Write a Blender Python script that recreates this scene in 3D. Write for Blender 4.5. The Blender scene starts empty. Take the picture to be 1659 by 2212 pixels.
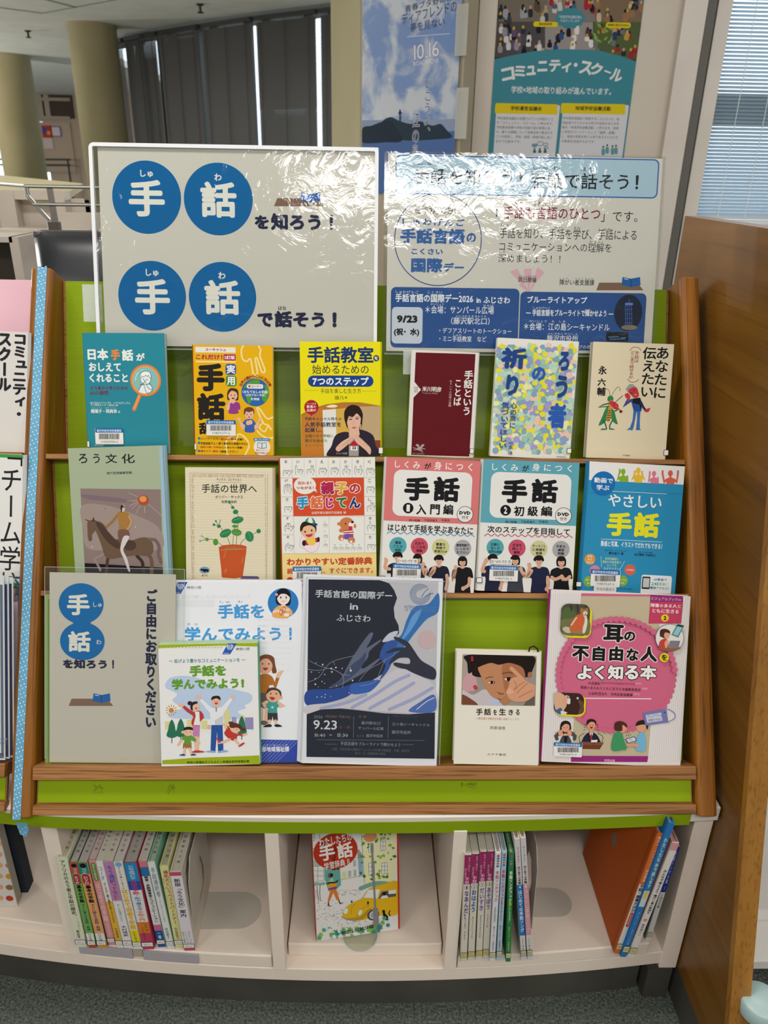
import bpy, math, random
from mathutils import Vector as V, Matrix
random.seed(7)
SC = bpy.context.scene
COL = SC.collection
# ------------------------------------------------------------------ camera
PW, PH, F = 1659.0, 2212.0, 1650.0
CAMZ = 1.38
_p, _y, _r = math.radians(24.2636), math.radians(1.4771), math.radians(1.036)
_fw = V((math.sin(_y)*math.cos(_p), math.cos(_y)*math.cos(_p), -math.sin(_p)))
_rt0 = V((math.cos(_y), -math.sin(_y), 0)); _up0 = _rt0.cross(_fw)
_rt = math.cos(_r)*_rt0 + math.sin(_r)*_up0
_up = -math.sin(_r)*_rt0 + math.cos(_r)*_up0
CAM = V((0, 0, CAMZ))
cd = bpy.data.cameras.new('camera'); cam = bpy.data.objects.new('camera', cd); COL.objects.link(cam)
cd.sensor_fit = 'VERTICAL'; cd.sensor_height = 36.0; cd.lens = F/PH*36.0
cd.clip_start = 0.05; cd.clip_end = 200
cam.matrix_world = Matrix(((_rt.x, _up.x, -_fw.x, CAM.x), (_rt.y, _up.y, -_fw.y, CAM.y), (_rt.z, _up.z, -_fw.z, CAM.z), (0, 0, 0, 1)))
cd.dof.use_dof = True; cd.dof.focus_distance = 1.2; cd.dof.aperture_fstop = 8.0
SC.camera = cam
SC.view_settings.view_transform = 'Standard'; SC.view_settings.look = 'None'
SC.view_settings.gamma = 1.0; SC.view_settings.use_curve_mapping = False
SC.view_settings.exposure = 0.12
# ------------------------------------------------------------------ daylight, lamps and added fill lights
W = bpy.data.worlds.new('world'); SC.world = W; W.use_nodes = True
_n = W.node_tree.nodes; _l = W.node_tree.links
_bg = _n['Background']; _tc = _n.new('ShaderNodeTexCoord'); _sp = _n.new('ShaderNodeSeparateXYZ')
_cr = _n.new('ShaderNodeValToRGB'); _mr = _n.new('ShaderNodeMapRange')
_l.new(_tc.outputs['Generated'], _sp.inputs[0]); _l.new(_sp.outputs['Y'], _mr.inputs['Value'])
_mr.inputs['From Min'].default_value = -1; _mr.inputs['From Max'].default_value = 1
_l.new(_mr.outputs[0], _cr.inputs[0]); _l.new(_cr.outputs[0], _bg.inputs[0])
_cr.color_ramp.elements[0].color = (0.72, 0.71, 0.69, 1); _cr.color_ramp.elements[0].position = 0.45
_cr.color_ramp.elements[1].color = (1.7, 2.0, 2.3, 1); _cr.color_ramp.elements[1].position = 0.6
_bg.inputs[1].default_value = 0.95
LAMP_W = 34.0
def lamp(x, y, sx, sy, w, col=(1, 0.97, 0.93), z=2.70):
    ld = bpy.data.lights.new('ceiling_lamp', 'AREA'); ld.shape = 'RECTANGLE'; ld.size = sx; ld.size_y = sy
    ld.energy = w; ld.color = col
    o = bpy.data.objects.new('ceiling_lamp', ld); COL.objects.link(o); o.location = (x, y, z)
    return o
lamp(0.30, -1.02, 1.25, 0.34, LAMP_W*0.9)
lamp(-2.2, -1.2, 1.25, 0.3, LAMP_W*0.8)
lamp(2.4, -0.8, 1.25, 0.3, LAMP_W*0.8)
lamp(-0.6, 0.9, 1.25, 0.3, LAMP_W*0.75)
lamp(1.0, 1.75, 1.25, 0.3, LAMP_W*.35)  # extra lamp, added to brighten the partition front
lamp(-2.6, 3.2, 1.25, 0.3, LAMP_W)
lamp(-3.6, 6.0, 1.25, 0.3, LAMP_W)
lamp(-5.5, 9.0, 1.25, 0.3, LAMP_W)
lamp(-6.0, 14.0, 1.25, 0.3, LAMP_W*1.5)
def globe(x, y, z, w):  # unseen point lights added to brighten the ceiling and dark blinds
    ld = bpy.data.lights.new('fill_light', 'POINT'); ld.shadow_soft_size = .18; ld.energy = w; ld.color = (1, .97, .9)
    o = bpy.data.objects.new('fill_light', ld); COL.objects.link(o); o.location = (x, y, z)
globe(-6.6, 6.5, 1.5, 190); globe(-7.6, 11.0, 1.5, 260); globe(.45, 5.6, 1.6, 50); globe(-3.6, 3.4, 1.3, 110)
# ------------------------------------------------------------------ pixel -> ray helpers (used to read sizes off the photograph)
def ray(px, py):
    return _rt*((px-PW/2)/F) + _up*(-(py-PH/2)/F) + _fw
def ony(px, py, y):
    r = ray(px, py); return CAM + r*(y/r.y)
def onz(px, py, z):
    r = ray(px, py); return CAM + r*((z-CAMZ)/r.z)
class PL:
    """a plane with its own axes; U right, Vv up, N towards the viewer"""
    def __init__(s, O, U, Vv):
        s.O = V(O); s.U = V(U).normalized(); s.V = V(Vv).normalized(); s.N = s.U.cross(s.V)
    def uv(s, px, py):
        r = ray(px, py); t = (s.O-CAM).dot(s.N)/r.dot(s.N); P = CAM + r*t - s.O
        return (P.dot(s.U), P.dot(s.V))
    def at(s, u, v, d=0):
        return s.O + s.U*u + s.V*v - s.N*d
    def moved(s, u, v, d=0):
        return PL(s.at(u, v, d), s.U, s.V)
    def turned(s, a):
        return PL(s.O, s.U*math.cos(a)+s.V*math.sin(a), s.V*math.cos(a)-s.U*math.sin(a))
    def mat(s):
        n = -s.N
        return Matrix(((s.U.x, n.x, s.V.x, s.O.x), (s.U.y, n.y, s.V.y, s.O.y), (s.U.z, n.z, s.V.z, s.O.z), (0, 0, 0, 1)))
# ------------------------------------------------------------------ materials
def lin(h):
    h = h.lstrip('#'); c = [int(h[i:i+2], 16)/255 for i in (0, 2, 4)]
    return tuple(x/12.92 if x <= .04045 else ((x+.055)/1.055)**2.4 for x in c) + (1,)
_M = {}
def _new(n):
    m = bpy.data.materials.new(n); m.use_nodes = True
    return m, m.node_tree.nodes, m.node_tree.links, m.node_tree.nodes['Principled BSDF']
def ink(h, rough=.45, spec=.06):
    """plain printed or painted colour"""
    k = ('ink', h, rough, spec)
    if k not in _M:
        m, n, l, b = _new('ink_'+h.strip('#'))
        b.inputs['Base Color'].default_value = lin(h); b.inputs['Roughness'].default_value = rough
        b.inputs['Specular IOR Level'].default_value = spec
        _M[k] = m
    return _M[k]
def noisy(name, h1, h2, scale=(8, 8, 8), rough=.5, spec=.3, detail=4, lo=.35, hi=.65, bump=0, bscale=60, metal=0, coat=0):
    """two-tone procedural colour with object-space noise and optional bump"""
    k = ('noisy', name)
    if k in _M: return _M[k]
    m, n, l, b = _new(name)
    tc = n.new('ShaderNodeTexCoord'); mp = n.new('ShaderNodeMapping'); nz = n.new('ShaderNodeTexNoise'); cr = n.new('ShaderNodeValToRGB')
    mp.inputs['Scale'].default_value = scale; nz.inputs['Scale'].default_value = 1; nz.inputs['Detail'].default_value = detail
    l.new(tc.outputs['Object'], mp.inputs[0]); l.new(mp.outputs[0], nz.inputs['Vector']); l.new(nz.outputs[0], cr.inputs[0]); l.new(cr.outputs[0], b.inputs['Base Color'])
    e = cr.color_ramp.elements; e[0].position = lo; e[1].position = hi; e[0].color = lin(h1); e[1].color = lin(h2)
    b.inputs['Roughness'].default_value = rough; b.inputs['Specular IOR Level'].default_value = spec; b.inputs['Metallic'].default_value = metal
    b.inputs['Coat Weight'].default_value = coat
    if bump:
        n2 = n.new('ShaderNodeTexNoise'); n2.inputs['Scale'].default_value = bscale; bp = n.new('ShaderNodeBump'); bp.inputs['Strength'].default_value = bump; bp.inputs['Distance'].default_value = .002
        l.new(tc.outputs['Object'], n2.inputs['Vector']); l.new(n2.outputs[0], bp.inputs['Height']); l.new(bp.outputs[0], b.inputs['Normal'])
    _M[k] = m
    return m
def wood(name, h1, h2, h3, along='x', fine=1.0, rough=.4, spec=.35, pore=.75, wob=.6):
    """oak: stretched noise grain plus fine dark pores"""
    k = ('wood', name)
    if k in _M: return _M[k]
    m, n, l, b = _new(name)
    tc = n.new('ShaderNodeTexCoord'); mp = n.new('ShaderNodeMapping'); mp2 = n.new('ShaderNodeMapping')
    a = {'x': (1.6, 26, 26), 'z': (26, 26, 1.6), 'y': (26, 1.6, 26)}[along]; q = {'x': (9, 420, 420), 'z': (420, 420, 9), 'y': (420, 9, 420)}[along]
    mp.inputs['Scale'].default_value = [v*fine for v in a]; mp2.inputs['Scale'].default_value = [v*fine for v in q]
    n1 = n.new('ShaderNodeTexNoise'); n1.inputs['Scale'].default_value = 1; n1.inputs['Detail'].default_value = 5; n1.inputs['Distortion'].default_value = wob
    n2 = n.new('ShaderNodeTexNoise'); n2.inputs['Scale'].default_value = 1; n2.inputs['Detail'].default_value = 2
    c1 = n.new('ShaderNodeValToRGB'); c2 = n.new('ShaderNodeValToRGB'); mx = n.new('ShaderNodeMixRGB'); mx.blend_type = 'MULTIPLY'; mx.inputs[0].default_value = pore
    l.new(tc.outputs['Object'], mp.inputs[0]); l.new(tc.outputs['Object'], mp2.inputs[0]); l.new(mp.outputs[0], n1.inputs['Vector']); l.new(mp2.outputs[0], n2.inputs['Vector'])
    l.new(n1.outputs[0], c1.inputs[0]); l.new(n2.outputs[0], c2.inputs[0])
    e = c1.color_ramp.elements; e[0].position = .3; e[0].color = lin(h1); e[1].position = .7; e[1].color = lin(h3); x = e.new(.5); x.color = lin(h2)
    e = c2.color_ramp.elements; e[0].position = .34; e[0].color = (.35, .28, .22, 1); e[1].position = .46; e[1].color = (1, 1, 1, 1)
    l.new(c1.outputs[0], mx.inputs[1]); l.new(c2.outputs[0], mx.inputs[2]); l.new(mx.outputs[0], b.inputs['Base Color'])
    b.inputs['Roughness'].default_value = rough; b.inputs['Specular IOR Level'].default_value = spec
    _M[k] = m
    return m
def clear(name, tint='ffffff', gloss=.06, rough=.05, bump=0, bscale=14, haze=0.0):
    """thin clear plastic: mostly see-through with a glossy skin"""
    k = ('clear', name)
    if k in _M: return _M[k]
    m, n, l, b = _new(name); n.remove(b)
    out = n['Material Output']; tr = n.new('ShaderNodeBsdfTransparent'); gl = n.new('ShaderNodeBsdfGlossy'); mx = n.new('ShaderNodeMixShader'); fr = n.new('ShaderNodeFresnel')
    lw = n.new('ShaderNodeLayerWeight'); lw.inputs[0].default_value = .5; pw = n.new('ShaderNodeMath'); pw.operation = 'POWER'; pw.inputs[1].default_value = 4; ma = n.new('ShaderNodeMath'); ma.operation = 'MULTIPLY_ADD'
    n.remove(fr); tr.inputs[0].default_value = lin(tint); gl.inputs['Roughness'].default_value = rough
    l.new(lw.outputs['Facing'], pw.inputs[0]); l.new(pw.outputs[0], ma.inputs[0]); ma.inputs[1].default_value = .85; ma.inputs[2].default_value = gloss
    l.new(ma.outputs[0], mx.inputs[0]); l.new(tr.outputs[0], mx.inputs[1]); l.new(gl.outputs[0], mx.inputs[2])
    last = mx
    if haze:
        df = n.new('ShaderNodeBsdfDiffuse'); m2 = n.new('ShaderNodeMixShader'); m2.inputs[0].default_value = haze
        df.inputs[0].default_value = (.85, .87, .86, 1); l.new(mx.outputs[0], m2.inputs[1]); l.new(df.outputs[0], m2.inputs[2]); last = m2
    if bump:
        tc = n.new('ShaderNodeTexCoord'); nz = n.new('ShaderNodeTexNoise'); nz.inputs['Scale'].default_value = bscale; nz.inputs['Detail'].default_value = 4; nz.inputs['Distortion'].default_value = 1.2
        bp = n.new('ShaderNodeBump'); bp.inputs['Strength'].default_value = bump; bp.inputs['Distance'].default_value = .01
        l.new(tc.outputs['Object'], nz.inputs['Vector']); l.new(nz.outputs[0], bp.inputs['Height']); l.new(bp.outputs[0], gl.inputs['Normal'])
    l.new(last.outputs[0], out.inputs[0])
    _M[k] = m
    return m
def metal(name, h, rough=.3):
    k = ('metal', name)
    if k in _M: return _M[k]
    m, n, l, b = _new(name); b.inputs['Base Color'].default_value = lin(h); b.inputs['Metallic'].default_value = 1; b.inputs['Roughness'].default_value = rough
    _M[k] = m
    return m
# ------------------------------------------------------------------ meshes and objects
class MB:
    def __init__(s): s.v = []; s.f = []; s.m = []; s.mats = []; s.items = []
    def mi(s, mat):
        if mat not in s.mats: s.mats.append(mat)
        return s.mats.index(mat)
    def add(s, vs, fs, mat):
        b = len(s.v); k = s.mi(mat); s.v += [tuple(v) for v in vs]
        for f in fs: s.f.append([i+b for i in f]); s.m.append(k)
    def box(s, x0, x1, y0, y1, z0, z1, mat):
        vs = [(x, y, z) for x in (x0, x1) for y in (y0, y1) for z in (z0, z1)]
        s.add(vs, [(0, 1, 3, 2), (4, 6, 7, 5), (0, 4, 5, 1), (2, 3, 7, 6), (0, 2, 6, 4), (1, 5, 7, 3)], mat)
    def hexa(s, a, b, mat):
        """two 4-point loops a (one end) and b (other end)"""
        s.add(list(a)+list(b), [(0, 1, 2, 3), (7, 6, 5, 4), (0, 4, 5, 1), (1, 5, 6, 2), (2, 6, 7, 3), (3, 7, 4, 0)], mat)
    def prism(s, pts, y0, y1, mat, ax='y'):
        """extrude a 2-D outline; ax y: (x,z) outline; ax z: (x,y); ax x: (y,z)"""
        n = len(pts)
        g = {'y': lambda p, t: (p[0], t, p[1]), 'z': lambda p, t: (p[0], p[1], t), 'x': lambda p, t: (t, p[0], p[1])}[ax]
        vs = [g(p, y0) for p in pts] + [g(p, y1) for p in pts]
        s.add(vs, [list(range(n))[::-1], list(range(n, 2*n))] + [(i, (i+1) % n, n+(i+1) % n, n+i) for i in range(n)], mat)
    def tube(s, pts, r, mat, n=10):
        pts = [V(p) for p in pts]; vs = []; fs = []
        for i, p in enumerate(pts):
            d = (pts[min(i+1, len(pts)-1)]-pts[max(i-1, 0)]).normalized()
            a = d.orthogonal().normalized() if i == 0 else (a - d*a.dot(d)).normalized()
            b = d.cross(a)
            vs += [p+(a*math.cos(t*2*math.pi/n)+b*math.sin(t*2*math.pi/n))*r for t in range(n)]
        for i in range(len(pts)-1):
            fs += [(i*n+t, i*n+(t+1) % n, (i+1)*n+(t+1) % n, (i+1)*n+t) for t in range(n)]
        fs += [list(range(n))[::-1], [(len(pts)-1)*n+t for t in range(n)]]
        s.add(vs, fs, mat)
    def lathe(s, prof, mat, n=40, cx=0, cy=0):
        vs = [(cx+r*math.cos(t*2*math.pi/n), cy+r*math.sin(t*2*math.pi/n), z) for r, z in prof for t in range(n)]
        fs = [(i*n+t, i*n+(t+1) % n, (i+1)*n+(t+1) % n, (i+1)*n+t) for i in range(len(prof)-1) for t in range(n)]
        fs += [list(range(n))[::-1], [(len(prof)-1)*n+t for t in range(n)]]
        s.add(vs, fs, mat)
    def make(s, name, parent=None, bevel=0, smooth=False, mw=None):
        me = bpy.data.meshes.new(name); me.from_pydata(s.v, [], s.f)
        for m in s.mats: me.materials.append(m)
        me.polygons.foreach_set('material_index', s.m)
        me.update()
        if smooth: me.shade_smooth()
        o = bpy.data.objects.new(name, me); COL.objects.link(o)
        if parent: o.parent = parent
        if mw is not None: o.matrix_world = mw
        if bevel:
            b = o.modifiers.new('bevel', 'BEVEL'); b.width = bevel; b.segments = 2; b.limit_method = 'ANGLE'; b.angle_limit = .6
        if smooth == 'auto':
            pass
        return o
def tag(o, label=None, cat=None, group=None, kind=None):
    if label: o['label'] = label
    if cat: o['category'] = cat
    if group: o['group'] = group
    if kind: o['kind'] = kind
    return o
def thing(name, label, cat, mw=None, group=None):
    o = bpy.data.objects.new(name, None); COL.objects.link(o); o.empty_display_size = .02
    if mw is not None: o.matrix_world = mw
    return tag(o, label, cat, group)
def struct(name, mb, **k):
    return tag(mb.make(name, **k), kind='structure')
# ------------------------------------------------------------------ lettering and flat print
_fc = bpy.data.curves.new('glyph', 'FONT'); _fc.size = 1; _fo = bpy.data.objects.new('glyph', _fc); COL.objects.link(_fo)
_G = {}
def glyph(ch, res):
    k = (ch, res)
    if k not in _G:
        _fc.resolution_u = res; _fc.body = ch
        dg = bpy.context.evaluated_depsgraph_get(); e = _fo.evaluated_get(dg); m = e.to_mesh()
        vs = [(v.co.x, v.co.y) for v in m.vertices]; fs = [tuple(p.vertices) for p in m.polygons]
        e.to_mesh_clear()
        bb = (min(v[0] for v in vs), min(v[1] for v in vs), max(v[0] for v in vs), max(v[1] for v in vs)) if vs else (0, 0, .3, 0)
        _G[k] = (vs, fs, bb)
    return _G[k]
_SMALL = 'ぁぃぅぇぉっゃゅょァィゥェォッャュョ、。'
def layout(s, vert, res, gap):
    out = []; x = 0
    for c in s:
        if c in ' 　':
            x += (.35 if c == ' ' else 1.0)+gap; continue
        vs, fs, bb = glyph(c, res)
        if vert:
            if c in 'ー―～（）「」()':
                vs = [(.5+(y-.38), .38-(xx-.5)) for xx, y in vs]
                bb = (0, 0, 0, 0)
            ox = .12 if c in _SMALL else 0
            oy = .12 if c in _SMALL else 0
            if ord(c) < 0x2000: ox = .5-(bb[0]+bb[2])/2
            if c in '、。': ox, oy = .6, .55
            out.append(([(vx+ox, vy+oy-x) for vx, vy in vs], fs)); x += 1+gap
        else:
            if ord(c) < 0x2000:
                w = bb[2]-bb[0]+.09; out.append(([(vx-bb[0]+x+.045, vy) for vx, vy in vs], fs)); x += w+gap
            else:
                out.append(([(vx+x, vy) for vx, vy in vs], fs)); x += 1+gap
    return out
def smooth_pts(pts, closed, k=6):
    n = len(pts); out = []
    for i in range(n if closed else n-1):
        g = (lambda j: pts[j % n]) if closed else (lambda j: pts[max(0, min(n-1, j))])
        p0, p1, p2, p3 = g(i-1), g(i), g(i+1), g(i+2)
        for t in range(k):
            t /= k
            out.append(tuple(.5*(2*p1[a]+(p2[a]-p0[a])*t+(2*p0[a]-5*p1[a]+4*p2[a]-p3[a])*t*t+(3*p1[a]-p0[a]-3*p2[a]+p3[a])*t**3) for a in (0, 1)))
    if not closed: out.append(tuple(pts[-1]))
    return out
EPS = 0.00006
class Art:
    """flat print on a sheet or cover; coordinates are read from an enlarged crop of the photograph (S sets which crop)"""
    def __init__(s, mb, pl, frame=(0, 0, 1), y0=0.0, clip=None, rough=.45, spec=.06, xf=None):
        s.xf = xf; s.mb = mb; s.pl = pl; s.S(*frame); s.y0 = y0; s.it = []; s.clip = clip; s.rough = rough; s.spec = spec
    def S(s, ox, oy, k): s.ox, s.oy, s.k = ox, oy, k
    def P(s, x, y): return s.pl.uv(s.ox+x/s.k, s.oy+y/s.k)
    def unit(s, x, y):
        a = s.P(x, y); b = s.P(x+1, y); return math.hypot(a[0]-b[0], a[1]-b[1])
    def put(s, polys, c):
        """polys: list of (verts uv, faces)"""
        xs = [p[0] for q in polys for p in q[0]]; ys = [p[1] for q in polys for p in q[0]]
        if not xs: return
        bb = (min(xs), min(ys), max(xs), max(ys)); lv = 1
        for b, l in s.it:
            if b[0] < bb[2] and b[2] > bb[0] and b[1] < bb[3] and b[3] > bb[1] and l >= lv: lv = l+1
        s.it.append((bb, lv)); y = s.y0-EPS*lv
        m = ink(c, s.rough, s.spec) if isinstance(c, str) else c
        q = s.clip
        for pk in polys:
            vs, fs = pk[0], pk[1]; yy = y-4e-6*(pk[2] if len(pk) > 2 else 0)   # copies of one stroke never share one plane
            if q:
                vs = [(min(max(a, q[0]), q[2]), min(max(b, q[1]), q[3])) for a, b in vs]
            s.mb.add([s.xf(a, yy, b) if s.xf else (a, yy, b) for a, b in vs], fs, m)
    def poly(s, pts, c): 
        vs = [s.P(*p) for p in pts]; s.put([(vs, [list(range(len(vs)))])], c)
    def blob(s, pts, c, k=6): s.poly(smooth_pts(pts, True, k), c)
    def rect(s, x0, y0, x1, y1, c, r=0, n=6):
        cx, cy = (x0+x1)/2, (y0+y1)/2
        a = s.P(x0, cy); b = s.P(x1, cy); t = s.P(cx, y0); d = s.P(cx, y1)
        w = abs(b[0]-a[0])/2; h = abs(t[1]-d[1])/2; u = (a[0]+b[0])/2; v = (t[1]+d[1])/2
        if r:
            r = min(r*s.unit(cx, cy), w, h)
            vs = [(u+sx*(w-r)+r*math.cos(q+i*math.pi/2/n), v+sy*(h-r)+r*math.sin(q+i*math.pi/2/n)) for sx, sy, q in ((1, 1, 0), (-1, 1, math.pi/2), (-1, -1, math.pi), (1, -1, 1.5*math.pi)) for i in range(n+1)]
        else: vs = [(u-w, v-h), (u+w, v-h), (u+w, v+h), (u-w, v+h)]
        s.put([(vs, [list(range(len(vs)))])], c)
    def ell(s, cx, cy, rx, ry, c, n=28, a=0):
        u, v = s.P(cx, cy); k = s.unit(cx, cy)
        ca, sa = math.cos(-a), math.sin(-a)
        vs = []
        for i in range(n):
            x = rx*math.cos(2*math.pi*i/n); y = ry*math.sin(2*math.pi*i/n)
            vs.append((u+k*(x*ca-y*sa), v+k*(x*sa+y*ca)))
        s.put([(vs, [list(range(n))])], c)
    def ring(s, cx, cy, rx, ry, w, c, n=40):
        u, v = s.P(cx, cy); k = s.unit(cx, cy)
        vs = [(u+k*(rx+d)*math.cos(2*math.pi*i/n), v+k*(ry+d)*math.sin(2*math.pi*i/n)) for d in (-w/2, w/2) for i in range(n)]
        s.put([(vs, [(i, (i+1) % n, n+(i+1) % n, n+i) for i in range(n)])], c)
    def line(s, pts, w, c, curve=False, closed=False, cap=True):
        if curve: pts = smooth_pts(pts, closed, 6)
        if closed: pts = list(pts)+[pts[0]]
        k = s.unit(*pts[0]); h = w*k/2; P = [V(s.P(*p)) for p in pts]; polys = []
        vs = []
        for i, p in enumerate(P):
            d1 = (p-P[i-1]) if i else (P[1]-p); d2 = (P[i+1]-p) if i < len(P)-1 else d1
            if d1.length < 1e-9: d1 = d2
            if d2.length < 1e-9: d2 = d1
            d1 = d1.normalized(); d2 = d2.normalized(); n1 = V((-d1.y, d1.x)); n2 = V((-d2.y, d2.x)); m = n1+n2
            m = m.normalized() if m.length > .2 else n1
            q = h/max(.5, m.dot(n1)); vs += [p+m*q, p-m*q]
        polys.append(([tuple(v) for v in vs], [(2*i, 2*i+1, 2*i+3, 2*i+2) for i in range(len(P)-1)]))
        if cap and w > 5:
            for p in (P[0], P[-1]):
                polys.append(([(p.x+h*math.cos(t*math.pi/5), p.y+h*math.sin(t*math.pi/5)) for t in range(10)], [list(range(10))], len(polys)))
        s.put(polys, c)
    def lines(s, segs, w, c):
        """many straight strokes as one print layer"""
        polys = []
        for x0, y0, x1, y1 in segs:
            a = V(s.P(x0, y0)); b = V(s.P(x1, y1)); d = (b-a)
            if d.length < 1e-9: continue
            n = V((-d.y, d.x)).normalized()*(w*s.unit(x0, y0)/2)
            polys.append(([tuple(a+n), tuple(a-n), tuple(b-n), tuple(b+n)], [(0, 1, 2, 3)], len(polys) % 12))
        s.put(polys, c)
    def text(s, t, x0, y0, x1, y1, c, b=0, vert=False, out=None, gap=0, rot=0, keep=False):
        cx, cy = (x0+x1)/2, (y0+y1)/2
        A = V(s.P(x0, cy)); B = V(s.P(x1, cy)); T = V(s.P(cx, y0)); D = V(s.P(cx, y1))
        w = (B-A).length; h = (T-D).length; u = (A.x+B.x)/2; v = (T.y+D.y)/2
        size = w/max(1, len(t)) if vert else h
        res = 4 if max(w, h)/max(1, len(t)) > .035 else (2 if min(w, h) > .006 else 1)
        L = layout(t, vert, res, gap)
        xs = [p[0] for vs, _ in L for p in vs]; ys = [p[1] for vs, _ in L for p in vs]
        if not xs: return
        a0, a1, b0, b1 = min(xs), max(xs), min(ys), max(ys)
        sx = w/(a1-a0+2*b); sy = h/(b1-b0+2*b)
        if keep: sx = sy = min(sx, sy)
        mx, my = (a0+a1)/2, (b0+b1)/2; ca, sa = math.cos(rot), math.sin(rot)
        def emit(r, col):
            sh = [(0, 0)]
            if r: sh = [(r*math.cos(i*math.pi/4), r*math.sin(i*math.pi/4)) for i in range(8)]
            if r > .075: sh += [(r*.5*math.cos(i*math.pi/2), r*.5*math.sin(i*math.pi/2)) for i in range(4)]
            polys = []
            for si, (dx, dy) in enumerate(sh):
                for vs, fs in L:
                    q = []
                    for p in vs:
                        e = (p[0]+dx-mx)*sx; f = (p[1]+dy-my)*sy
                        q.append((u+e*ca-f*sa, v+e*sa+f*ca))
                    polys.append((q, fs, si))
            s.put(polys, col)
        if out: emit(b+out[1], out[0])
        emit(b, c)
    def arc(s, t, cx, cy, r, a0, a1, size, c, b=0):
        """letters round an arc; angles in degrees clockwise from straight up"""
        n = len(t)
        for i, ch in enumerate(t):
            a = math.radians(a0+(a1-a0)*i/max(1, n-1)); x = cx+r*math.sin(a); y = cy-r*math.cos(a)
            s.text(ch, x-size/2, y-size/2, x+size/2, y+size/2, c, b=b, rot=-a)
def sticker(parent, pl, a, x0, y0, x1, y1, num, y=-.0017):
    """library barcode label, a part of its book"""
    mb = MB(); k = Art(mb, pl, (a.ox, a.oy, a.k), y0=y)
    k.rect(x0, y0, x1, y1, 'd9d6d2', r=(x1-x0)*.03)
    h = y1-y0; k.rect(x0, y0, x1, y0+h*.27, '1f62a0', r=(x1-x0)*.03)
    k.text('藤沢市総合市民図書館', x0+(x1-x0)*.06, y0+h*.06, x1-(x1-x0)*.07, y0+h*.23, 'e8ecf0')
    r = random.Random(num); x = x0+(x1-x0)*.14; segs = []
    while x < x1-(x1-x0)*.15:
        w = r.choice((.008, .014, .02))*(x1-x0); segs.append((x, w)); x += w+r.choice((.008, .013))*(x1-x0)
    for w in sorted(set(w for _, w in segs)):
        k.lines([(q+w/2, y0+h*.33, q+w/2, y0+h*.68) for q, ww in segs if ww == w], w, '2a2826')
    k.text(num, x0+(x1-x0)*.2, y0+h*.77, x1-(x1-x0)*.2, y0+h*.9, '2a2826')
    return mb.make('barcode_label', parent)
def call_tag(parent, pl, a, x0, y0, x1, y1, y=-.0014):
    """edge of the shelf-mark label folded round the spine"""
    mb = MB(); k = Art(mb, pl, (a.ox, a.oy, a.k), y0=y)
    k.rect(x0, y0, x1, y1, '2b2a2b', r=(x1-x0)*.15); w = (x1-x0)*.1
    k.rect(x0+w, y0+w, x1-w, y1-w, 'dddad4', r=(x1-x0)*.1)
    return mb.make('shelf_mark_label', parent)
# ------------------------------------------------------------------ the room
carpet = noisy('carpet_grey_green', '3d423d', '6a6f67', (220, 220, 220), .95, .1, 3, .35, .7, bump=1.0, bscale=260)
ceil_m = noisy('ceiling_paint', 'dbd9cf', 'e3e1d8', (3, 3, 3), .8, .1)
cream = noisy('cream_paint', '968b69', '9f9472', (2, 2, 2), .6, .2)
panelm = noisy('grey_white_panel', 'c6bbad', 'cdc2b4', (2, 2, 2), .5, .25)
whitem = noisy('white_laminate', 'cfc5ba', 'd8cfc5', (3, 3, 3), .45, .3)
darkm = ink('3a3835', .5); blindm = ink('65635f', .55, .1)
mb = MB(); mb.box(-13, 6, -4, 24, -.05, 0, carpet); struct('floor', mb)
CEIL = 2.78
# panel joints of the dropped ceiling at upper left
mb = MB()
def seam(a, b, w, z, mat, m):
    A = onz(*a, z); B = onz(*b, z); d = (B-A).normalized(); n = V((-d.y, d.x, 0))*w
    m.hexa([A+n, B+n, B-n, A-n], [p+V((0, 0, .006)) for p in (A+n, B+n, B-n, A-n)], mat)
jm = ink('8f8c80', .7)
for a, b in (((-40, 12), (90, 29)), ((90, 29), (265, -3)), ((60, -10), (165, 17))): seam(a, b, .012, CEIL-.005, jm, mb)
tag(mb.make('trim_1'), kind='structure')
for i, (px, py) in enumerate(((60, 68), (432, 11))):
    p = onz(px, py, CEIL-.01); mb = MB()
    mb.lathe([(.035, .012), (.035, .0), (.012, -.004), (.012, -.05), (.03, -.055), (.03, -.062)], darkm, 14, p.x, p.y)
    o = mb.make('sprinkler_head'); o.location.z = CEIL-.012
    tag(o, ['small dark sprinkler head on the ceiling above the left columns', 'small dark sprinkler head on the ceiling above the row of dark blinds'][i], 'sprinkler')
# round columns
for i, (cx, cy, r) in enumerate(((-3.11, 10.08, .265), (-5.27, 12.95, .31))):
    mb = MB(); mb.lathe([(r, 0), (r, CEIL-.02), (r+.012, CEIL-.02), (r+.012, CEIL)], cream, 56, cx, cy)
    o = mb.make('round_column', smooth=False)
    for p in o.data.polygons: p.use_smooth = len(p.vertices) == 4
    tag(o, ['tall cream round column standing in front of the dark blinds', 'tall cream round column at the left edge, farther back, beside the bright windows'][i], 'column')
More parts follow.
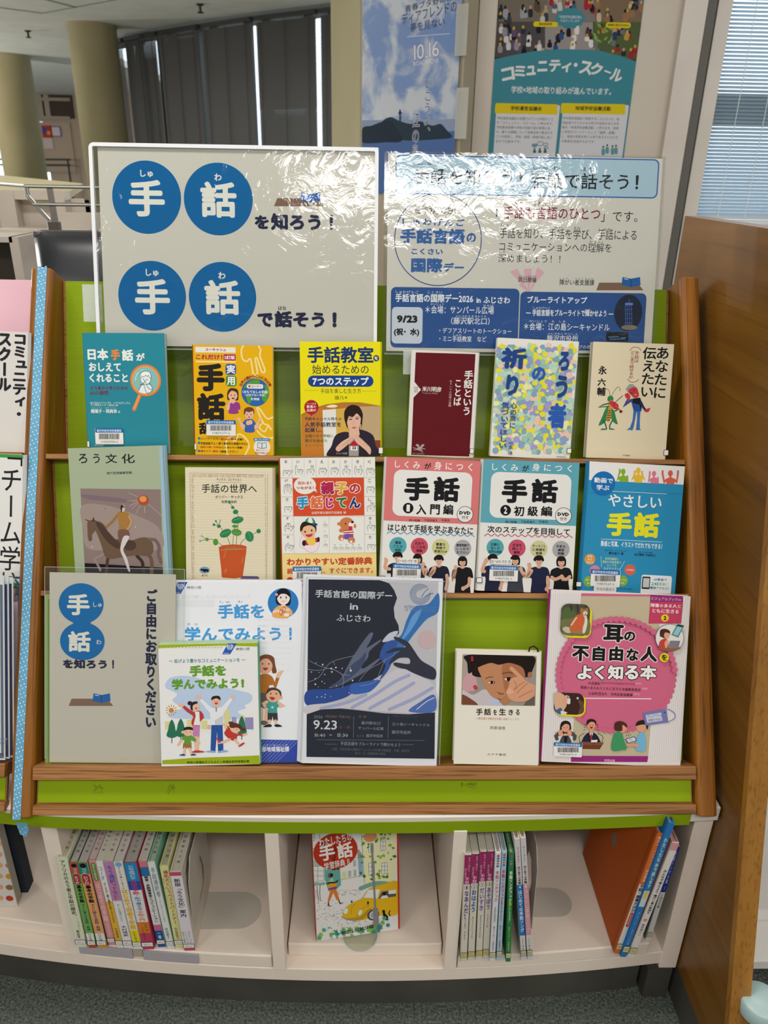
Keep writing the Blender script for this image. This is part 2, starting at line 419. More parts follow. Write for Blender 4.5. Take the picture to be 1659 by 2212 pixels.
# window wall with dark blinds, seen at an angle across the room
gx = [(150, 112), (205, 93), (265, 75), (338, 60), (430, 45), (546, 28), (688, 11), (850, -12)]
GP = [onz(px, py, CEIL-.02) for px, py in gx]
framem = ink('6f7472', .5)
mb = MB(); mb.prism([(-13, -4), (6, -4), (6, 3.42), (.6, 3.42), (.6, GP[-1].y+.35)]+[(p.x+.2, p.y+.32) for p in GP[::-1]]+[(GP[0].x+.3, 24), (-13, 24)], CEIL, CEIL+.1, ceil_m, 'z'); struct('ceiling', mb)
mb = MB()
for i in range(len(GP)-1):
    A, B = GP[i], GP[i+1]; d = (B-A).normalized(); n = V((-d.y, d.x, 0)); n = n if n.y > 0 else -n
    mb.hexa([A+n*.12+V((0, 0, -2.1)), B+n*.12+V((0, 0, -2.1)), B+n*.3+V((0, 0, -2.1)), A+n*.3+V((0, 0, -2.1))], [V((p.x, p.y, 0)) for p in (A+n*.12, B+n*.12, B+n*.3, A+n*.3)], whitem)
    mb.hexa([A+n*.05+V((0, 0, -.05)), B+n*.05+V((0, 0, -.05)), B+n*.3+V((0, 0, -.05)), A+n*.3+V((0, 0, -.05))], [p+V((0, 0, .02)) for p in (A+n*.05, B+n*.05, B+n*.3, A+n*.3)], framem)
struct('wall_back', mb)
cordm = ink('b9bcb8', .6)
wn = 0
for i in range(1, len(GP)-1):
    A, B = GP[i], GP[i+1]; d = (B-A).normalized(); n = V((-d.y, d.x, 0)); n = n if n.y > 0 else -n
    L = (B-A).length
    # window frame with one post
    wn += 1
    fm = MB()
    Q = lambda u, w, z: A+d*u+n*w+V((0, 0, z))
    for u0, u1 in ((L*.62, L*.69), (-.03, .03)):
        fm.hexa([Q(u0, .16, -2.1), Q(u1, .16, -2.1), Q(u1, .24, -2.1), Q(u0, .24, -2.1)], [Q(u0, .16, -.05), Q(u1, .16, -.05), Q(u1, .24, -.05), Q(u0, .24, -.05)], framem)
    fm.hexa([Q(0, .16, -1.3), Q(L, .16, -1.3), Q(L, .24, -1.3), Q(0, .24, -1.3)], [Q(0, .16, -1.25), Q(L, .16, -1.25), Q(L, .24, -1.25), Q(0, .24, -1.25)], framem)
    struct('window_%d' % wn, fm)
    root = thing('window_blind', 'dark slatted blind, ' + ['first from the column', 'second from the column', 'third from the column', 'fourth from the column', 'fifth from the column with light leaking low', 'last one, half hidden by the pillar'][i-1], 'blind', Matrix.Translation(A), 'dark blinds on the window wall')
    g = .034 if i < 6 else .02
    sl = MB(); z = -.1; P = lambda u, w, zz: d*u+n*w+V((0, 0, zz))
    while z > -2.1:
        tl = .0075 if (i != 5 or z > -.85) else .0058
        sl.add([P(g, -.012, z-tl), P(L-g, -.012, z-tl), P(L-g, .012, z+tl+.009), P(g, .012, z+tl+.009)], [(0, 1, 2, 3)], blindm); z -= .019
    sl.make('slats', root)
    hr = MB(); hr.hexa([P(g, -.02, -.07), P(L-g, -.02, -.07), P(L-g, .03, -.07), P(g, .03, -.07)], [P(g, -.02, -.03), P(L-g, -.02, -.03), P(L-g, .03, -.03), P(g, .03, -.03)], darkm); hr.make('head_rail', root)
    for q in (.12, .5, .86):
        c = MB(); c.tube([P(L*q, -.02, -.07), P(L*q, -.02, -2.1)], .004, ink('4d4c48', .6), 5); c.make('cord', root)
# far wall between the columns
fy = 20.0
def pix(mb, x0, y0, x1, y1, y, mat, th=.05):
    a = ony(x0, y1, y); b = ony(x1, y0, y); mb.box(a.x, b.x, y, y+th, a.z, b.z, mat)
beige = ink('b9a592', .6)
mb = MB(); a = ony(-40, 400, fy); b = ony(185, 150, fy); mb.box(a.x, b.x, fy+.1, fy+.3, 0, .55, beige)
x1 = ony(94, 300, fy).x; x0 = ony(62, 300, fy).x
zt = ony(100, 262, fy).z
mb.box(x1, b.x+2.5, fy+.1, fy+.3, 0, zt, beige); mb.box(a.x-1, b.x+2.5, fy+.1, fy+.3, zt, CEIL, beige)
struct('wall_far', mb)
mb = MB(); dk = ink('4d423a', .4); lt = ink('a89c8c', .6)
pix(mb, 50, 173, 150, 254, fy+.06, dk)
for x in (71, 86, 97): pix(mb, x-1.3, 172, x+1.3, 254, fy+.03, lt)
for y in (214, 254): pix(mb, 48, y-2.5, 150, y+2.5, fy+.02, lt)
struct('window_7', mb)
mb = MB(); pix(mb, 94, 265, 150, 372, fy+.04, beige); struct('door_1', mb)
for i, (q, cols, lab) in enumerate((((93, 271, 110, 297), ('c0392b', '3b56a0', 'd8a23a'), 'tiny colourful notice on the far beige wall beside the bright window'), ((112, 273, 130, 295), ('6f6fa8', 'd9c4cc'), 'tiny blue-bordered notice on the far beige wall by the blind'), ((94, 298, 113, 322), ('c9b4ae', 'd2bfba'), 'pale pinkish notice sheet under the colourful notice on the far wall'))):
    mb = MB(); x0_, y0_, x1_, y1_ = q
    pix(mb, x0_, y0_, x1_, y1_, fy+.01, ink(cols[0]), .02)
    if i == 0:
        pix(mb, x0_, y0_+4, x0_+6, y1_-8, fy+.005, ink(cols[1]), .005); pix(mb, x0_+9, y0_+12, x1_-2, y1_-6, fy+.005, ink(cols[2]), .005)
    else: pix(mb, x0_+2, y0_+2, x1_-2, y1_-2, fy+.005, ink(cols[1]), .005)
    tag(mb.make('notice'), lab, 'notice', 'notices on the far wall')
mb = MB()
for y in (344, 356): A = ony(-10, y, fy-.5); B = ony(152, y+.6, fy-.5); mb.tube([A, B], .02, ink('4a4a48'), 6)
for x in (146, 60): A = ony(x, 344, fy-.5); mb.tube([A, V((A.x, A.y, 0))], .025, ink('4a4a48'), 6)
tag(mb.make('guard_rail'), 'thin dark guard rail in front of the far bright window', 'railing')
# pillar with the blue poster, white partition with the teal poster, window with pale blind
PA = V((-.033, 3.246, 0)); PB = V((.318, 2.95, 0))
mb = MB(); yel = noisy('pillar_lit_yellow', '80754f', '897e58', (2, 2, 2), .6, .2); pil = noisy('pillar_grey_beige', '968b77', '9f947f', (2, 2, 2), .6, .2)
mb.prism([(PA.x, PA.y), (PB.x, PB.y), (.36, 3.0), (.36, 3.9), (-.168, 3.9)], 0, CEIL, pil, 'z')
mb.add([(PA.x, PA.y-.001, 0), (-.169, 3.9, 0), (-.169, 3.9, CEIL), (PA.x, PA.y-.001, CEIL)], [(0, 1, 2, 3)], yel)  # yellow light on the left face is put into its colour
struct('wall_pillar', mb)
YP = 3.1
fold = ony(1452, 150, YP).x; xl = ony(1013, 200, YP).x; xr = ony(1500, 150, YP).x
mb = MB(); mb.box(xl+.02, fold, YP, YP+.2, 0, CEIL, panelm); struct('wall_partition', mb)
mb = MB(); mb.box(fold, xr, YP-.03, YP+.2, 0, CEIL, whitem); struct('wall_right', mb)
mb = MB(); mb.box(xl-.012, xl+.016, YP-.02, YP+.05, 0, CEIL, ink('9c917e', .6)); mb.box(xl+.016, xl+.0205, YP-.004, YP+.05, 0, CEIL, ink('4a443a')); mb.box(xl-.017, xl-.012, YP-.012, YP+.05, 0, CEIL, ink('57503f')); tag(mb.make('trim_2'), kind='structure')
x2 = ony(1517, 150, YP).x
mb = MB(); mb.box(xr, xr+.035, YP-.02, YP+.2, 0, CEIL, ink('6b6862', .4)); mb.box(xr+.035, x2+.02, YP+.03, YP+.22, 0, CEIL, ink('2c2a28', .4)); mb.box(x2+.02, x2+.07, YP+.0, YP+.25, 0, CEIL, whitem)
mb.box(x2+.07, x2+1.3, YP+.22, YP+.3, 0, 1.16, whitem)
mb.box(x2+1.25, x2+1.5, YP+.0, YP+.3, 0, CEIL, whitem)
struct('window_8', mb)
zb = ony(1560, 470, YP+.1).z
mb = MB(); zt = ony(1560, 236, YP+.16).z; mb.box(x2+.07, x2+1.25, YP+.17, YP+.22, zt-.055, zt+.055, ink('70777c')); mb.box(x2+.9, x2+.96, YP+.17, YP+.22, zb, CEIL, ink('70777c')); struct('trim_3', mb)
mb = MB(); mb.box(x2+.07, x2+1.3, YP-.12, YP+.26, zb-.05, zb-.008, ink('d5cdc6', .4)); tag(mb.make('window_sill', bevel=.004), kind='structure')
m, n, l, b = _new('pale_blind_slat'); n.remove(b); df = n.new('ShaderNodeBsdfDiffuse'); tl = n.new('ShaderNodeBsdfTranslucent'); mx = n.new('ShaderNodeMixShader'); mx.inputs[0].default_value = .6
df.inputs[0].default_value = lin('b9c6cd'); tl.inputs[0].default_value = lin('b4c6d2'); l.new(df.outputs[0], mx.inputs[1]); l.new(tl.outputs[0], mx.inputs[2]); l.new(mx.outputs[0], n['Material Output'].inputs[0])
root = thing('window_blind', 'pale blue-grey slatted blind over the window at upper right', 'blind', Matrix.Translation((x2+.085, YP+.1, zb)))
sl = MB(); z = .012; LB = 1.12
while z < CEIL-zb-.05:
    sl.add([(0, -.009, z-.0052), (LB, -.009, z-.0052), (LB, -.002, z+.001), (0, -.002, z+.001), (LB, .007, z+.0062), (0, .007, z+.0062)], [(0, 1, 2, 3), (3, 2, 4, 5)], m); z += .0125
sl.make('slats', root)
for px in (1500, 1563, 1622):
    u = ony(px, 400, YP+.09).x-(x2+.085); c = MB(); c.tube([(u, -.011, .0), (u, -.011, CEIL-zb)], .0016, ink('dfe6e6', .5), 6); c.make('cord', root)
hr = MB(); hr.box(0, LB, -.012, .012, -.004, .008, ink('c4ccd0')); hr.make('bottom_rail', root)
# ------------------------------------------------------------------ oak display rack leaning back on the low white bookcase
LEAN = math.radians(29)
oakx = wood('oak_along', '7f5428', '926234', 'a06e3d', 'x'); oakz = wood('oak_upright', '6f400b', '834f12', '94601f', 'z'); oakp = wood('oak_side', '623c0b', '6f460f', '7b5115', 'z', .6)
green = noisy('green_paper', '7e9510', '869d15', (3, 3, 3), .6, .06, 2, .3, .7); green2 = noisy('green_paper_ribbed', '7f9718', '869c1e', (2, 2, 240), .65, .06, 2, .3, .7)
RO = V((0, .875, .471)); RP = PL(RO, (1, 0, 0), (0, math.sin(LEAN), math.cos(LEAN)))
XL0, XL1 = RP.uv(17, 1766)[0], RP.uv(66, 1766)[0]
XR0, XR1 = RP.uv(1508, 1764)[0], RP.uv(1553, 1764)[0]
TOP = .862; S1, S2, S3 = .0785, .345, .561
def rack(root, x0, x1, paper, paper2):
    """everything between the two side boards, in the rack's own leaning frame: x along, y inwards, z up the slope"""
    mb = MB(); mb.box(x0, x1, -.001, .07, .0565, S1-.0015, oakx); mb.make('front_ledge', root, bevel=.0012)
    mb = MB(); mb.box(x0, x1, .004, .02, .003, .0175, oakx); mb.make('bottom_rail', root, bevel=.001)
    mb = MB(); mb.box(x0+.002, x1-.002, .014, .02, .012, .0575, oakx); b = mb.make('front_board', root)
    mb = MB(); mb.box(x0+.004, x1-.004, .0132, .014, .0195, .055, paper); mb.make('green_paper' if paper is green else 'paper_cover', b)
    for s0, s1, n0, n1 in ((S1-.002, S2-.012, .060, .022), (S2-.002, S3-.010, .072, .030), (S3-.002, TOP-.004, .088, .048)):
        mb = MB(); mb.hexa([(x0, n0, s0), (x1, n0, s0), (x1, n0+.012, s0), (x0, n0+.012, s0)], [(x0, n1, s1), (x1, n1, s1), (x1, n1+.012, s1), (x0, n1+.012, s1)], oakx)
        p = mb.make('back_panel', root)
        mb = MB(); e = .0006; xi = x0+.004
        mb.hexa([(xi, n0-e, s0+.003), (x1-.004, n0-e, s0+.003), (x1-.004, n0-.0001, s0+.003), (xi, n0-.0001, s0+.003)], [(xi, n1-e, s1), (x1-.004, n1-e, s1), (x1-.004, n1-.0001, s1), (xi, n1-.0001, s1)], paper2)
        mb.make('green_paper' if paper is green else 'paper_cover', p)
    for s, n in ((S2, .074), (S3, .09)):
        mb = MB(); mb.box(x0, x1, .004, n, s-.0095, s-.0015, oakx); mb.make('ledge', root, bevel=.0008)
def side(root, x0, x1):
    mb = MB(); r = .008
    mb.prism([(x0, .1), (x0, r), (x0+r*.3, r*.3), (x0+r, 0), (x1-r, 0), (x1-r*.3, r*.3), (x1, r), (x1, .1)], .0, TOP, oakz, 'z')
    # the outline above is (x, y); the board runs up the slope
    return mb.make('side_board', root, bevel=.002)
root = thing('display_rack', 'leaning oak display rack with three green-papered tiers on the white bookcase', 'display rack', RP.mat())
rack(root, XL1+.0005, XR0-.0005, green, green2)
side(root, XL0, XL1); side(root, XR0, XR1)
for o in [c for c in COL.objects if c.type == 'MESH' and (c.parent == root or (c.parent and c.parent.parent == root))]:
    for v in o.data.vertices: v.co.x -= .005*v.co.z
# old tape marks on the lower green board
random.seed(3)
for cx, cy, w, h in ((535, 180, 60, 60), (948, 178, 50, 55), (2640, 160, 110, 40)):
    mb = MB(); A = Art(mb, RP, (0, 1640, 2.592), y0=.0130)
    A.lines([(cx+random.uniform(-w, w)/2, cy+random.uniform(-h, h)/2, cx+random.uniform(-w, w)/2, cy+random.uniform(-h, h)/2) if k % 3 else (cx-w/2+random.uniform(0, 8), cy+random.uniform(-h, h)/2, cx-w/2+random.uniform(5, 22), cy+random.uniform(-h, h)/2) for k in range(14)], 1.6, '55661c'); mb.make('tape_residue', root)
# polka-dot tape down the left side board
mb = MB(); tp = RP; tx0 = RP.uv(80, 600)[0]; tx1 = RP.uv(101, 600)[0]
tx0b, tx1b = RP.uv(27, 1766)[0], RP.uv(45, 1766)[0]
blue = noisy('polka_tape_blue', '5b94b3', '64a0bf', (30, 30, 30), .5, .3)
def tq(t): return (tx0b+(tx0-tx0b)*t, tx1b+(tx1-tx1b)*t)
a0, a1 = tq(0), tq(1)
mb.add([(a0[0], -.0006, -.002), (a0[1], -.0006, -.002), (a1[1], -.0006, TOP), (a1[0], -.0006, TOP)], [(0, 1, 2, 3)], blue)
mb.add([(a1[0], -.0006, TOP+.0006), (a1[1], -.0006, TOP+.0006), (a1[1], .095, TOP+.0006), (a1[0], .095, TOP+.0006)], [(0, 1, 2, 3)], blue)
wh = ink('dfe6e6', .5)
k = 0; z = .004
while z < TOP:
    q0, q1 = tq(z/TOP)
    for j in range(3):
        f = (.12+j*.38+(.19 if k % 2 else 0))
        if f < .97:
            x = q0+(q1-q0)*f; zz = z+(j-1)*.0022
            mb.add([(x+.00095*math.cos(t*math.pi/4), -.00075, zz+.00095*math.sin(t*math.pi/4)) for t in range(8)], [list(range(8))], wh)
    z += .0068; k += 1
mb.make('polka_dot_tape', root)
# loose end of the tape hanging over the bookcase edge
mb = MB(); e0 = RP.at(tx0b+.007, -.002, -.001); pts = [(e0.x, e0.y-.004, .468), (e0.x+.016, e0.y-.004, .468), (e0.x+.018, e0.y-.0055, .455), (e0.x+.012, e0.y-.007, .443), (e0.x+.003, e0.y-.0055, .446)]
inv = RP.mat().inverted()
mb.add([inv @ V(p) for p in pts], [(0, 1, 2, 3, 4)], blue)
for x, z in ((.004, .463), (.010, .460), (.015, .463), (.006, .454), (.013, .453), (.009, .448)):
    mb.add([inv @ V((e0.x+x+.0009*math.cos(t*math.pi/4), e0.y-.0078, z+.0009*math.sin(t*math.pi/4))) for t in range(8)], [list(range(8))], wh)
mb.make('loose_tape_end', root)
# neighbouring rack, turned away along the curve
NA = math.radians(1.2)
NU = V((math.cos(NA), -math.sin(NA), 0)); nb = V((math.sin(NA), math.cos(NA), 0))
NP = PL(RO+V((XL0-.010, .006, 0)), NU, nb*math.sin(LEAN)+V((0, 0, math.cos(LEAN))))
pink = noisy('pink_paper', 'd3a9b4', 'd9b1bb', (3, 3, 3), .6, .2)
root2 = thing('display_rack', 'neighbouring oak display rack with pink and green paper, cut off at left', 'display rack', NP.mat())
rack(root2, -.5, -.0005, green, pink)
for o in [c for c in COL.objects if c.type == 'MESH' and (c.parent == root2 or (c.parent and c.parent.parent == root2))]:
    for v in o.data.vertices: v.co.x -= .005*v.co.z
# ------------------------------------------------------------------ low white bookcase with a gently curved front
def chip(name, h1, h2):
    k = ('chip', name)
    m, n, l, b = _new(name)
    tc = n.new('ShaderNodeTexCoord'); n1 = n.new('ShaderNodeTexNoise'); n1.inputs['Scale'].default_value = 38; n1.inputs['Detail'].default_value = 5; n1.inputs['Roughness'].default_value = .7
    c1 = n.new('ShaderNodeValToRGB'); n2 = n.new('ShaderNodeTexNoise'); n2.inputs['Scale'].default_value = 5; c2 = n.new('ShaderNodeValToRGB'); mx = n.new('ShaderNodeMixRGB')
    for q in (n1, n2): l.new(tc.outputs['Object'], q.inputs['Vector'])
    l.new(n1.outputs[0], c1.inputs[0]); l.new(n2.outputs[0], c2.inputs[0])
    e = c1.color_ramp.elements; e[0].position = .705; e[0].color = (0, 0, 0, 1); e[1].position = .725; e[1].color = (1, 1, 1, 1)
    e = c2.color_ramp.elements; e[0].color = lin(h1); e[1].color = lin(h2)
    l.new(c1.outputs[0], mx.inputs[0]); l.new(c2.outputs[0], mx.inputs[1]); mx.inputs[2].default_value = lin('8a6f55'); l.new(mx.outputs[0], b.inputs['Base Color'])
    b.inputs['Roughness'].default_value = .5
    return m
wpaint = chip('worn_white_paint', 'dfd0c2', 'e8dacb')
kickm = noisy('dark_grey_kickboard', '3f3d37', '4a4841', (6, 6, 6), .5, .3)
XC, RAD = .03, 4.2
def yf(x): return .874+(x-XC)**2/(2*RAD)
XA, XB = -.95, .562
N = 28
def yft(x): return .875+(x+.02)**2/(2*9)+(0 if x > -.45 else (x+.45)**2*.35)
def slab(mb, x0, x1, off, depth, z0, z1, mat, n=N, yf=yf):
    xs = [x0+(x1-x0)*i/n for i in range(n+1)]
    mb.prism([(x, yf(x)+off) for x in xs]+[(x, yf(x)+off+depth) for x in xs[::-1]], z0, z1, mat, 'z')
bc = thing('bookcase', 'low worn white bookcase with a curved front under the display rack', 'bookcase', Matrix.Translation((0, 0, 0)))
mb = MB(); slab(mb, XA, XB, 0, .40, .444, .471, ink('d8d0c6', .45), N, yft); mb.make('top_board', bc, bevel=.0015)
mb = MB(); slab(mb, XA, .515, -.0012, .0008, .4395, .4625, green, N, yft); 
o = mb.make('green_paper_strip', bc)
mb = MB(); slab(mb, XA, XB-.03, .001, .36, .090, .120, wpaint); mb.make('bottom_board', bc, bevel=.0012)
mb = MB(); slab(mb, XA, .505, .020, .30, .002, .0895, kickm); mb.box(.512, .556, yf(.55)-.004, 1.2, .002, .078, kickm); mb.make('kickboard', bc)
for x0, x1, z0 in ((-.511, -.486, .12), (-.1535, -.132, .12), (.140, .161, .12), (.531, .562, .079)):
    mb = MB(); y = yf((x0+x1)/2); mb.box(x0, x1, y-.002, y+.36, z0, .4438, wpaint); mb.make('divider', bc, bevel=.0012)
mb = MB(); slab(mb, XA, XB-.005, .37, .01, .09, .4438, wpaint); mb.make('back_board', bc)
FLZ = .1495
for x0, x1, off in ((XA, -.513, .028), (-.484, -.1555, .002), (-.130, .138, .026), (.163, .503, .0)):
    mb = MB(); slab(mb, x0, x1, off, .33, .1202, FLZ, wpaint, 12); mb.make('shelf_board', bc, bevel=.0025)
for i, (a, b_) in enumerate(((410, 722), (790, 1104))):
    p = onz(a/2.592, 1640+1108/2.592, .147); q = onz(b_/2.592, 1640+1120/2.592, .147)
    mb = MB(); slab(mb, p.x, q.x, -.0012, .003, .125, .1475, ink('a7a0a6', .35, .5), 6)
    tag(mb.make('label_holder'), ['blank grey plastic label holder on the shelf edge nearest the left divider', 'blank grey plastic label holder on the shelf edge right of the beige label'][i], 'label holder', 'label holders on the shelf edge')
p = onz(730/2.592, 1640+1115/2.592, .147); q = onz(782/2.592, 1640+1118/2.592, .147)
mb = MB(); slab(mb, p.x, q.x, -.0008, .0026, .131, .1475, ink('a89d8c', .6), 4); tag(mb.make('paper_label'), 'small faded beige paper label between two grey label holders', 'label')
# ------------------------------------------------------------------ oak side board of the next shelf unit, at right
oakd = wood('oak_veneer_brown', '623f12', '6e4815', '7a521b', 'y', .5, .35, .3, pore=.28, wob=1.6); oake = wood('oak_edge', '86591e', '956627', 'a3732f', 'z', .7, pore=.4)
BX = lambda y: .5645
root = thing('shelf_unit', 'tall oak-sided shelf unit standing at the right edge', 'shelf unit', Matrix.Translation((0, 0, 0)))
TH = .033; TZ = CAMZ-.0695; fy0 = .709; fy1 = fy0+(TZ-.08)*.294
mb = MB(); e = .012
Lp = [(BX(y), y, z) for y, z in ((1.448, .08), (fy0+e, .08), (fy1+e, TZ), (1.448, TZ))]; Rp = [(BX(y)+TH, y, z) for _, y, z in Lp]
mb.hexa(Lp, Rp, oakd); mb.make('side_panel', root)
mb = MB(); mb.hexa([(BX(fy0)+.001, fy0, .08), (BX(fy0+e), fy0+e-.0004, .08), (BX(fy0+e)+TH, fy0+e-.0004, .08), (BX(fy0)+TH-.001, fy0, .08)], [(BX(fy1)+.001, fy1, TZ), (BX(fy1+e), fy1+e-.0004, TZ), (BX(fy1+e)+TH, fy1+e-.0004, TZ), (BX(fy1)+TH-.001, fy1, TZ)], oake); mb.make('front_edge', root)
mb = MB(); mb.hexa([(BX(1)+.001, 1.4, .001), (BX(1)+.001, .72, .001), (BX(1)+.04, .72, .001), (BX(1)+.04, 1.4, .001)], [(BX(1)+.001, 1.4, .0798), (BX(1)+.001, .72, .0798), (BX(1)+.04, .72, .0798), (BX(1)+.04, 1.4, .0798)], kickm); mb.make('plinth', root)
wsh = ink('cfcac4', .5)
mb = MB(); mb.box(BX(.9)+TH+.008, 1.3, .83, 1.25, .18, .20, wsh); mb.make('shelf_board', root, bevel=.002)
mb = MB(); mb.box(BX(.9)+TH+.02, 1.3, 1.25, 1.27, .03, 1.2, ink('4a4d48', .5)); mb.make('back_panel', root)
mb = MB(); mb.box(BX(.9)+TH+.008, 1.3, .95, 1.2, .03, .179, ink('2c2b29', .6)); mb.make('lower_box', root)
# things on it that show past the board
bx = BX(.9)+TH
pp = PL(V((bx+.06, 1.10, .2005)), (1, 0, 0), (0, .18, 1))
t = thing('picture_book', 'white picture book with a green and pink top edge behind the oak side board', 'book', pp.mat()); mb = MB()
mb.box(0, .25, 0, .012, 0, .36, ink('c9cdcc')); a = Art(mb, pp, (0, 0, 1), 0, clip=(0, 0, .25, .36))
a.rect(1600, 1872, 1760, 1877, 'b9788a'); a.rect(1600, 1858, 1760, 1872, '3f5a2c'); a.rect(1636, 1990, 1700, 1994, '7a5a33'); a.line([(1645, 1994), (1648, 2040)], 3, '55504a'); a.line([(1660, 1994), (1656, 2040)], 3, '55504a'); a.poly([(1630, 2046), (1665, 2030), (1780, 2030), (1780, 2140), (1618, 2140)], '3c3d3d')
mb.make('cover', t)
pn = PL(V((bx+.01, .905, .2005)), (1, 0, 0), (0, .1, 1)); mb = MB(); mb.box(0, .16, 0, .003, 0, .022, ink('d4d0cb')); a = Art(mb, pn, (1440, 1560, 3.393), 0, clip=(0, 0, .16, .05)); a.text('の場合は、', 615, 1965, 735, 1998, '1f1f1f', b=.03)
tag(mb.make('notice_strip', mw=pn.mat()), 'narrow white notice strip with black lettering low at the right edge', 'notice')
c = onz(1642, 2170, .215); mb = MB(); mb.lathe([(.02, .2005), (.030, .2005), (.031, .204), (.031, .226), (.028, .229), (.0, .229)], ink('9fb6b4', .35, .5), 36, c.x, c.y); tag(mb.make('round_tin', smooth=True), 'pale blue round lidded tin low at the right edge', 'tin')
# ------------------------------------------------------------------ helpers for books and sheets
def fit(pl, q):
    """best rectangle for four photographed corners (tl tr br bl) on a plane: x0, x1, top, bottom"""
    c = [pl.uv(*p) for p in q]
    return (c[0][0]+c[3][0])/2, (c[1][0]+c[2][0])/2, (c[0][1]+c[1][1])/2, (c[2][1]+c[3][1])/2
def tier(s, n, lean):
    O = RP.at(0, s, n); a = math.radians(lean)
    return PL((0, O.y, O.z), (1, 0, 0), (0, math.sin(a), math.cos(a)))
def book(name, label, pl, q, th, cover, spine=None, side='L', pages='d9d2c2', hard=False, group=None, frame=None, bottom=0.0, spine_th=None, pl_q=None, spec=.06, rough=.45):
    """a closed book standing front cover out. pl: plane of the cover with its bottom edge at v=bottom; q: photographed corners"""
    c = [pl.uv(*p) for p in q]; rot = ((c[0][0]-c[3][0])/(c[0][1]-c[3][1])+(c[1][0]-c[2][0])/(c[1][1]-c[2][1]))/2
    rot = max(-.045, min(.045, rot)); pl = pl.moved((c[2][0]+c[3][0])/2, bottom).turned(-rot); bottom = 0.0
    x0, x1, v1, v0 = fit(pl, q)
    P = pl.moved(x0, bottom); Wd, H = x1-x0, v1-bottom
    root = thing(name, label, 'book', P.mat(), group)
    mb = MB(); t = .0022 if hard else .0006; cm = ink(cover, rough, spec); sm = ink(spine or cover, rough, spec)
    mb.box(0, Wd, 0, t, 0, H, cm); mb.box(0, Wd, th-t, th, 0, H, cm)
    r = min(th*.22, .004)
    if side == 'L': mb.prism([(0, t), (-r*.6, th*.25), (-r, th*.5), (-r*.6, th*.75), (0, th-t), (t*1.5, th-t), (t*1.5, t)], 0, H, sm, 'z')
    else: mb.prism([(Wd, t), (Wd+r*.6, th*.25), (Wd+r, th*.5), (Wd+r*.6, th*.75), (Wd, th-t), (Wd-t*1.5, th-t), (Wd-t*1.5, t)], 0, H, sm, 'z')
    a = Art(mb, P, frame or (0, 0, 1), 0.0, clip=(0, 0, Wd, H), rough=rough, spec=spec)
    i = .003 if hard else .0005
    pb = MB(); pm = pagem(pages)
    pb.box(i if side == 'R' else t*1.6, Wd-(i if side == 'L' else t*1.6), t+.0002, th-t-.0002, i, H-i, pm)
    return root, mb, a, pb, P, Wd, H
def pagem(h):
    k = ('page', h)
    if k not in _M:
        m, n, l, b = _new('page_edges_'+h)
        tc = n.new('ShaderNodeTexCoord'); mp = n.new('ShaderNodeMapping'); nz = n.new('ShaderNodeTexNoise'); cr = n.new('ShaderNodeValToRGB')
        mp.inputs['Scale'].default_value = (1, 3200, 1); nz.inputs['Scale'].default_value = 1; nz.inputs['Detail'].default_value = 2
        c = lin(h); l.new(tc.outputs['Object'], mp.inputs[0]); l.new(mp.outputs[0], nz.inputs['Vector']); l.new(nz.outputs[0], cr.inputs[0]); l.new(cr.outputs[0], b.inputs['Base Color'])
        cr.color_ramp.elements[0].color = tuple(v*.72 for v in c[:3])+(1,); cr.color_ramp.elements[0].position = .35; cr.color_ramp.elements[1].color = c; cr.color_ramp.elements[1].position = .6
        b.inputs['Roughness'].default_value = .8
        _M[k] = m
    return _M[k]
def done(root, mb, pb):
    c = mb.make('cover', root); pb.make('page_block', root); return c
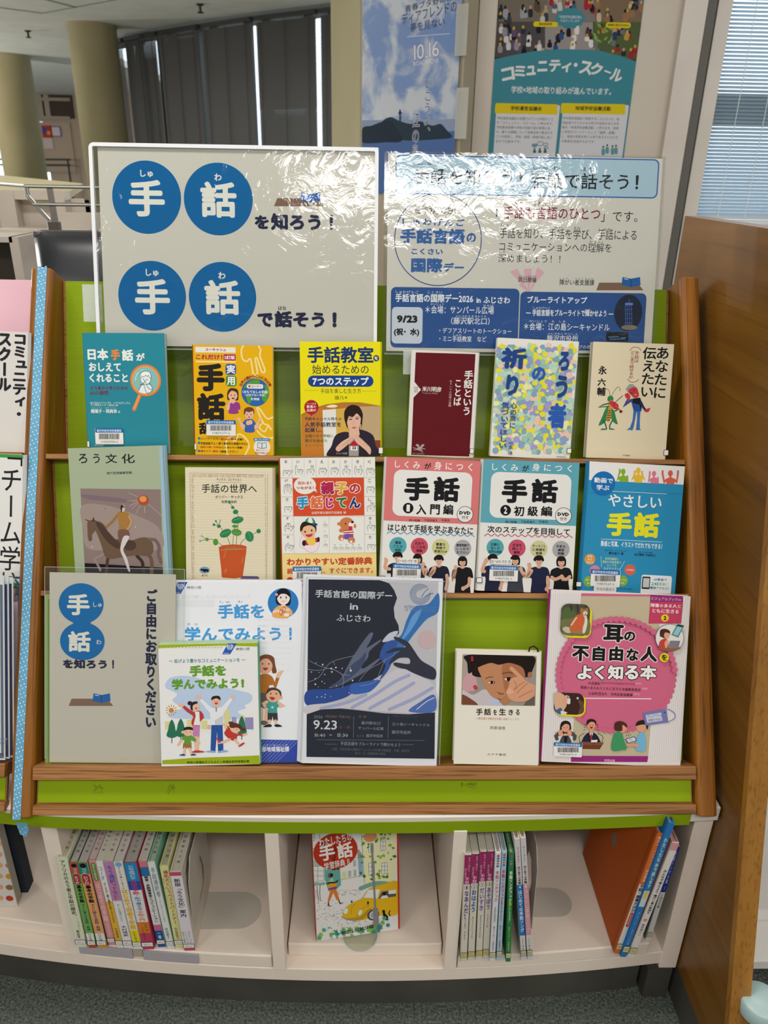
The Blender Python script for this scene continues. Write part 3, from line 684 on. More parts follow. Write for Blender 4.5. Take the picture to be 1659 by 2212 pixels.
# ------------------------------------------------------------------ the two laminated signs behind the top tier
SL = math.radians(15.7)
SP = PL((0, 1.190, CAMZ-.425), (1, 0, 0), (0, math.sin(SL), math.cos(SL)))
film = clear('crumpled_clear_film', 'f6f7f5', .05, .07, bump=.12, bscale=26)
film2 = clear('smooth_clear_film', 'f1f4f2', .05, .06, bump=.12, bscale=5)
rimm = ink('d9dadb', .35, .4)
def sign(label, q, case, fr, paper, rim):
    x0, x1, v1, v0 = fit(SP, q); cx0, cx1, cv1, cv0 = fit(SP, case)
    P = SP.moved(x0, v0)
    root = thing('sign', label, 'sign', P.mat())
    mb = MB(); mb.box(0, x1-x0, 0, .0006, 0, v1-v0, ink(paper, .5, .2)); a = Art(mb, P, fr, 0.0, clip=(0, 0, x1-x0, v1-v0))
    def fin():
        mb.make('printed_sheet', root)
        u0, u1, w0, w1 = cx0-x0, cx1-x0, cv0-v0, cv1-v0
        f = MB(); n = 2
        f.add([(u0, -.0034, w0), (u1, -.0034, w0), (u1, -.0034, w1), (u0, -.0034, w1)], [(0, 1, 2, 3)], film); f.make('clear_film', root)
        b = MB(); b.add([(u0, .0016, w0), (u1, .0016, w0), (u1, .0016, w1), (u0, .0016, w1)], [(0, 1, 2, 3)], film2); b.make('backing_film', root)
        if rim:
            r = MB(); t = .0055; y0, y1 = -.0038, .0020; k = 8
            def strip(pts_o, pts_i): 
                n = len(pts_o); vs = [(x, y0, z) for x, z in pts_o]+[(x, y0, z) for x, z in pts_i]+[(x, y1, z) for x, z in pts_o]+[(x, y1, z) for x, z in pts_i]
                fs = []
                for i in range(n-1): fs += [(i, i+1, n+i+1, n+i), (2*n+i, 3*n+i, 3*n+i+1, 2*n+i+1), (i, 2*n+i, 2*n+i+1, i+1), (n+i, n+i+1, 3*n+i+1, 3*n+i)]
                r.add(vs, fs, rimm)
            R = .008
            def loop(d):
                o = [(u0+d, w0)]
                for cxx, czz, q0 in ((u0+R, w1-R, math.pi), (u1-R, w1-R, math.pi/2)):
                    o += [(cxx+(R-d)*math.cos(q0-i*math.pi/2/k), czz+(R-d)*math.sin(q0-i*math.pi/2/k)) for i in range(k+1)]
                return o+[(u1-d, w0)]
            strip(loop(0), loop(t)); r.make('case_rim', root)
        # clear sleeve that carries the sign down to the ledge
        s = MB(); s.add([(u0+.004, .0024, -v0+.004), (u1-.004, .0024, -v0+.004), (u1-.004, .0024, w0+.02), (u0+.004, .0024, w0+.02)], [(0, 1, 2, 3)], film2); s.make('clear_sleeve', root)
        e = MB(); e.box(u0+.003, u1-.003, .0018, .0028, w0-.002, w0+.0005, clear('edge_line', 'c8d6b8', .1, .2, haze=.25)); e.make('sleeve_edge', root)
    return root, a, fin
BL = '005f9c'
def big_circles(a, cs):
    for cx, cy, rx, ry, ch, kana, tx, ty, tw, th_, kx, ky in cs:
        a.ell(cx, cy, rx, ry, BL, 56); a.text(ch, tx, ty, tx+tw, ty+th_, 'dddbd2', b=.035); a.text(kana, kx-35 if len(kana) > 1 else kx-20, ky, kx+35 if len(kana) > 1 else kx+20, ky+40, 'dddbd2', b=.03)
def table_and_book(a, x, y, s):
    """brown table top with an open blue book on it"""
    a.poly([(x-130*s, y), (x+140*s, y), (x+105*s, y-44*s), (x-112*s, y-44*s)], '7a5f50')
    a.poly([(x+20*s, y-76*s), (x+68*s, y-66*s), (x+120*s, y-76*s), (x+124*s, y-30*s), (x+70*s, y-18*s), (x+16*s, y-30*s)], '1b5ba0'); a.line([(x+69*s, y-66*s), (x+69*s, y-20*s)], 3*s, '12304f')
    a.line([(x+30*s, y-66*s), (x+52*s, y-62*s)], 4*s, 'cdd6de')
# left sign
root, a, fin = sign('large white laminated sign with four blue circles of sign-language lettering, left of two', [(210, 318), (812, 326), (807, 753), (229, 746)], [(192, 308), (819, 321), (813, 757), (212, 752)], (180, 300, 2.5136), 'c6c2b9', True)
big_circles(a, [(344, 318, 187, 191, '手', 'しゅ', 246, 222, 196, 200, 344, 168), (733, 328, 187, 189, '話', 'わ', 636, 232, 196, 196, 731, 188), (374, 853, 184, 185, '手', 'しゅ', 280, 760, 190, 194, 374, 706), (756, 859, 183, 185, '話', 'わ', 658, 766, 194, 190, 752, 722)])
a.text('を', 930, 415, 1008, 490, '1d2140', b=.055); a.text('知ろう', 1018, 405, 1290, 498, '1d2140', b=.055); a.text('！', 1336, 412, 1356, 496, '1d2140', b=.07); a.text('し', 1060, 372, 1076, 392, '1d2140')
a.text('で', 945, 945, 1030, 1022, '1d2140', b=.055); a.text('話そう', 1038, 935, 1310, 1026, '1d2140', b=.055); a.text('！', 1352, 942, 1376, 1024, '1d2140', b=.07); a.text('はな', 1058, 908, 1102, 930, '1d2140', b=.02)
table_and_book(a, 1165, 366, 1.0)
fin()
# right sign
root, a, fin = sign('large laminated sign with pale blue heading and dark blue panels, right of two', [(843, 333), (1436, 342), (1402, 766), (830, 757)], [(831, 325), (1438, 341), (1412, 770), (826, 762)], (820, 310, 2.592), 'cbc8c0', False)
a.rect(88, 75, 1562, 296, '2c5fa6', r=30); a.rect(95, 82, 1555, 289, 'a4bfd0', r=25)
for t, x0, x1, y0, y1 in (('手話を知ろう', 190, 745, 140, 232), ('！', 782, 800, 160, 240), ('手話で話そう', 842, 1395, 165, 256), ('！', 1432, 1450, 178, 258)): a.text(t, x0, y0, x1, y1, '23262d', b=.012 if len(t) > 1 else .03)
for t, x0, x1, y in (('しゅわ', 215, 356, 98), ('し', 506, 530, 104), ('しゅわ', 862, 1008, 124), ('はな', 1128, 1202, 132)): a.text(t, x0, y, x1, y+24, '23262d', gap=.3)
a.ring(327, 540, 243, 247, 5, '2b4c8a', 64)
a.text('毎年9月23日は', 196, 356, 454, 396, '1f2024'); a.text('まいとし　がつ　にち', 196, 340, 420, 356, '1f2024')
a.text('しゅわげんご', 128, 420, 476, 462, '2f5d9c', b=.03, gap=.15); a.text('手話言語', 115, 475, 478, 562, '2f5d9c', b=.045); a.text('の', 486, 500, 540, 556, '2f5d9c', b=.045)
a.text('こくさい', 178, 588, 354, 622, '2f5d9c', b=.03); a.text('国際', 176, 640, 352, 722, '2f5d9c', b=.045); a.text('デー', 358, 668, 472, 718, '2f5d9c', b=.04)
a.text('「', 652, 352, 688, 410, '1f2024'); a.text('手話も言語のひとつ', 694, 355, 1236, 425, '7d1f3a', b=.012); a.text('」です。', 1240, 380, 1445, 440, '1f2024'); a.text('しゅわ　げんご', 700, 322, 992, 350, '5a1f33')
a.text('手話を知り、手話を学び、手話による', 672, 478, 1440, 536, '1f2024'); a.text('コミュニケーションへの理解を', 670, 555, 1298, 606, '1f2024'); a.text('深めましょう！！', 664, 622, 1012, 668, '1f2024')
for t, x0, x1, y in (('しゅわ', 680, 754, 450), ('し', 824, 840, 456), ('しゅわ', 954, 1026, 462), ('まな', 1088, 1124, 466), ('しゅわ', 1228, 1300, 474), ('りかい', 1176, 1250, 546), ('ふか', 668, 706, 600)): a.text(t, x0, y, x1, y+14, '2a2a30')
a.poly([(728, 718), (772, 700), (816, 790), (846, 840), (806, 800)], 'd3a6b2'); a.poly([(806, 704), (852, 700), (846, 770), (838, 836), (822, 770)], 'd3a6b2'); a.poly([(884, 690), (922, 722), (872, 780), (838, 838), (856, 780)], 'd3a6b2'); a.poly([(778, 790), (800, 785), (838, 838)], 'd3a6b2')
a.text('同日開催', 778, 748, 878, 778, '2a2528', b=.01); a.text('どうじつかいさい', 780, 738, 878, 748, '2a2528')
a.text('障がい者支援課', 1008, 762, 1202, 794, '1f2024', b=.01); a.text('しょう　　しゃしえんか', 1008, 752, 1200, 762, '1f2024')
table_and_book(a, 1340, 822, .98)
a.rect(62, 808, 778, 1146, '274f8e', r=28); a.rect(783, 834, 1486, 1158, '274f8e', r=28)
a.rect(68, 916, 240, 1120, 'c3cad6', r=22); a.text('9/23', 96, 962, 212, 1004, '17181c', b=.06); a.text('(祝･水)', 80, 1034, 222, 1080, '17181c', b=.05)
wt = 'dfe3e8'
a.text('手話言語の国際デー2026', 88, 842, 524, 890, wt, b=.03); a.text('in ふじさわ', 542, 858, 730, 896, wt, b=.03); a.text('しゅわげんご　　こくさい', 90, 824, 352, 840, wt)
for t, x0, y0, x1, y1 in (('＊会場：サンパール広場', 256, 910, 640, 954), ('（藤沢駅北口）', 400, 974, 616, 1014), ('・デフアスリートのトークショー', 334, 1034, 738, 1064), ('・ミニ手話教室　など', 334, 1078, 598, 1110), ('＊会場：江の島シーキャンドル', 808, 1006, 1288, 1048), ('藤沢市役所', 936, 1074, 1112, 1108)): a.text(t, x0, y0, x1, y1, wt, b=.008)
a.text('ブルーライトアップ', 826, 856, 1162, 896, wt, b=.03); a.text('― 手話言語をブルーライトで輝かせよう ―', 820, 930, 1308, 968, wt, b=.025)
for t, x0, x1, y in (('かいじょう', 286, 360, 894), ('ひろば', 578, 638, 902), ('ふじさわえききたぐち', 424, 598, 962), ('しゅわ', 412, 460, 1066), ('しゅわげんご', 860, 956, 914), ('かがや', 1150, 1180, 926), ('かいじょう　え　しま', 838, 1040, 990), ('ふじさわしやくしょ', 938, 1106, 1060)): a.text(t, x0, y, x1, y+12, wt)
a.text('※ライトアップの様子', 960, 1128, 1210, 1150, wt)
# night photo of a lit blue tower in an oval, and a dark photo
a.ell(1392, 948, 78, 98, '1a2238', 40)
a.ell(1398, 1030, 45, 14, '7d745a'); tw = '4c6fc0'
for x in (1378, 1388, 1400, 1412): a.line([(x-4, 908), (x, 1000), (x-6, 1024)], 2.5, tw)
for y in (905, 930, 955, 980, 1005): a.line([(1372, y), (1416, y-2)], 2, tw)
a.rect(1374, 892, 1418, 906, '5a7bd0', r=4); a.line([(1396, 872), (1396, 892)], 3, tw)
a.rect(1268, 1056, 1392, 1108, '15171c'); a.lines([(1280, 1084, 1340, 1082), (1350, 1088, 1380, 1086), (1285, 1096, 1375, 1094)], 4, '5e86b8')
fin()
# clear tape pieces holding the sleeves
for x, y, w, h, la in ((172, 612, 46, 82, 'strip of clear tape beside the left edge of the four-circle sign'), (871, 757, 20, 52, 'strip of clear tape hanging under the dark blue panels, left of the maroon book')):
    P = SP; u0, v1 = P.uv(x, y); u1, v0 = P.uv(x+w, y+h); mb = MB(); mb.box(u0, u1, .010 if x < 300 else -.0040, .0104 if x < 300 else -.0037, v0, v1, clear('cloudy_tape', 'eef2ea', .08, .25, bump=.3, bscale=120, haze=.3))
    tag(mb.make('clear_tape', mw=SP.mat()), la, 'tape')
# ------------------------------------------------------------------ top tier: six books
T1 = tier(S3, .010, 16.5)
def bust(a, x, y, w, shirt, hair, skin='c79a7d', long=False, fringe=True, line=None):
    """small printed half figure: x,y head centre, w head width"""
    h = w*.62
    a.blob([(x-w*1.25, y+w*2.6), (x-w*1.15, y+w*1.25), (x-w*.5, y+w*.85), (x, y+w*.95), (x+w*.5, y+w*.85), (x+w*1.15, y+w*1.25), (x+w*1.25, y+w*2.6)], shirt, 4)
    a.poly([(x-w*.2, y+w*.3), (x+w*.2, y+w*.3), (x+w*.28, y+w*.95), (x, y+w*1.1), (x-w*.28, y+w*.95)], skin)
    if long: a.blob([(x-w*.62, y+w*.55), (x-w*.6, y-w*.3), (x, y-w*.8), (x+w*.6, y-w*.3), (x+w*.62, y+w*.55), (x, y+w*.4)], hair)
    else: a.ell(x, y-w*.15, w*.55, w*.6, hair)
    a.ell(x, y+w*.06, w*.44, w*.55, skin)
    if fringe: a.blob([(x-w*.5, y+w*.0), (x-w*.5, y-w*.4), (x, y-w*.72), (x+w*.5, y-w*.4), (x+w*.5, y), (x+w*.3, y-w*.22), (x-w*.2, y-w*.25)], hair)
    for s in (-1, 1): a.ell(x+s*w*.18, y+w*.08, w*.05, w*.055, '2a1d18', 10)
    a.line([(x-w*.1, y+w*.36), (x, y+w*.39), (x+w*.1, y+w*.36)], w*.06, '9c4a44')
def arm(a, pts, w, c): a.line(pts, w, c, curve=True); a.ell(pts[-1][0], pts[-1][1], w*.62, w*.7, c, 12)
# teal book with magnifying glass
r, mb, a, pb, P, Wd, H = book('book', 'teal paperback with an orange magnifying glass, leftmost on the top tier', T1, [(177.5, 716.5), (355.5, 722), (364, 985), (192, 985)], .013, '2a7f8f', side='L', pages='d6d3c8', frame=(165, 705, 7.9))
w = 'd9dcd6'; tx = a.text
tx('日本', 190, 380, 545, 575, w, b=.045); tx('手', 588, 390, 745, 578, 'd9803f', b=.045); tx('話', 775, 392, 972, 590, w, b=.045); tx('が', 1020, 455, 1168, 588, w, b=.045)
tx('おしえて', 212, 618, 760, 770, w, b=.04); tx('くれること', 222, 806, 880, 956, w, b=.04)
tx('ろう者から学ぶための', 236, 1018, 876, 1086, '6d2440', b=.02); tx('65の疑問', 236, 1100, 545, 1172, '6d2440', b=.02)
tx('NPO法人バイリンガル・バイカルチュラル', 238, 1284, 918, 1330, w); tx('ろう教育センター(BBED) 編', 248, 1328, 708, 1368, w); tx('榧陽子・岡典栄', 248, 1412, 692, 1482, w, b=.02); tx('著', 710, 1440, 746, 1478, w); tx('かや ようこ　おか のりえ', 258, 1384, 680, 1400, w)
a.line([(1088, 1160), (985, 1415)], 62, 'd0793c'); a.line([(1080, 1165), (990, 1400)], 34, 'e39350')
a.ell(1182, 922, 264, 272, 'cf7a3d', 48); a.ell(1182, 922, 238, 245, 'e39350', 48); a.ell(1182, 924, 218, 226, '7fb2ab', 48)
ol = '2f3b66'
a.blob([(1062, 1092), (1110, 1010), (1190, 990), (1260, 1000), (1296, 1060), (1290, 1110), (1230, 1140), (1110, 1138)], 'd7e0dc')
a.ell(1182, 890, 92, 105, ol, 30); a.ell(1182, 892, 86, 98, 'd7e0dc', 30); a.blob([(1090, 850), (1110, 790), (1180, 764), (1250, 790), (1276, 850), (1250, 880), (1235, 830), (1210, 860), (1190, 830), (1150, 862), (1120, 850), (1110, 890)], 'dfe6e2')
a.line([(1110, 890), (1120, 848), (1150, 862), (1190, 830), (1210, 860), (1235, 830), (1250, 880)], 6, ol); a.line([(1092, 870), (1090, 830), (1130, 775), (1190, 765), (1250, 785), (1276, 850), (1266, 900)], 6, ol, curve=True)
for x, y in ((1150, 900), (1205, 908)): a.ell(x, y, 8, 10, ol, 10)
a.line([(1090, 992), (1140, 985), (1172, 920), (1182, 960), (1200, 1000), (1240, 1060), (1290, 1080)], 6, ol, curve=True); a.line([(1062, 1092), (1112, 1000), (1150, 990), (1190, 1110), (1230, 1140), (1280, 1110)], 6, ol, curve=True); a.line([(1200, 990), (1260, 985), (1296, 1050), (1288, 1120)], 6, ol, curve=True)
a.line([(1008, 920), (1020, 850), (1058, 785)], 18, 'a9d3c9', curve=True); a.line([(1096, 762), (1150, 742)], 18, 'a9d3c9')
tx('大修館書店', 310, 2020, 470, 2046, w)
done(r, mb, pb); sticker(r, P, a, 328, 1740, 806, 2012, '001213910-1'); call_tag(r, P, a, 188, 1958, 232, 2060)
# yellow dictionary
r, mb, a, pb, P, Wd, H = book('book', 'orange-yellow sign-language dictionary with a globe and two drawn people, on the top tier', T1, [(417.5, 744), (588, 747.5), (591.5, 985), (421.5, 984)], .014, 'd8a515', spine='a3431f', side='L', pages='d8d2c6', frame=(405, 735, 8.295))
tx = a.text; pale = 'e4cf8a'
a.line([(1000, 100), (965, 180), (985, 330), (1060, 380), (1130, 340), (1180, 600), (1240, 610), (1250, 560), (1210, 330)], 30, pale, curve=True); a.line([(1210, 330), (1250, 330), (1330, 560), (1390, 540), (1300, 290), (1310, 180), (1270, 100)], 30, pale, curve=True)
a.line([(1500, 1600), (1440, 1520), (1360, 1480), (1250, 1240), (1290, 1225), (1420, 1400), (1530, 1380)], 30, pale, curve=True); a.line([(1250, 1620), (1300, 1680), (1420, 1750), (1530, 1750)], 30, pale, curve=True); a.line([(1350, 1480), (1290, 1560), (1380, 1640), (1440, 1540)], 26, pale, curve=True)
a.line([(720, 2060), (690, 1900), (720, 1760), (860, 1700), (960, 1690), (1060, 1780), (1100, 1900), (1030, 2060)], 30, pale, curve=True); a.line([(760, 1780), (860, 1800), (900, 1720)], 26, pale, curve=True)
a.rect(140, 122, 862, 222, 'd9d5cc'); tx('ユーキャン', 318, 140, 632, 194, 'a02348', b=.03); tx('の', 642, 158, 690, 202, '3a2a24', b=.02)
tx('これだけ！', 148, 255, 625, 345, 'a32a48', b=.045); a.rect(645, 252, 864, 362, 'a32a55', r=20); tx('2訂版', 660, 275, 848, 342, 'e4dfd6', b=.03)
a.rect(145, 370, 865, 398, 'e3cf8e')
tx('手', 165, 412, 665, 914, '26221f', b=.055); tx('話', 172, 945, 680, 1438, '26221f', b=.05); tx('辞', 205, 1470, 470, 1690, '26221f', b=.05)
a.rect(680, 424, 872, 620, '2b4e94', r=50); tx('実', 700, 440, 856, 600, 'dedcd6', b=.03); a.rect(688, 634, 880, 828, '3f8238', r=50); tx('用', 706, 656, 852, 806, 'dedcd6', b=.03)
sk = 'd9ab8c'
def lady(a):
    a.blob([(712, 1040), (715, 930), (760, 865), (820, 858), (890, 880), (915, 950), (910, 1060), (880, 1080), (740, 1075)], '4a2f22'); a.ell(812, 985, 84, 96, sk); a.blob([(728, 985), (745, 905), (815, 875), (885, 915), (898, 985), (870, 930), (800, 905), (760, 930)], '4a2f22')
    a.blob([(742, 1310), (750, 1180), (700, 1160), (720, 1120), (800, 1100), (880, 1105), (938, 1140), (945, 1240), (905, 1245), (910, 1310)], '8c3a80', 4); a.poly([(780, 1070), (850, 1070), (860, 1110), (815, 1140), (775, 1110)], sk)
    a.blob([(700, 1160), (740, 1170), (800, 1080), (820, 1065), (790, 1060), (745, 1100)], sk); a.blob([(692, 1230), (712, 1150), (760, 1165), (745, 1250), (710, 1258)], sk); a.ell(785, 1085, 36, 40, sk)
    for x in (782, 848): a.ell(x, 985, 8, 13, '2a1c18', 10)
    a.ell(818, 1040, 26, 14, '9a3a34')
lady(a)
a.blob([(1030, 1640), (1035, 1520), (985, 1500), (1030, 1430), (1110, 1410), (1180, 1430), (1230, 1510), (1195, 1530), (1195, 1645)], '3b5a9e', 4)
for q in ([(880, 1400), (930, 1480), (965, 1580), (1020, 1590), (1020, 1540), (1000, 1500), (960, 1460), (950, 1390)], [(1325, 1390), (1290, 1470), (1260, 1580), (1205, 1595), (1200, 1540), (1225, 1500), (1265, 1440), (1280, 1390)]): a.blob(q, sk)
a.ell(1105, 1310, 88, 98, sk); a.blob([(1012, 1320), (1015, 1240), (1060, 1205), (1120, 1198), (1180, 1225), (1198, 1300), (1190, 1330), (1170, 1270), (1100, 1290), (1050, 1275), (1030, 1330)], '6b3f2a')
for x in (1070, 1140): a.ell(x, 1330, 7, 12, '2a1c18', 10)
a.ell(1105, 1375, 12, 14, '8f3a34'); a.ell(1085, 1480, 36, 42, sk); a.ell(1130, 1470, 36, 42, sk)
a.ell(1215, 935, 250, 248, '2c5f9c', 48); a.blob([(1060, 780), (1150, 720), (1260, 700), (1300, 760), (1240, 830), (1150, 860), (1030, 850), (1000, 860)], '4f8f3c'); a.blob([(1380, 800), (1440, 840), (1455, 960), (1400, 1110), (1340, 1060), (1330, 960), (1390, 900)], '4f8f3c'); a.blob([(1060, 1010), (1150, 1000), (1140, 1090), (1110, 1150), (1070, 1080)], '4f8f3c')
a.rect(1065, 788, 1356, 866, 'dcd9d2', r=26); tx('新コーナー', 1090, 802, 1330, 850, 'a02348', b=.03); tx('〈おもてなしの手話〉', 985, 898, 1450, 955, 'dfe3e2', b=.025); tx('〈国際手話の単語〉', 1030, 962, 1400, 1004, 'dfe3e2'); tx('を特設', 1135, 1030, 1292, 1078, 'dfe3e2', b=.02)
a.arc('世界の国からこんにちは！', 1215, 935, 292, -62, 62, 56, '8c2430', b=.03)
for y in (1758, 1838, 1984): a.ell(208, y, 24, 24, '1f6ea0', 14)
k = '2a2119'; rd = 'a32a24'
tx('コンパクトな中に', 234, 1742, 590, 1784, k, b=.02); tx('約3400語', 598, 1750, 826, 1796, rd, b=.03); tx('を収録！', 840, 1756, 1000, 1796, k, b=.02)
tx('手話会話でよく使う実用的な単語を中心に', 234, 1826, 1096, 1876, k, b=.02); tx('同形や使い方例', 234, 1896, 560, 1936, rd, b=.025); tx('などもあわせて掲載！', 570, 1904, 996, 1942, k, b=.02); tx('開きやすい製本', 240, 1966, 552, 2008, rd, b=.025); tx('で練習しやすい！', 560, 1974, 905, 2016, k, b=.02)
a.ell(1335, 1915, 148, 150, 'd9d4c9', 40); a.rect(1180, 1755, 1482, 1806, '2a76ae', r=26); tx('試してください', 1205, 1764, 1462, 1796, 'dfe3e2', b=.02)
for s in (-1, 1): a.poly([(1335, 1840), (1335+s*80, 1825), (1335+s*85, 1930), (1335, 1945)], '6d7880'); a.poly([(1335+s*8, 1850), (1335+s*70, 1838), (1335+s*74, 1920), (1335+s*8, 1932)], 'cdd2d4')
tx('開きやすくて', 1230, 1956, 1440, 1990, rd); tx('両手が使える!!', 1212, 2002, 1464, 2038, rd, b=.015)
done(r, mb, pb); sticker(r, P, a, 342, 1432, 868, 1708, '001139277-6'); call_tag(r, P, a, 128, 1850, 168, 1958)
# bright yellow book with a woman making a roof of her hands
r, mb, a, pb, P, Wd, H = book('book', 'bright yellow book with a photo of a woman making a roof with her hands', T1, [(647, 737), (822, 739), (821.5, 987), (651, 986)], .012, 'dcd016', side='R', pages='d8d2c6', frame=(635, 730, 8.093))
tx = a.text; nv = '1e3566'
tx('手話教室', 235, 150, 1390, 440, nv, b=.03); a.ell(1438, 355, 52, 54, nv); tx('を', 1404, 322, 1472, 388, 'e2dcae', b=.03)
tx('始めるための', 320, 468, 1306, 632, '3a4034', b=.005); a.rect(244, 658, 1390, 854, '1c3f80', r=98); tx('7つのステップ', 325, 682, 1308, 832, 'dedfdf', b=.035)
tx('手話を楽しむ生き方', 464, 884, 1172, 968, '3a4034'); tx('藤乃', 712, 1010, 868, 1080, '2c3228'); tx('著', 888, 1024, 930, 1062, '2c3228')
a.lines([(x, 917, x+6, 917) for x in range(190, 440, 14)]+[(x, 930, x+6, 930) for x in range(1200, 1450, 14)], 8, '6a6a28')
a.poly([(128, 2075), (125, 1335), (300, 1240), (560, 1160), (850, 1125), (1150, 1125), (1520, 1185), (1515, 2085)], 'a9702e')
a.poly([(128, 2075), (126, 1400), (300, 1270), (500, 1210), (510, 2075)], 'b8742c'); a.poly([(740, 1240), (960, 1220), (960, 2070), (740, 2070)], 'c9a048'); a.poly([(1150, 1200), (1520, 1190), (1518, 1790), (1160, 1780)], 'b49a74'); a.poly([(1420, 1790), (1518, 1790), (1515, 2085), (1440, 2085)], '7d3f22')
a.poly([(500, 1260), (735, 1240), (745, 2075), (525, 2075)], 'd5d2c9'); a.blob([(570, 1195), (670, 1165), (760, 1185), (720, 1215), (600, 1215)], 'e6d3a6')
a.ell(305, 1212, 125, 126, 'a31f26', 40); a.poly([(285, 1330), (325, 1330), (305, 1375)], 'a31f26'); tx('パート生活', 222, 1132, 384, 1166, 'e3d2cc'); tx('普通の', 218, 1176, 386, 1226, 'e3d2cc', b=.02); tx('主婦が', 222, 1238, 388, 1290, 'e3d2cc', b=.02)
suit = '2b2630'; skn = 'd2a891'
a.blob([(620, 2090), (660, 1880), (730, 1700), (900, 1640), (1050, 1680), (1150, 1600), (1370, 1690), (1430, 1880), (1470, 2090)], suit, 5)
a.poly([(960, 1700), (1140, 1690), (1130, 2085), (960, 2085)], '9a9790'); a.poly([(965, 1580), (1130, 1560), (1150, 1690), (1050, 1760), (960, 1700)], skn)
a.blob([(880, 1400), (885, 1280), (950, 1195), (1040, 1170), (1140, 1205), (1200, 1320), (1195, 1450), (1180, 1600), (1160, 1500), (950, 1540), (940, 1600), (905, 1500)], '2a1e1a'); a.blob([(925, 1440), (935, 1380), (1000, 1320), (1100, 1310), (1160, 1370), (1165, 1470), (1130, 1580), (1060, 1645), (1000, 1625), (945, 1550)], skn)
a.blob([(900, 1400), (930, 1300), (1020, 1240), (1120, 1260), (1180, 1330), (1170, 1390), (1100, 1320), (1030, 1380), (960, 1370), (925, 1470)], '2a1e1a')
for x in (990, 1105): a.ell(x, 1425-(x-990)*.1, 26, 9, '30211d', 14); a.line([(x-32, 1395), (x, 1383), (x+34, 1392)], 7, '5a3d30', curve=True)
a.line([(1050, 1440), (1040, 1510), (1060, 1520)], 5, 'b88870', curve=True); a.blob([(1010, 1565), (1050, 1556), (1095, 1562), (1050, 1585)], 'a8564f')
a.blob([(730, 1930), (830, 1820), (960, 1740), (1050, 1660), (1056, 1700), (1020, 1780), (900, 1900), (780, 1985)], skn); a.blob([(1060, 1660), (1130, 1720), (1230, 1810), (1340, 1930), (1330, 2040), (1250, 1960), (1120, 1850), (1070, 1780)], skn)
for q in ([(1000, 1745), (880, 1850), (790, 1900)], [(1035, 1720), (960, 1800), (860, 1890)], [(1075, 1720), (1150, 1810), (1260, 1900)], [(1090, 1700), (1190, 1790), (1300, 1900)]): a.line(q, 5, 'b0846c', curve=True)
a.poly([(958, 1880), (1052, 1785), (1135, 1885), (1052, 1900)], 'a8202a'); a.poly([(990, 1888), (1108, 1888), (1108, 1970), (990, 1965)], 'dedbd4'); a.rect(1022, 1895, 1085, 1946, '2b2630'); a.lines([(1053, 1895, 1053, 1946), (1022, 1920, 1085, 1920)], 8, 'dedbd4')
dn = '27304a'
tx('予約キャンセル待ちの', 188, 1384, 834, 1446, dn, b=.015); tx('人気手話教室を', 190, 1470, 826, 1556, dn, b=.02); tx('起業し、', 190, 1570, 490, 1650, dn, b=.02); gr = '3f5a3a'
tx('全国のろう学校に', 192, 1684, 692, 1740, gr, b=.01); tx('寄付を始めた', 194, 1766, 584, 1826, gr, b=.01); tx('ストーリー', 196, 1852, 492, 1908, gr, b=.01); tx('セルバ出版', 735, 2000, 932, 2036, 'b9b4b0')
sp = MB(); 
done(r, mb, pb); call_tag(r, P, a, 1475, 1908, 1560, 2025)
# maroon pocket book
r, mb, a, pb, P, Wd, H = book('book', 'narrow maroon pocket book with a white border and white vertical lettering', T1, [(890, 755), (1034, 762), (1022, 989), (879, 985)], .010, 'd3cec8', side='R', pages='cfc8ba', frame=(865, 740, 8.508))
tx = a.text
a.poly([(283, 180), (1380, 212), (1265, 2095), (198, 2065), (240, 1010), (378, 868), (258, 722)], '5c171d')
tx('手話という', 1155, 512, 1318, 1335, 'd8d2cc', b=.03, vert=True); tx('ことば', 988, 688, 1122, 1160, 'd8d2cc', b=.025, vert=True); tx('もう一つの日本の言語', 890, 690, 945, 1180, 'c9b3ae', vert=True)
tx('米川明彦', 400, 808, 755, 905, 'd8d2cc', b=.02); tx('Yonekawa Akihiko', 398, 912, 692, 945, 'a98f8a'); tx('PHP', 250, 812, 328, 842, '4a4444'); tx('新書', 252, 852, 320, 880, '4a4444'); tx('186', 256, 890, 320, 916, '4a4444')
g = '9a9292'; a.blob([(280, 1890), (310, 1862), (340, 1880), (350, 1920), (400, 1870), (440, 1880), (400, 1930), (380, 1950), (390, 1980), (330, 1985), (300, 1960), (320, 1920)], g); a.line([(300, 1950), (230, 1930)], 12, g); a.line([(310, 1965), (245, 1972)], 12, g); a.line([(385, 1945), (450, 1955)], 14, g); a.line([(375, 1975), (385, 2010)], 12, g); a.line([(390, 1970), (412, 2020)], 10, g); tx('PHP SHINSHO', 218, 2030, 440, 2056, 'a08a88')
done(r, mb, pb); call_tag(r, P, a, 1270, 1945, 1350, 2042)
# white book with pastel petals
r, mb, a, pb, P, Wd, H = book('book', 'white book covered in pastel petals with blue brush lettering', T1, [(1074, 730), (1251, 737), (1229, 991), (1059, 988)], .013, 'd9d6ce', side='R', pages='d5cfc0', frame=(1040, 720, 7.213))
tx = a.text
rp = random.Random(11); pc = ['8f93bf', 'b9ccb6', '8fb3a8', 'd7d043', 'e2b9a8', 'dfdc9c', '7aa0a4', '9a95c4', '95b8a6', 'd8cf3a', '7f9cb4', 'a9c9bb']
pts = []
for gy in range(27):
    for gx_ in range(21):
        x = 215+gx_*60+(gy % 2)*30+rp.uniform(-16, 16); y = 200+gy*63+rp.uniform(-16, 16)
        sl = (y-200)/1700
        L = 280-110*sl+40*math.sin(y*.02); R = 1480-110*sl+30*math.sin(y*.017+1)
        if gy in (0, 26) and rp.random() < .45: continue
        if L-30 < x < R: pts.append((x, y))
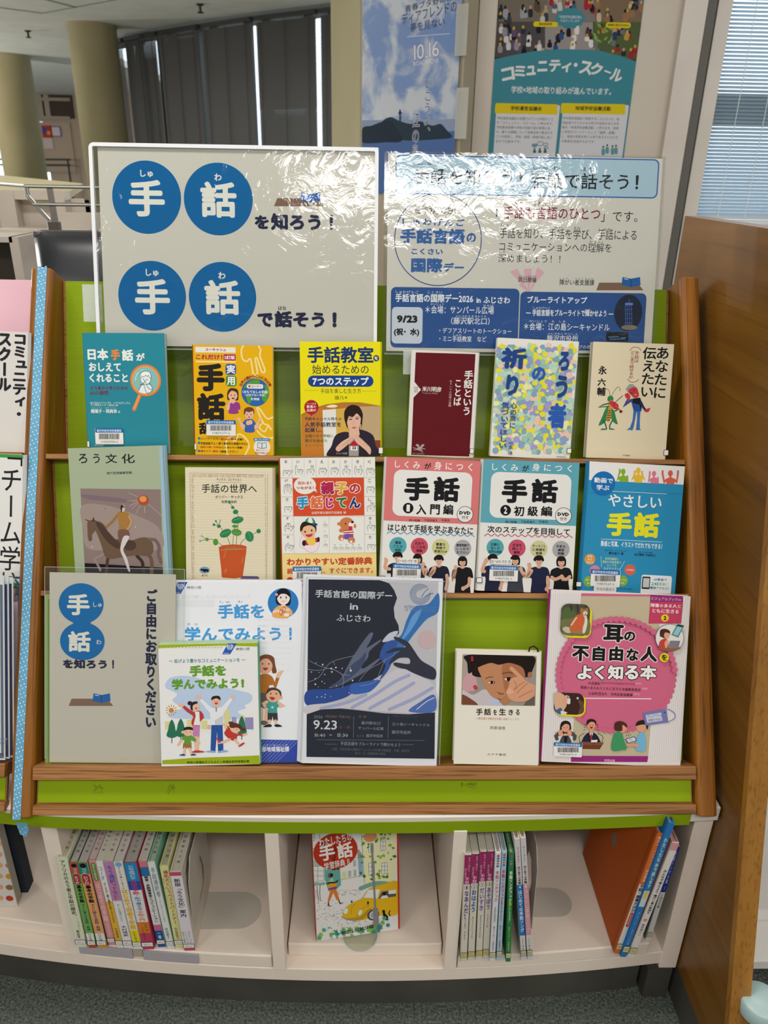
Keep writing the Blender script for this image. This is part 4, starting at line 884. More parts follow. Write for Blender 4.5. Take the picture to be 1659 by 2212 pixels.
rp.shuffle(pts)
lay = {}
for x, y in pts:
    c = rp.choice(pc); rx = rp.uniform(40, 54); ry = rp.uniform(38, 52); t = rp.uniform(0, 3.1); n = 9
    q = [(x+rx*math.cos(t+i*2*math.pi/n)*rp.uniform(.85, 1.1), y+ry*math.sin(t+i*2*math.pi/n)*rp.uniform(.85, 1.1)) for i in range(n)]
    a.blob(q, c, 2)
lt_ = max(l for _, l in a.it); a.it.append(((-1, -1, 1, 1), lt_))
db = '25417e'; bb = '2c58a8'
tx('祈', 305, 225, 705, 552, db, b=.05); tx('り', 382, 645, 578, 970, db, b=.05); tx('の', 782, 522, 1000, 740, bb, b=.05); tx('ろ', 1200, 282, 1372, 588, db, b=.05); tx('う', 1152, 652, 1340, 1010, db, b=.05); tx('者', 1032, 1088, 1320, 1478, bb, b=.045)
tx('心の声に', 440, 1078, 542, 1482, '2f4a86', b=.02, vert=True); tx('気づいてほしい', 290, 1070, 412, 1790, '2f4a86', b=.02, vert=True); tx('中島 隆', 420, 1685, 490, 1890, '2f4a86', vert=True); tx('朝日新聞出版', 1170, 1912, 1315, 1934, '6a665e')
done(r, mb, pb); call_tag(r, P, a, 1325, 1790, 1402, 1872)
# cream book with a man and a violin-playing insect
r, mb, a, pb, P, Wd, H = book('book', 'cream book with a red-faced man and a green insect playing a violin', T1, [(1282, 740), (1456, 741.5), (1437, 992), (1265, 990)], .016, 'd3c6a9', side='R', pages='b9b09a', frame=(1260, 730, 7.9))
tx = a.text; k = '1c1c1e'; rd = '8c3038'
tx('あなたに', 1225, 158, 1440, 1030, k, b=.02, vert=True); tx('伝えたい', 990, 155, 1225, 1005, k, b=.02, vert=True)
tx('手話は', 875, 225, 950, 420, rd, b=.01, vert=True); tx('どこまで話せるか', 790, 220, 868, 695, rd, b=.01, vert=True)
a.line([(795, 215), (830, 172), (890, 155), (950, 172), (982, 212)], 8, rd, curve=True); a.line([(755, 700), (790, 740), (850, 755), (910, 738), (942, 702)], 8, rd, curve=True)
tx('永', 258, 478, 402, 625, k, b=.03); tx('六', 242, 690, 386, 820, k, b=.03); tx('輔', 232, 842, 380, 988, k, b=.03)
gn = '2f7a4a'; dg = '245c3c'
a.line([(455, 985), (445, 910), (410, 872), (380, 880)], 8, '5a5a44', curve=True); a.line([(485, 985), (530, 900), (590, 838), (625, 860), (625, 905)], 8, '5a5a44', curve=True)
a.blob([(440, 1160), (380, 1210), (320, 1350), (262, 1490), (330, 1470), (400, 1400), (470, 1240)], gn); a.blob([(470, 1180), (530, 1260), (560, 1370), (585, 1468), (530, 1450), (480, 1380), (450, 1250)], gn)
a.blob([(430, 1120), (480, 1110), (480, 1260), (475, 1360), (425, 1440), (390, 1370), (420, 1250)], 'b58d3c'); a.lines([(425, 1240, 475, 1240), (415, 1280, 475, 1280), (405, 1320, 475, 1320), (398, 1360, 470, 1360), (405, 1400, 450, 1400)], 18, '6b4a22')
for q in ([(440, 1115), (340, 1140), (268, 1180), (430, 1170)], [(345, 1410), (380, 1480), (395, 1545)], [(495, 1410), (450, 1490), (448, 1545)], [(520, 1250), (560, 1240), (590, 1220)]): a.line(q, 20, dg)
a.poly([(285, 1568), (320, 1545), (400, 1550), (400, 1566)], dg); a.poly([(435, 1562), (480, 1540), (550, 1566)], dg)
a.ell(462, 1040, 52, 54, gn, 24); a.ell(480, 1085, 36, 22, 'c65a5e', 16)
a.blob([(440, 1100), (500, 1080), (560, 1110), (600, 1150), (580, 1215), (520, 1210), (480, 1160)], 'b8343a'); a.line([(560, 1160), (650, 1255)], 18, 'c04a44'); a.ell(640, 1255, 28, 22, '5a2a22', 12); a.line([(520, 1120), (668, 985)], 9, '3a2822')
bl = '2b4a8c'; sk = 'b8383c'
a.blob([(860, 1240), (920, 1180), (972, 1240), (965, 1400), (960, 1560), (905, 1555), (915, 1400), (910, 1260), (850, 1555), (795, 1545), (840, 1400)], '3a68a4', 4); a.poly([(738, 1570), (790, 1530), (848, 1545), (845, 1570)], '3f6f9c'); a.poly([(888, 1570), (905, 1540), (960, 1540), (988, 1572)], '3a68a4')
a.poly([(810, 1040), (965, 1020), (1000, 1120), (985, 1255), (860, 1250), (825, 1120)], bl); a.poly([(810, 1040), (970, 1018), (1000, 1110), (990, 1255), (955, 1140), (850, 1110)], '1c1c22')
a.line([(825, 1060), (760, 1100), (700, 1155), (760, 1060)], 44, bl); a.line([(985, 1100), (1020, 1180), (1060, 1230)], 40, '22305c'); a.blob([(1040, 1230), (1140, 1195), (1110, 1260), (1060, 1262)], sk)
a.blob([(705, 970), (760, 940), (800, 990), (790, 1040), (740, 1035)], sk); a.line([(780, 1040), (760, 1070)], 30, sk)
a.poly([(720, 870), (790, 785), (850, 790), (920, 860), (950, 960), (945, 1000), (905, 1025), (860, 1020), (790, 950)], sk); a.poly([(720, 870), (790, 785), (850, 790), (900, 840), (840, 840), (770, 880), (765, 930)], '8f958c')
a.line([(805, 945), (820, 930), (840, 940)], 8, k); a.line([(858, 880), (868, 900), (880, 880)], 8, k); a.ell(890, 970, 12, 10, 'd6c4b4', 10)
tx('大和書房', 665, 1990, 800, 2020, k)
done(r, mb, pb); call_tag(r, P, a, 1365, 1908, 1450, 2008)
# ------------------------------------------------------------------ middle tier: six books
T2 = tier(S2, .010, 20.5)
# grey-green hardback with a horseman
r, mb, a, pb, P, Wd, H = book('book', 'grey-green hardback with a painted horse and rider under a red sun', T2, [(145, 963.5), (352, 967), (366, 1278), (166, 1278)], .021, '9aa58a', spine='93b0bd', side='R', hard=True, pages='d8d2c4', frame=(130, 955, 6.506))
tx = a.text; k = '1d1e20'
for c, x0, x1 in (('ろ', 258, 382), ('う', 462, 556), ('文', 636, 798), ('化', 862, 1048)): tx(c, x0, 165, x1, 298, k, b=.012)
tx('現代思想編集部編', 652, 414, 1008, 452, '2a2c2b', b=.01)
a.rect(1440, 60, 1530, 2000, '8fb0c0')
a.poly([(283, 652), (1412, 665), (1445, 1860), (350, 1860)], '82706c'); a.blob([(300, 900), (600, 880), (1000, 1000), (1380, 1200), (1420, 1500), (900, 1500), (400, 1500), (320, 1200)], '93827c'); a.blob([(300, 740), (600, 760), (900, 800), (1000, 850), (700, 830), (400, 800)], '74626a')
a.poly([(345, 1700), (1445, 1765), (1445, 1860), (350, 1860)], '1e1a1b')
br = '65503f'; dk = '4a3830'
a.line([(610, 1570), (540, 1610), (485, 1645), (520, 1710), (565, 1800)], 34, '8d7b76', curve=True); a.line([(1080, 1600), (1150, 1680), (1165, 1760), (1175, 1850)], 46, '3a2c2a', curve=True)
a.line([(1200, 1550), (1270, 1620), (1290, 1720), (1285, 1850)], 50, br, curve=True); a.line([(680, 1600), (660, 1700), (650, 1840)], 44, dk, curve=True)
a.blob([(700, 1370), (840, 1360), (1000, 1380), (1120, 1345), (1230, 1345), (1300, 1420), (1305, 1540), (1240, 1600), (1080, 1590), (900, 1610), (720, 1640), (630, 1600), (590, 1480), (540, 1340), (500, 1230), (520, 1120), (580, 1130), (650, 1210)], br)
a.blob([(385, 1130), (440, 1095), (520, 1110), (530, 1180), (500, 1240), (450, 1300), (450, 1370), (410, 1392), (390, 1340), (385, 1240)], br); a.poly([(385, 1110), (340, 1078), (420, 1105)], dk); a.poly([(445, 1120), (468, 1048), (490, 1115)], dk)
a.blob([(500, 1130), (580, 1150), (660, 1240), (760, 1350), (840, 1420), (820, 1500), (700, 1430), (600, 1320)], dk); a.line([(1260, 1365), (1340, 1380), (1390, 1470), (1380, 1570), (1420, 1690)], 46, '6b5a58', curve=True)
a.ell(980, 1450, 90, 75, dk, 20); a.line([(650, 1190), (740, 1110), (800, 1030)], 30, '8f6a35'); a.blob([(800, 1010), (860, 975), (930, 985), (980, 1040), (960, 1150), (950, 1250), (830, 1260), (830, 1150)], '9a7038'); a.line([(970, 1040), (1000, 1150), (900, 1270), (850, 1330)], 32, 'b08a58', curve=True)
a.blob([(820, 1240), (950, 1235), (975, 1340), (920, 1380), (830, 1370)], '6e5047'); a.blob([(900, 1320), (975, 1330), (920, 1440), (890, 1520), (945, 1640), (985, 1810), (955, 1800), (900, 1650), (850, 1530), (860, 1420)], 'c3bdbb')
a.ell(885, 930, 30, 52, 'b9b0ac', 16); a.blob([(850, 905), (880, 885), (915, 930), (880, 915), (862, 990)], '2c2422'); a.ell(1170, 815, 78, 72, 'a54a24', 30); a.ell(1165, 800, 50, 44, 'd08a54', 20)
for q in ((960, 712, 1090, 768), (930, 832, 1085, 822), (970, 900, 1095, 835), (1010, 935, 1100, 850), (1060, 1010, 1132, 888), (1185, 900, 1190, 1000), (1240, 870, 1420, 1030)): a.lines([q], 4, 'c7b8ae')
for x, y, s in ((452, 1473, 9), (1057, 1192, 7), (630, 938, 6)): a.ell(x, y, s, s, 'd6cfc8' if s > 6 else '2c2422', 10)
done(r, mb, pb)
# cream book with a plant in a pot
r, mb, a, pb, P, Wd, H = book('book', 'cream hardback with a crayon plant in an orange pot', T2, [(398.5, 1009), (590, 1011), (588, 1278), (404, 1278)], .02, 'd2c8ad', side='R', pages='d8d0ba', hard=True, frame=(390, 1000, 7.541))
tx = a.text; k = '2b2a26'
a.lines([(90+(y-120)*.015, y, 1500, y+25) for y in range(130, 1900, 46)], 4, 'c7bda1')
for q in ([(152, 160), (1420, 198)], [(152, 160), (190, 1900)], [(1418, 198), (1405, 1900)]): a.line(q, 5, '8f8a7a')
tx('SACKS COLLECTION  SEEING VOICES  SACKS COLLECTION  SEEING VOICES  SACKS COLLECTION', 180, 186, 1350, 232, 'b5755e')
tx('SEEING VOICES  SACKS COLLECTION  SEEING VOICES  SACKS COLLECTION', 176, 240, 232, 1880, 'a8806c', vert=True); tx('SACKS COLLECTION  SEEING VOICES  SACKS COLLECTION  SEEING VOICES', 1372, 230, 1400, 1880, 'a8806c', vert=True)
tx('サックス・コレクション', 588, 250, 992, 290, k, b=.01); a.line([(583, 312), (992, 318)], 5, '8f7a5a')
tx('手話の世界へ', 345, 345, 1242, 490, k, b=.01); tx('オリバー・サックス', 568, 528, 1016, 582, k, b=.01); tx('佐野正信訳', 666, 610, 918, 656, k, b=.01)
g1, g2, st = '2c7a4c', '4c8a34', '3a5a3a'
for q in ([(715, 1370), (610, 1295)], [(820, 1390), (790, 1280), (755, 1200)], [(850, 1370), (862, 1180)], [(905, 1370), (925, 1100), (940, 950), (925, 820), (850, 720), (810, 650)], [(955, 1370), (1000, 1280), (1060, 1230)], [(690, 1100), (630, 1030), (545, 1005)], [(620, 1030), (575, 945)], [(625, 1020), (645, 940)], [(575, 1275), (500, 1240), (430, 1245), (345, 1190)], [(430, 1245), (320, 1270)], [(1130, 1190), (1275, 1110)], [(880, 1100), (880, 1020)]): a.line(q, 7, st, curve=True)
for x, y, rx, ry, c, t in ((795, 640, 24, 22, g1, 0), (850, 724, 27, 24, g1, 0), (897, 797, 44, 36, g1, -.3), (928, 930, 100, 55, g1, -.25), (885, 1030, 46, 24, g2, 0), (912, 1130, 84, 55, g2, .15), (732, 1145, 100, 62, g1, -.5), (625, 1030, 32, 26, g1, -.5), (545, 1006, 22, 22, g1, 0), (576, 947, 16, 16, g1, 0), (645, 935, 16, 16, '8fb09a', 0), (572, 1288, 42, 55, g2, 0), (432, 1245, 28, 28, g2, 0), (344, 1190, 18, 18, '8fb09a', 0), (320, 1270, 20, 18, '7fa08a', 0), (1122, 1198, 68, 88, g1, -.3), (1272, 1110, 36, 36, g1, 0)): a.ell(x, y, rx, ry, c, 22, t)
for q in ((850, 940, 1000, 890), (850, 1140, 970, 1140), (660, 1170, 800, 1110), (1110, 1130, 1150, 1250)): a.lines([q], 5, '7fae8a')
a.poly([(625, 1370), (700, 1340), (850, 1325), (1000, 1335), (1075, 1360), (1070, 1450), (1010, 1860), (880, 1880), (690, 1865), (670, 1850), (665, 1750), (628, 1420)], 'b5502a'); a.ell(850, 1395, 150, 22, '9a6a34', 24)
a.lines([(650, 1420, 1060, 1400), (720, 1790, 755, 1740), (720, 1760, 750, 1725), (1000, 1640, 1020, 1530), (740, 1430, 700, 1560)], 7, 'cf8a5e')
a.poly([(1000, 1840), (1250, 1845), (1285, 1865), (1270, 1890), (975, 1885)], '5a4f78')
a.ell(392, 1745, 85, 56, '6d93ac', 30); a.blob([(325, 1730), (380, 1725), (450, 1735), (455, 1775), (420, 1770), (390, 1780), (370, 1765), (335, 1750)], '1d1d20'); tx('晶文社', 346, 1815, 445, 1848, k)
done(r, mb, pb)
# parent and child dictionary with hand-shape grid
r, mb, a, pb, P, Wd, H = book('book', 'white dictionary with an orange title panel framed by a grid of drawn hand signs', T2, [(604, 990), (811, 987), (813, 1278), (612, 1278)], .014, 'd8d6cf', spine='a8472a', side='L', pages='d8d2c6', frame=(595, 985, 7.213))
tx = a.text; k = '2a2826'; ln = 'b98a84'
a.rect(270, 340, 1384, 932, 'c4492a'); a.rect(110, 1515, 1580, 1990, 'dcc684')
for x in (258, 445, 632, 820, 1006, 1192): a.line([(x, 42), (x+4, 340)], 4, ln)
a.line([(1376, 36), (1390, 1510)], 4, ln); a.line([(268, 340), (294, 1515)], 4, ln); a.line([(835, 935), (840, 1515)], 4, ln); a.line([(70, 340), (1560, 335)], 4, ln)
for y in (638, 932, 1226): a.line([(85+y*.02, y), (285, y), ], 4, ln); a.line([(1384, y-6), (1568, y-8)], 4, ln)
a.line([(285, 938), (1390, 934)], 4, ln); a.line([(110, 1520), (1570, 1510)], 4, ln)
for c, x, y in (('あ', 162, 90), ('い', 350, 90), ('う', 536, 90), ('え', 722, 90), ('お', 908, 90), ('か', 1094, 90), ('き', 1280, 90), ('く', 1466, 90), ('け', 172, 385), ('さ', 180, 680), ('す', 188, 972), ('そ', 195, 1268), ('こ', 1466, 385), ('し', 1470, 680), ('せ', 1474, 972), ('た', 1478, 1265)): tx(c, x-24, y-24, x+24, y+24, k, b=.012)
def hand(a, x, y, s, f, w=5, c='3a3836'):
    """line drawing of a hand: f lists how far each of four fingers is raised, last value the thumb"""
    q = [(x-.28*s, y+.55*s), (x-.38*s, y+.1*s)]
    for i in range(4):
        fx = x-.32*s+i*.21*s; L = .12*s+.48*s*f[i]
        q += [(fx, y-L), (fx+.08*s, y-L-.07*s), (fx+.16*s, y-L), (fx+.19*s, y-.02*s)]
    t = f[4]; q += [(x+.5*s, y+.05*s), (x+(.52+.22*t)*s, y-.12*s-.1*s*t), (x+(.6+.2*t)*s, y-.02*s), (x+.48*s, y+.3*s), (x+.32*s, y+.55*s)]
    a.line(q, w, c, cap=False); a.lines([(x-.2*s, y+.15*s, x+.25*s, y+.1*s), (x+.05*s, y+.3*s, x+.25*s, y+.15*s)], w*.8, c)
for x, y, f in ((165, 245, (0, 0, 0, 0, 1)), (355, 230, (1, 0, 0, 0, 0)), (535, 230, (0, 0, 1, 1, 0)), (725, 225, (.25, .25, .25, .25, .2)), (910, 225, (.3, .4, .4, .3, 0)), (1095, 230, (0, 1, .9, 0, 0)), (1280, 230, (.8, 0, 0, 1, 0)), (1465, 235, (.4, .4, .4, .4, 1)), (180, 520, (.8, 1, 1, .8, 0)), (185, 810, (0, 0, 0, 0, 0)), (192, 1110, (.1, .7, .7, 0, 1)), (200, 1410, (0, .5, 0, 0, .6)), (1470, 510, (.2, .2, .2, .2, 0)), (1472, 800, (0, .1, 1, .8, 1)), (1478, 1100, (0, 1, 0, 0, 0)), (1480, 1400, (0, 0, 0, 0, 1))): hand(a, x, y, 125, f)
a.ell(460, 458, 172, 138, 'd8d4cc', 36); a.ell(615, 530, 24, 20, 'd8d4cc', 14); a.ell(638, 556, 11, 9, 'd8d4cc', 10)
tx('伝わる！', 350, 395, 556, 446, 'b84a2c', b=.035); tx('つながる！', 325, 472, 595, 520, 'b84a2c', b=.035)
wh = 'dedad2'
for c, x0, y0, x1, y1, col in (('親', 706, 400, 918, 600, 'a3244a'), ('子', 925, 408, 1125, 600, 'd09a34'), ('の', 1150, 432, 1325, 582, 'b03038'), ('手', 330, 630, 520, 822, '2a86b5'), ('話', 545, 625, 745, 820, 'cf6a40'), ('じ', 785, 645, 910, 820, 'a3246a'), ('て', 945, 645, 1112, 812, '3f6a38'), ('ん', 1150, 640, 1325, 815, '26386a')): tx(c, x0, y0, x1, y1, col, b=.05, out=(wh, .055))
tx('おや　こ', 740, 570, 1045, 600, k); tx('しゅ　　わ', 370, 790, 660, 815, k)
tx('全国早期支援研究協議会 編', 560, 862, 1100, 904, wh)
# boy in a cap on a pink cloud
for x, y, rr in ((480, 1320, 95), (560, 1400, 110), (610, 1360, 75), (440, 1380, 60)): a.ell(x, y, rr+4, rr*.9+4, 'c77a94', 30)
for x, y, rr in ((480, 1320, 95), (560, 1400, 110), (610, 1360, 75), (440, 1380, 60)): a.ell(x, y, rr, rr*.9, 'e0cdd2', 30)
a.rect(420, 1310, 530, 1390, 'b02c34', r=30); a.rect(580, 1275, 680, 1345, 'b02c34', r=30); a.ell(445, 1360, 30, 44, '22242c', 16); a.ell(670, 1300, 20, 40, '22242c', 16); a.blob([(480, 1290), (560, 1260), (620, 1290), (615, 1370), (550, 1390), (500, 1360)], 'dcb94e')
a.blob([(385, 1160), (392, 1080), (440, 1025), (540, 1020), (620, 1070), (640, 1150), (600, 1200), (430, 1210)], '2c211d'); a.blob([(420, 1190), (440, 1110), (540, 1080), (620, 1130), (612, 1220), (560, 1280), (490, 1280), (435, 1240)], 'd8ab86'); a.ell(420, 1190, 22, 30, 'd8ab86', 14)
a.blob([(465, 1015), (500, 970), (560, 955), (610, 1000), (620, 1060), (540, 1045)], '3a8a5a'); a.blob([(510, 1030), (520, 970), (560, 960), (580, 1040)], 'd9d8d0'); a.poly([(570, 1070), (620, 1040), (660, 1065), (640, 1085), (600, 1088)], '2b3f7a')
for x, y in ((462, 1180), (565, 1160)): a.ell(x, y, 12, 17, '2a1d18', 12)
a.blob([(465, 1225), (520, 1222), (580, 1208), (560, 1250), (510, 1262)], 'b8303c')
for x, y in ((770, 1080), (778, 1250), (776, 1390)): hand(a, x, y, 62, (.3, .3, .3, .3, 0), 3)
for c, x, y in (('こ', 766, 1030), ('ど', 770, 1175), ('も', 774, 1325)): tx(c, x-11, y-11, x+11, y+11, k)
# toy bear
bro = 'bf7444'
a.ell(985, 1058, 24, 26, bro, 14); a.ell(1030, 1160, 40, 34, bro, 16); a.rect(1060, 1150, 1215, 1240, 'b8343c', r=20); a.lines([(1062, 1180, 1210, 1170), (1064, 1215, 1212, 1205)], 16, 'dcd6cf'); a.blob([(1060, 1230), (1140, 1210), (1210, 1235), (1200, 1290), (1120, 1300), (1060, 1280)], '6b4f9a')
a.ell(1025, 1272, 46, 48, bro, 20); a.ell(1185, 1310, 56, 50, bro, 20); a.ell(1035, 1295, 20, 20, 'dcd6cf', 12); a.ell(1180, 1335, 22, 20, 'dcd6cf', 12)
a.ell(1110, 1055, 112, 100, bro, 30); a.ell(1190, 1070, 52, 44, 'dcd6cf', 20); a.ell(1238, 1090, 20, 34, bro, 14); a.ell(1200, 1030, 24, 18, '2a2422', 14); a.ell(1092, 1055, 9, 17, '2a2422', 12); a.rect(1140, 1095, 1200, 1150, 'b8343c', r=10)
for c, x in (('ぬ', 925), ('い', 1018), ('ぐ', 1110), ('る', 1205), ('み', 1300)): tx(c, x-13, 1372, x+13, 1396, k); hand(a, x, 1440, 66, (.3, .2, .4, .2, .4), 3)
tx('わかりやすい定番辞典', 176, 1582, 1510, 1702, 'b54226', b=.045); tx('親子の毎日に、すぐにできます。', 180, 1742, 1520, 1832, 'b54226', b=.025); a.ell(225, 1930, 48, 45, 'b54226', 20)
done(r, mb, pb); sticker(r, P, a, 270, 1720, 712, 1990, '001136210-4')
# the two matching textbooks
def textbook(label, q, fr, col, num, lvl, catch, wave, bub, ys, st, stn, spn, spec_hands):
    r, mb, a, pb, P, Wd, H = book('book', label, T2, q, .016, 'd6d3cd', spine='d0ccc6', side='L', pages='d8d3c8', frame=fr)
    tx = a.text; k = '1b1b1d'; x0_, x1_ = spn
    a.rect(x0_-200, -60, x1_+200, ys[0], col)
    tx('しくみ', ys[1][0], ys[1][1], ys[1][2], ys[1][3], 'e2dfdb', b=.01, gap=.25); tx('が', ys[2][0], ys[2][1], ys[2][2], ys[2][3], k, b=.02); tx('身につく', ys[3][0], ys[3][1], ys[3][2], ys[3][3], 'e2dfdb', b=.01, gap=.35)
    b = ys[4]; a.rect(*b, 'd8d5d0', r=120)
    t = ys[5]; tx('手', *t[:4], k, b=.05); tx('話', *t[4:8], k, b=.045)
    c = ys[6]; a.ell(c[0], c[1], c[2], c[2], k, 40); tx(num, c[0]-c[2]*.32, c[1]-c[2]*.66, c[0]+c[2]*.32, c[1]+c[2]*.66, 'dad7d2', b=.04)
    for ch, bx0, bx1 in lvl: tx(ch, bx0, ys[7][0], bx1, ys[7][1], k, b=.03)
    d = ys[8]; a.ell(d[0], d[1], d[2]+8, d[2]+8, k, 48); a.ell(d[0], d[1], d[2], d[2], 'd8d5d0', 48); tx('DVD', d[0]-d[2]*.75, d[1]-d[2]*.42, d[0]+d[2]*.75, d[1]+d[2]*.04, k, b=.06); tx('付き', d[0]-d[2]*.42, d[1]+d[2]*.18, d[0]+d[2]*.42, d[1]+d[2]*.62, k, b=.015)
    for nm, bx0, bx1 in (('前川和美', 470, 645), ('下谷奈津子', 705, 922), ('平英司', 980, 1115)): tx(nm, bx0, ys[9], bx1, ys[9]+40, '2c2426', b=.015)
    tx(catch, *ys[10], k, b=.025)
    wv = ys[11]; n = 13; pts = []
    for i in range(n*2+1): pts.append((wv[0]+(wv[2]-wv[0])*i/(n*2), wv[1]+(wv[3]-wv[1])*i/(n*2)+(-16 if i % 2 else 16)))
    a.line(pts, 14, wave, curve=True)
    for (x, y, rr, c2, ls, hx, hy, sh, hair, lg), arms in zip(bub, spec_hands):
        a.ell(x, y, rr, rr, c2, 36)
        for i, s in enumerate(ls):
            wd = min(rr*1.5, len(s)*rr*.36); tx(s, x-wd/2, y-rr*.52+i*rr*.42, x+wd/2, y-rr*.52+i*rr*.42+rr*.34, '241f22', b=.025)
    for (x, y, rr, c2, ls, hx, hy, sh, hair, lg), arms in zip(bub, spec_hands):
        w = 118
        a.blob([(hx-165, hy+170), (hx-140, hy+120), (hx-60, hy+90), (hx, hy+100), (hx+60, hy+90), (hx+140, hy+120), (hx+170, hy+260), (hx+110, hy+280), (hx+115, hy+560), (hx-115, hy+560), (hx-110, hy+280), (hx-170, hy+260)], sh, 4)
        bust_head(a, hx, hy, w, hair, lg)
        for pts, wd in arms: arm(a, pts, wd, 'c79a80')
    tx('白水社', x1_-78, ys[12], x1_-48, ys[12]+150, '3a3a3a', vert=True)
    done(r, mb, pb); sticker(r, P, a, *st, stn)
    m2 = MB(); q2 = Art(m2, P, (a.ox, a.oy, a.k), -.0021); e = ys[13]; q2.rect(*e, 'dcd8d4'); q2.text('DVD付き', e[0]+12, e[1]+14, e[2]-12, e[3]-14, '2a2a2a'); o = m2.make('paper_slip', r); tag(o, 'white paper slip above the barcode')
    call_tag(r, P, a, x0_-70, ys[14], x0_+22, ys[14]+85)
def bust_head(a, x, y, w, hair, long):
    skin = 'c9a088'
    a.poly([(x-w*.22, y+w*.3), (x+w*.22, y+w*.3), (x+w*.3, y+w*.86), (x, y+w*1.0), (x-w*.3, y+w*.86)], skin)
    if long: a.blob([(x-w*.58, y+w*.5), (x-w*.62, y-w*.2), (x-w*.3, y-w*.66), (x+w*.3, y-w*.66), (x+w*.62, y-w*.2), (x+w*.58, y+w*.5), (x+w*.3, y+w*.62), (x-w*.3, y+w*.62)], hair)
    else: a.blob([(x-w*.6, y+w*.0), (x-w*.62, y-w*.4), (x-w*.2, y-w*.72), (x+w*.35, y-w*.68), (x+w*.62, y-w*.3), (x+w*.56, y+w*.05)], hair)
    a.blob([(x-w*.42, y+w*.05), (x-w*.36, y+w*.4), (x-w*.12, y+w*.6), (x+w*.12, y+w*.6), (x+w*.36, y+w*.4), (x+w*.42, y+w*.05), (x+w*.25, y-w*.2), (x-w*.25, y-w*.2)], skin)
    a.blob([(x-w*.5, y+w*.12), (x-w*.5, y-w*.35), (x, y-w*.62), (x+w*.5, y-w*.35), (x+w*.5, y+w*.12), (x+w*.36, y-w*.08), (x, y-w*.02), (x-w*.36, y-w*.08)], hair)
    for s in (-1, 1): a.ell(x+s*w*.18, y+w*.14, w*.06, w*.035, '2a1d1a', 10)
    a.line([(x-w*.12, y+w*.4), (x, y+w*.42), (x+w*.12, y+w*.4)], w*.06, 'a0524c')
H_ = '1f1a19'
textbook('coral pink and white sign-language textbook with four people in black, volume one', [(833.5, 988), (1040, 995), (1022, 1278), (823, 1278)], (820, 985, 7.373), 'c9706f', '1', (('入', 585, 745), ('門', 805, 960), ('編', 1012, 1175)), 'はじめて手話を学ぶあなたに', '4f87b4',
    ((292, 1428, 138, '4e9aa2', ('場面', 'ごとの', '会話'), 290, 1610, '26262c', H_, False), (632, 1440, 138, 'b94a5c', ('文法で', 'しくみを', '理解'), 605, 1640, '30333a', H_, True), (972, 1455, 138, 'bfbd82', ('豊富な', '単語で', '表現力UP'), 945, 1660, '1f2230', H_, False), (1324, 1470, 136, '9c9c9e', ('練習問題で', 'しっかり', 'おさらい'), 1320, 1680, '1b1b1d', H_, True)),
    (1060, (245, 80, 645, 195), (715, 112, 822, 205), (870, 100, 1480, 232), (215, 240, 1465, 975), (392, 330, 800, 715, 855, 332, 1275, 730), (455, 830, 84), (770, 935), (1360, 930, 122), 1005, (130, 1102, 1490, 1225), (122, 1218, 1505, 1268), 2040, (282, 1628, 604, 1715), 1905),
    (208, 1718, 655, 1985), '001166010-7', (70, 1590), ((([(160, 1800), (90, 1780), (100, 1700), (105, 1660)], 52), ([(105, 1670), (85, 1630)], 22)), (([(740, 1800), (720, 1880), (690, 1790), (692, 1720)], 50),), (([(870, 1770), (810, 1890), (860, 1840), (872, 1780)], 52), ([(1070, 1900), (1080, 2000), (1060, 2110)], 52)), (([(1210, 1790), (1170, 1960), (1200, 1850), (1212, 1770)], 50), ([(1430, 1950), (1420, 2050), (1330, 2110)], 52))))
textbook('sky blue and white sign-language textbook with four people in black, volume two', [(1043, 994), (1253.5, 998), (1235, 1278), (1032, 1278)], (1025, 985, 7.06), '5a9aa8', '2', (('初', 600, 758), ('級', 808, 968), ('編', 1012, 1185)), '次のステップを目指して', 'b05a6c',
    ((315, 1395, 132, '4e9aa2', ('文脈に', '沿った', '自然な会話'), 278, 1580, '22253a', H_, False), (648, 1405, 132, 'b94a64', ('文法を', '詳しく', '解説'), 620, 1590, '3a3d44', H_, True), (982, 1420, 132, 'bfb98c', ('テーマごと', 'に単語を', '習得'), 982, 1600, '20243c', H_, False), (1318, 1425, 132, '9c9c9c', ('多彩な', '練習', '問題'), 1322, 1610, '1b1b1d', H_, True)),
    (1040, (270, 118, 665, 225), (730, 140, 830, 235), (880, 122, 1485, 240), (240, 262, 1466, 960), (415, 350, 808, 720, 866, 350, 1272, 718), (474, 828, 82), (765, 918), (1355, 912, 118), 985, (195, 1085, 1455, 1190), (152, 1202, 1492, 1232), 1960, (248, 1568, 566, 1650), 1850),
    (225, 1672, 660, 1905), '001167936-2', (95, 1560), ((([(150, 1760), (120, 1740), (150, 1650), (180, 1590)], 54), ([(395, 1780), (420, 1900), (395, 2020)], 50)), (([(760, 1790), (770, 1830), (720, 1760), (705, 1720)], 50),), (([(870, 1750), (815, 1830), (840, 1700), (835, 1660)], 52), ([(1115, 1850), (1130, 1950), (1100, 2030)], 50)), (([(1180, 1850), (1230, 1880), (1330, 1840)], 50), ([(1450, 1840), (1400, 1880), (1350, 1870)], 50))))
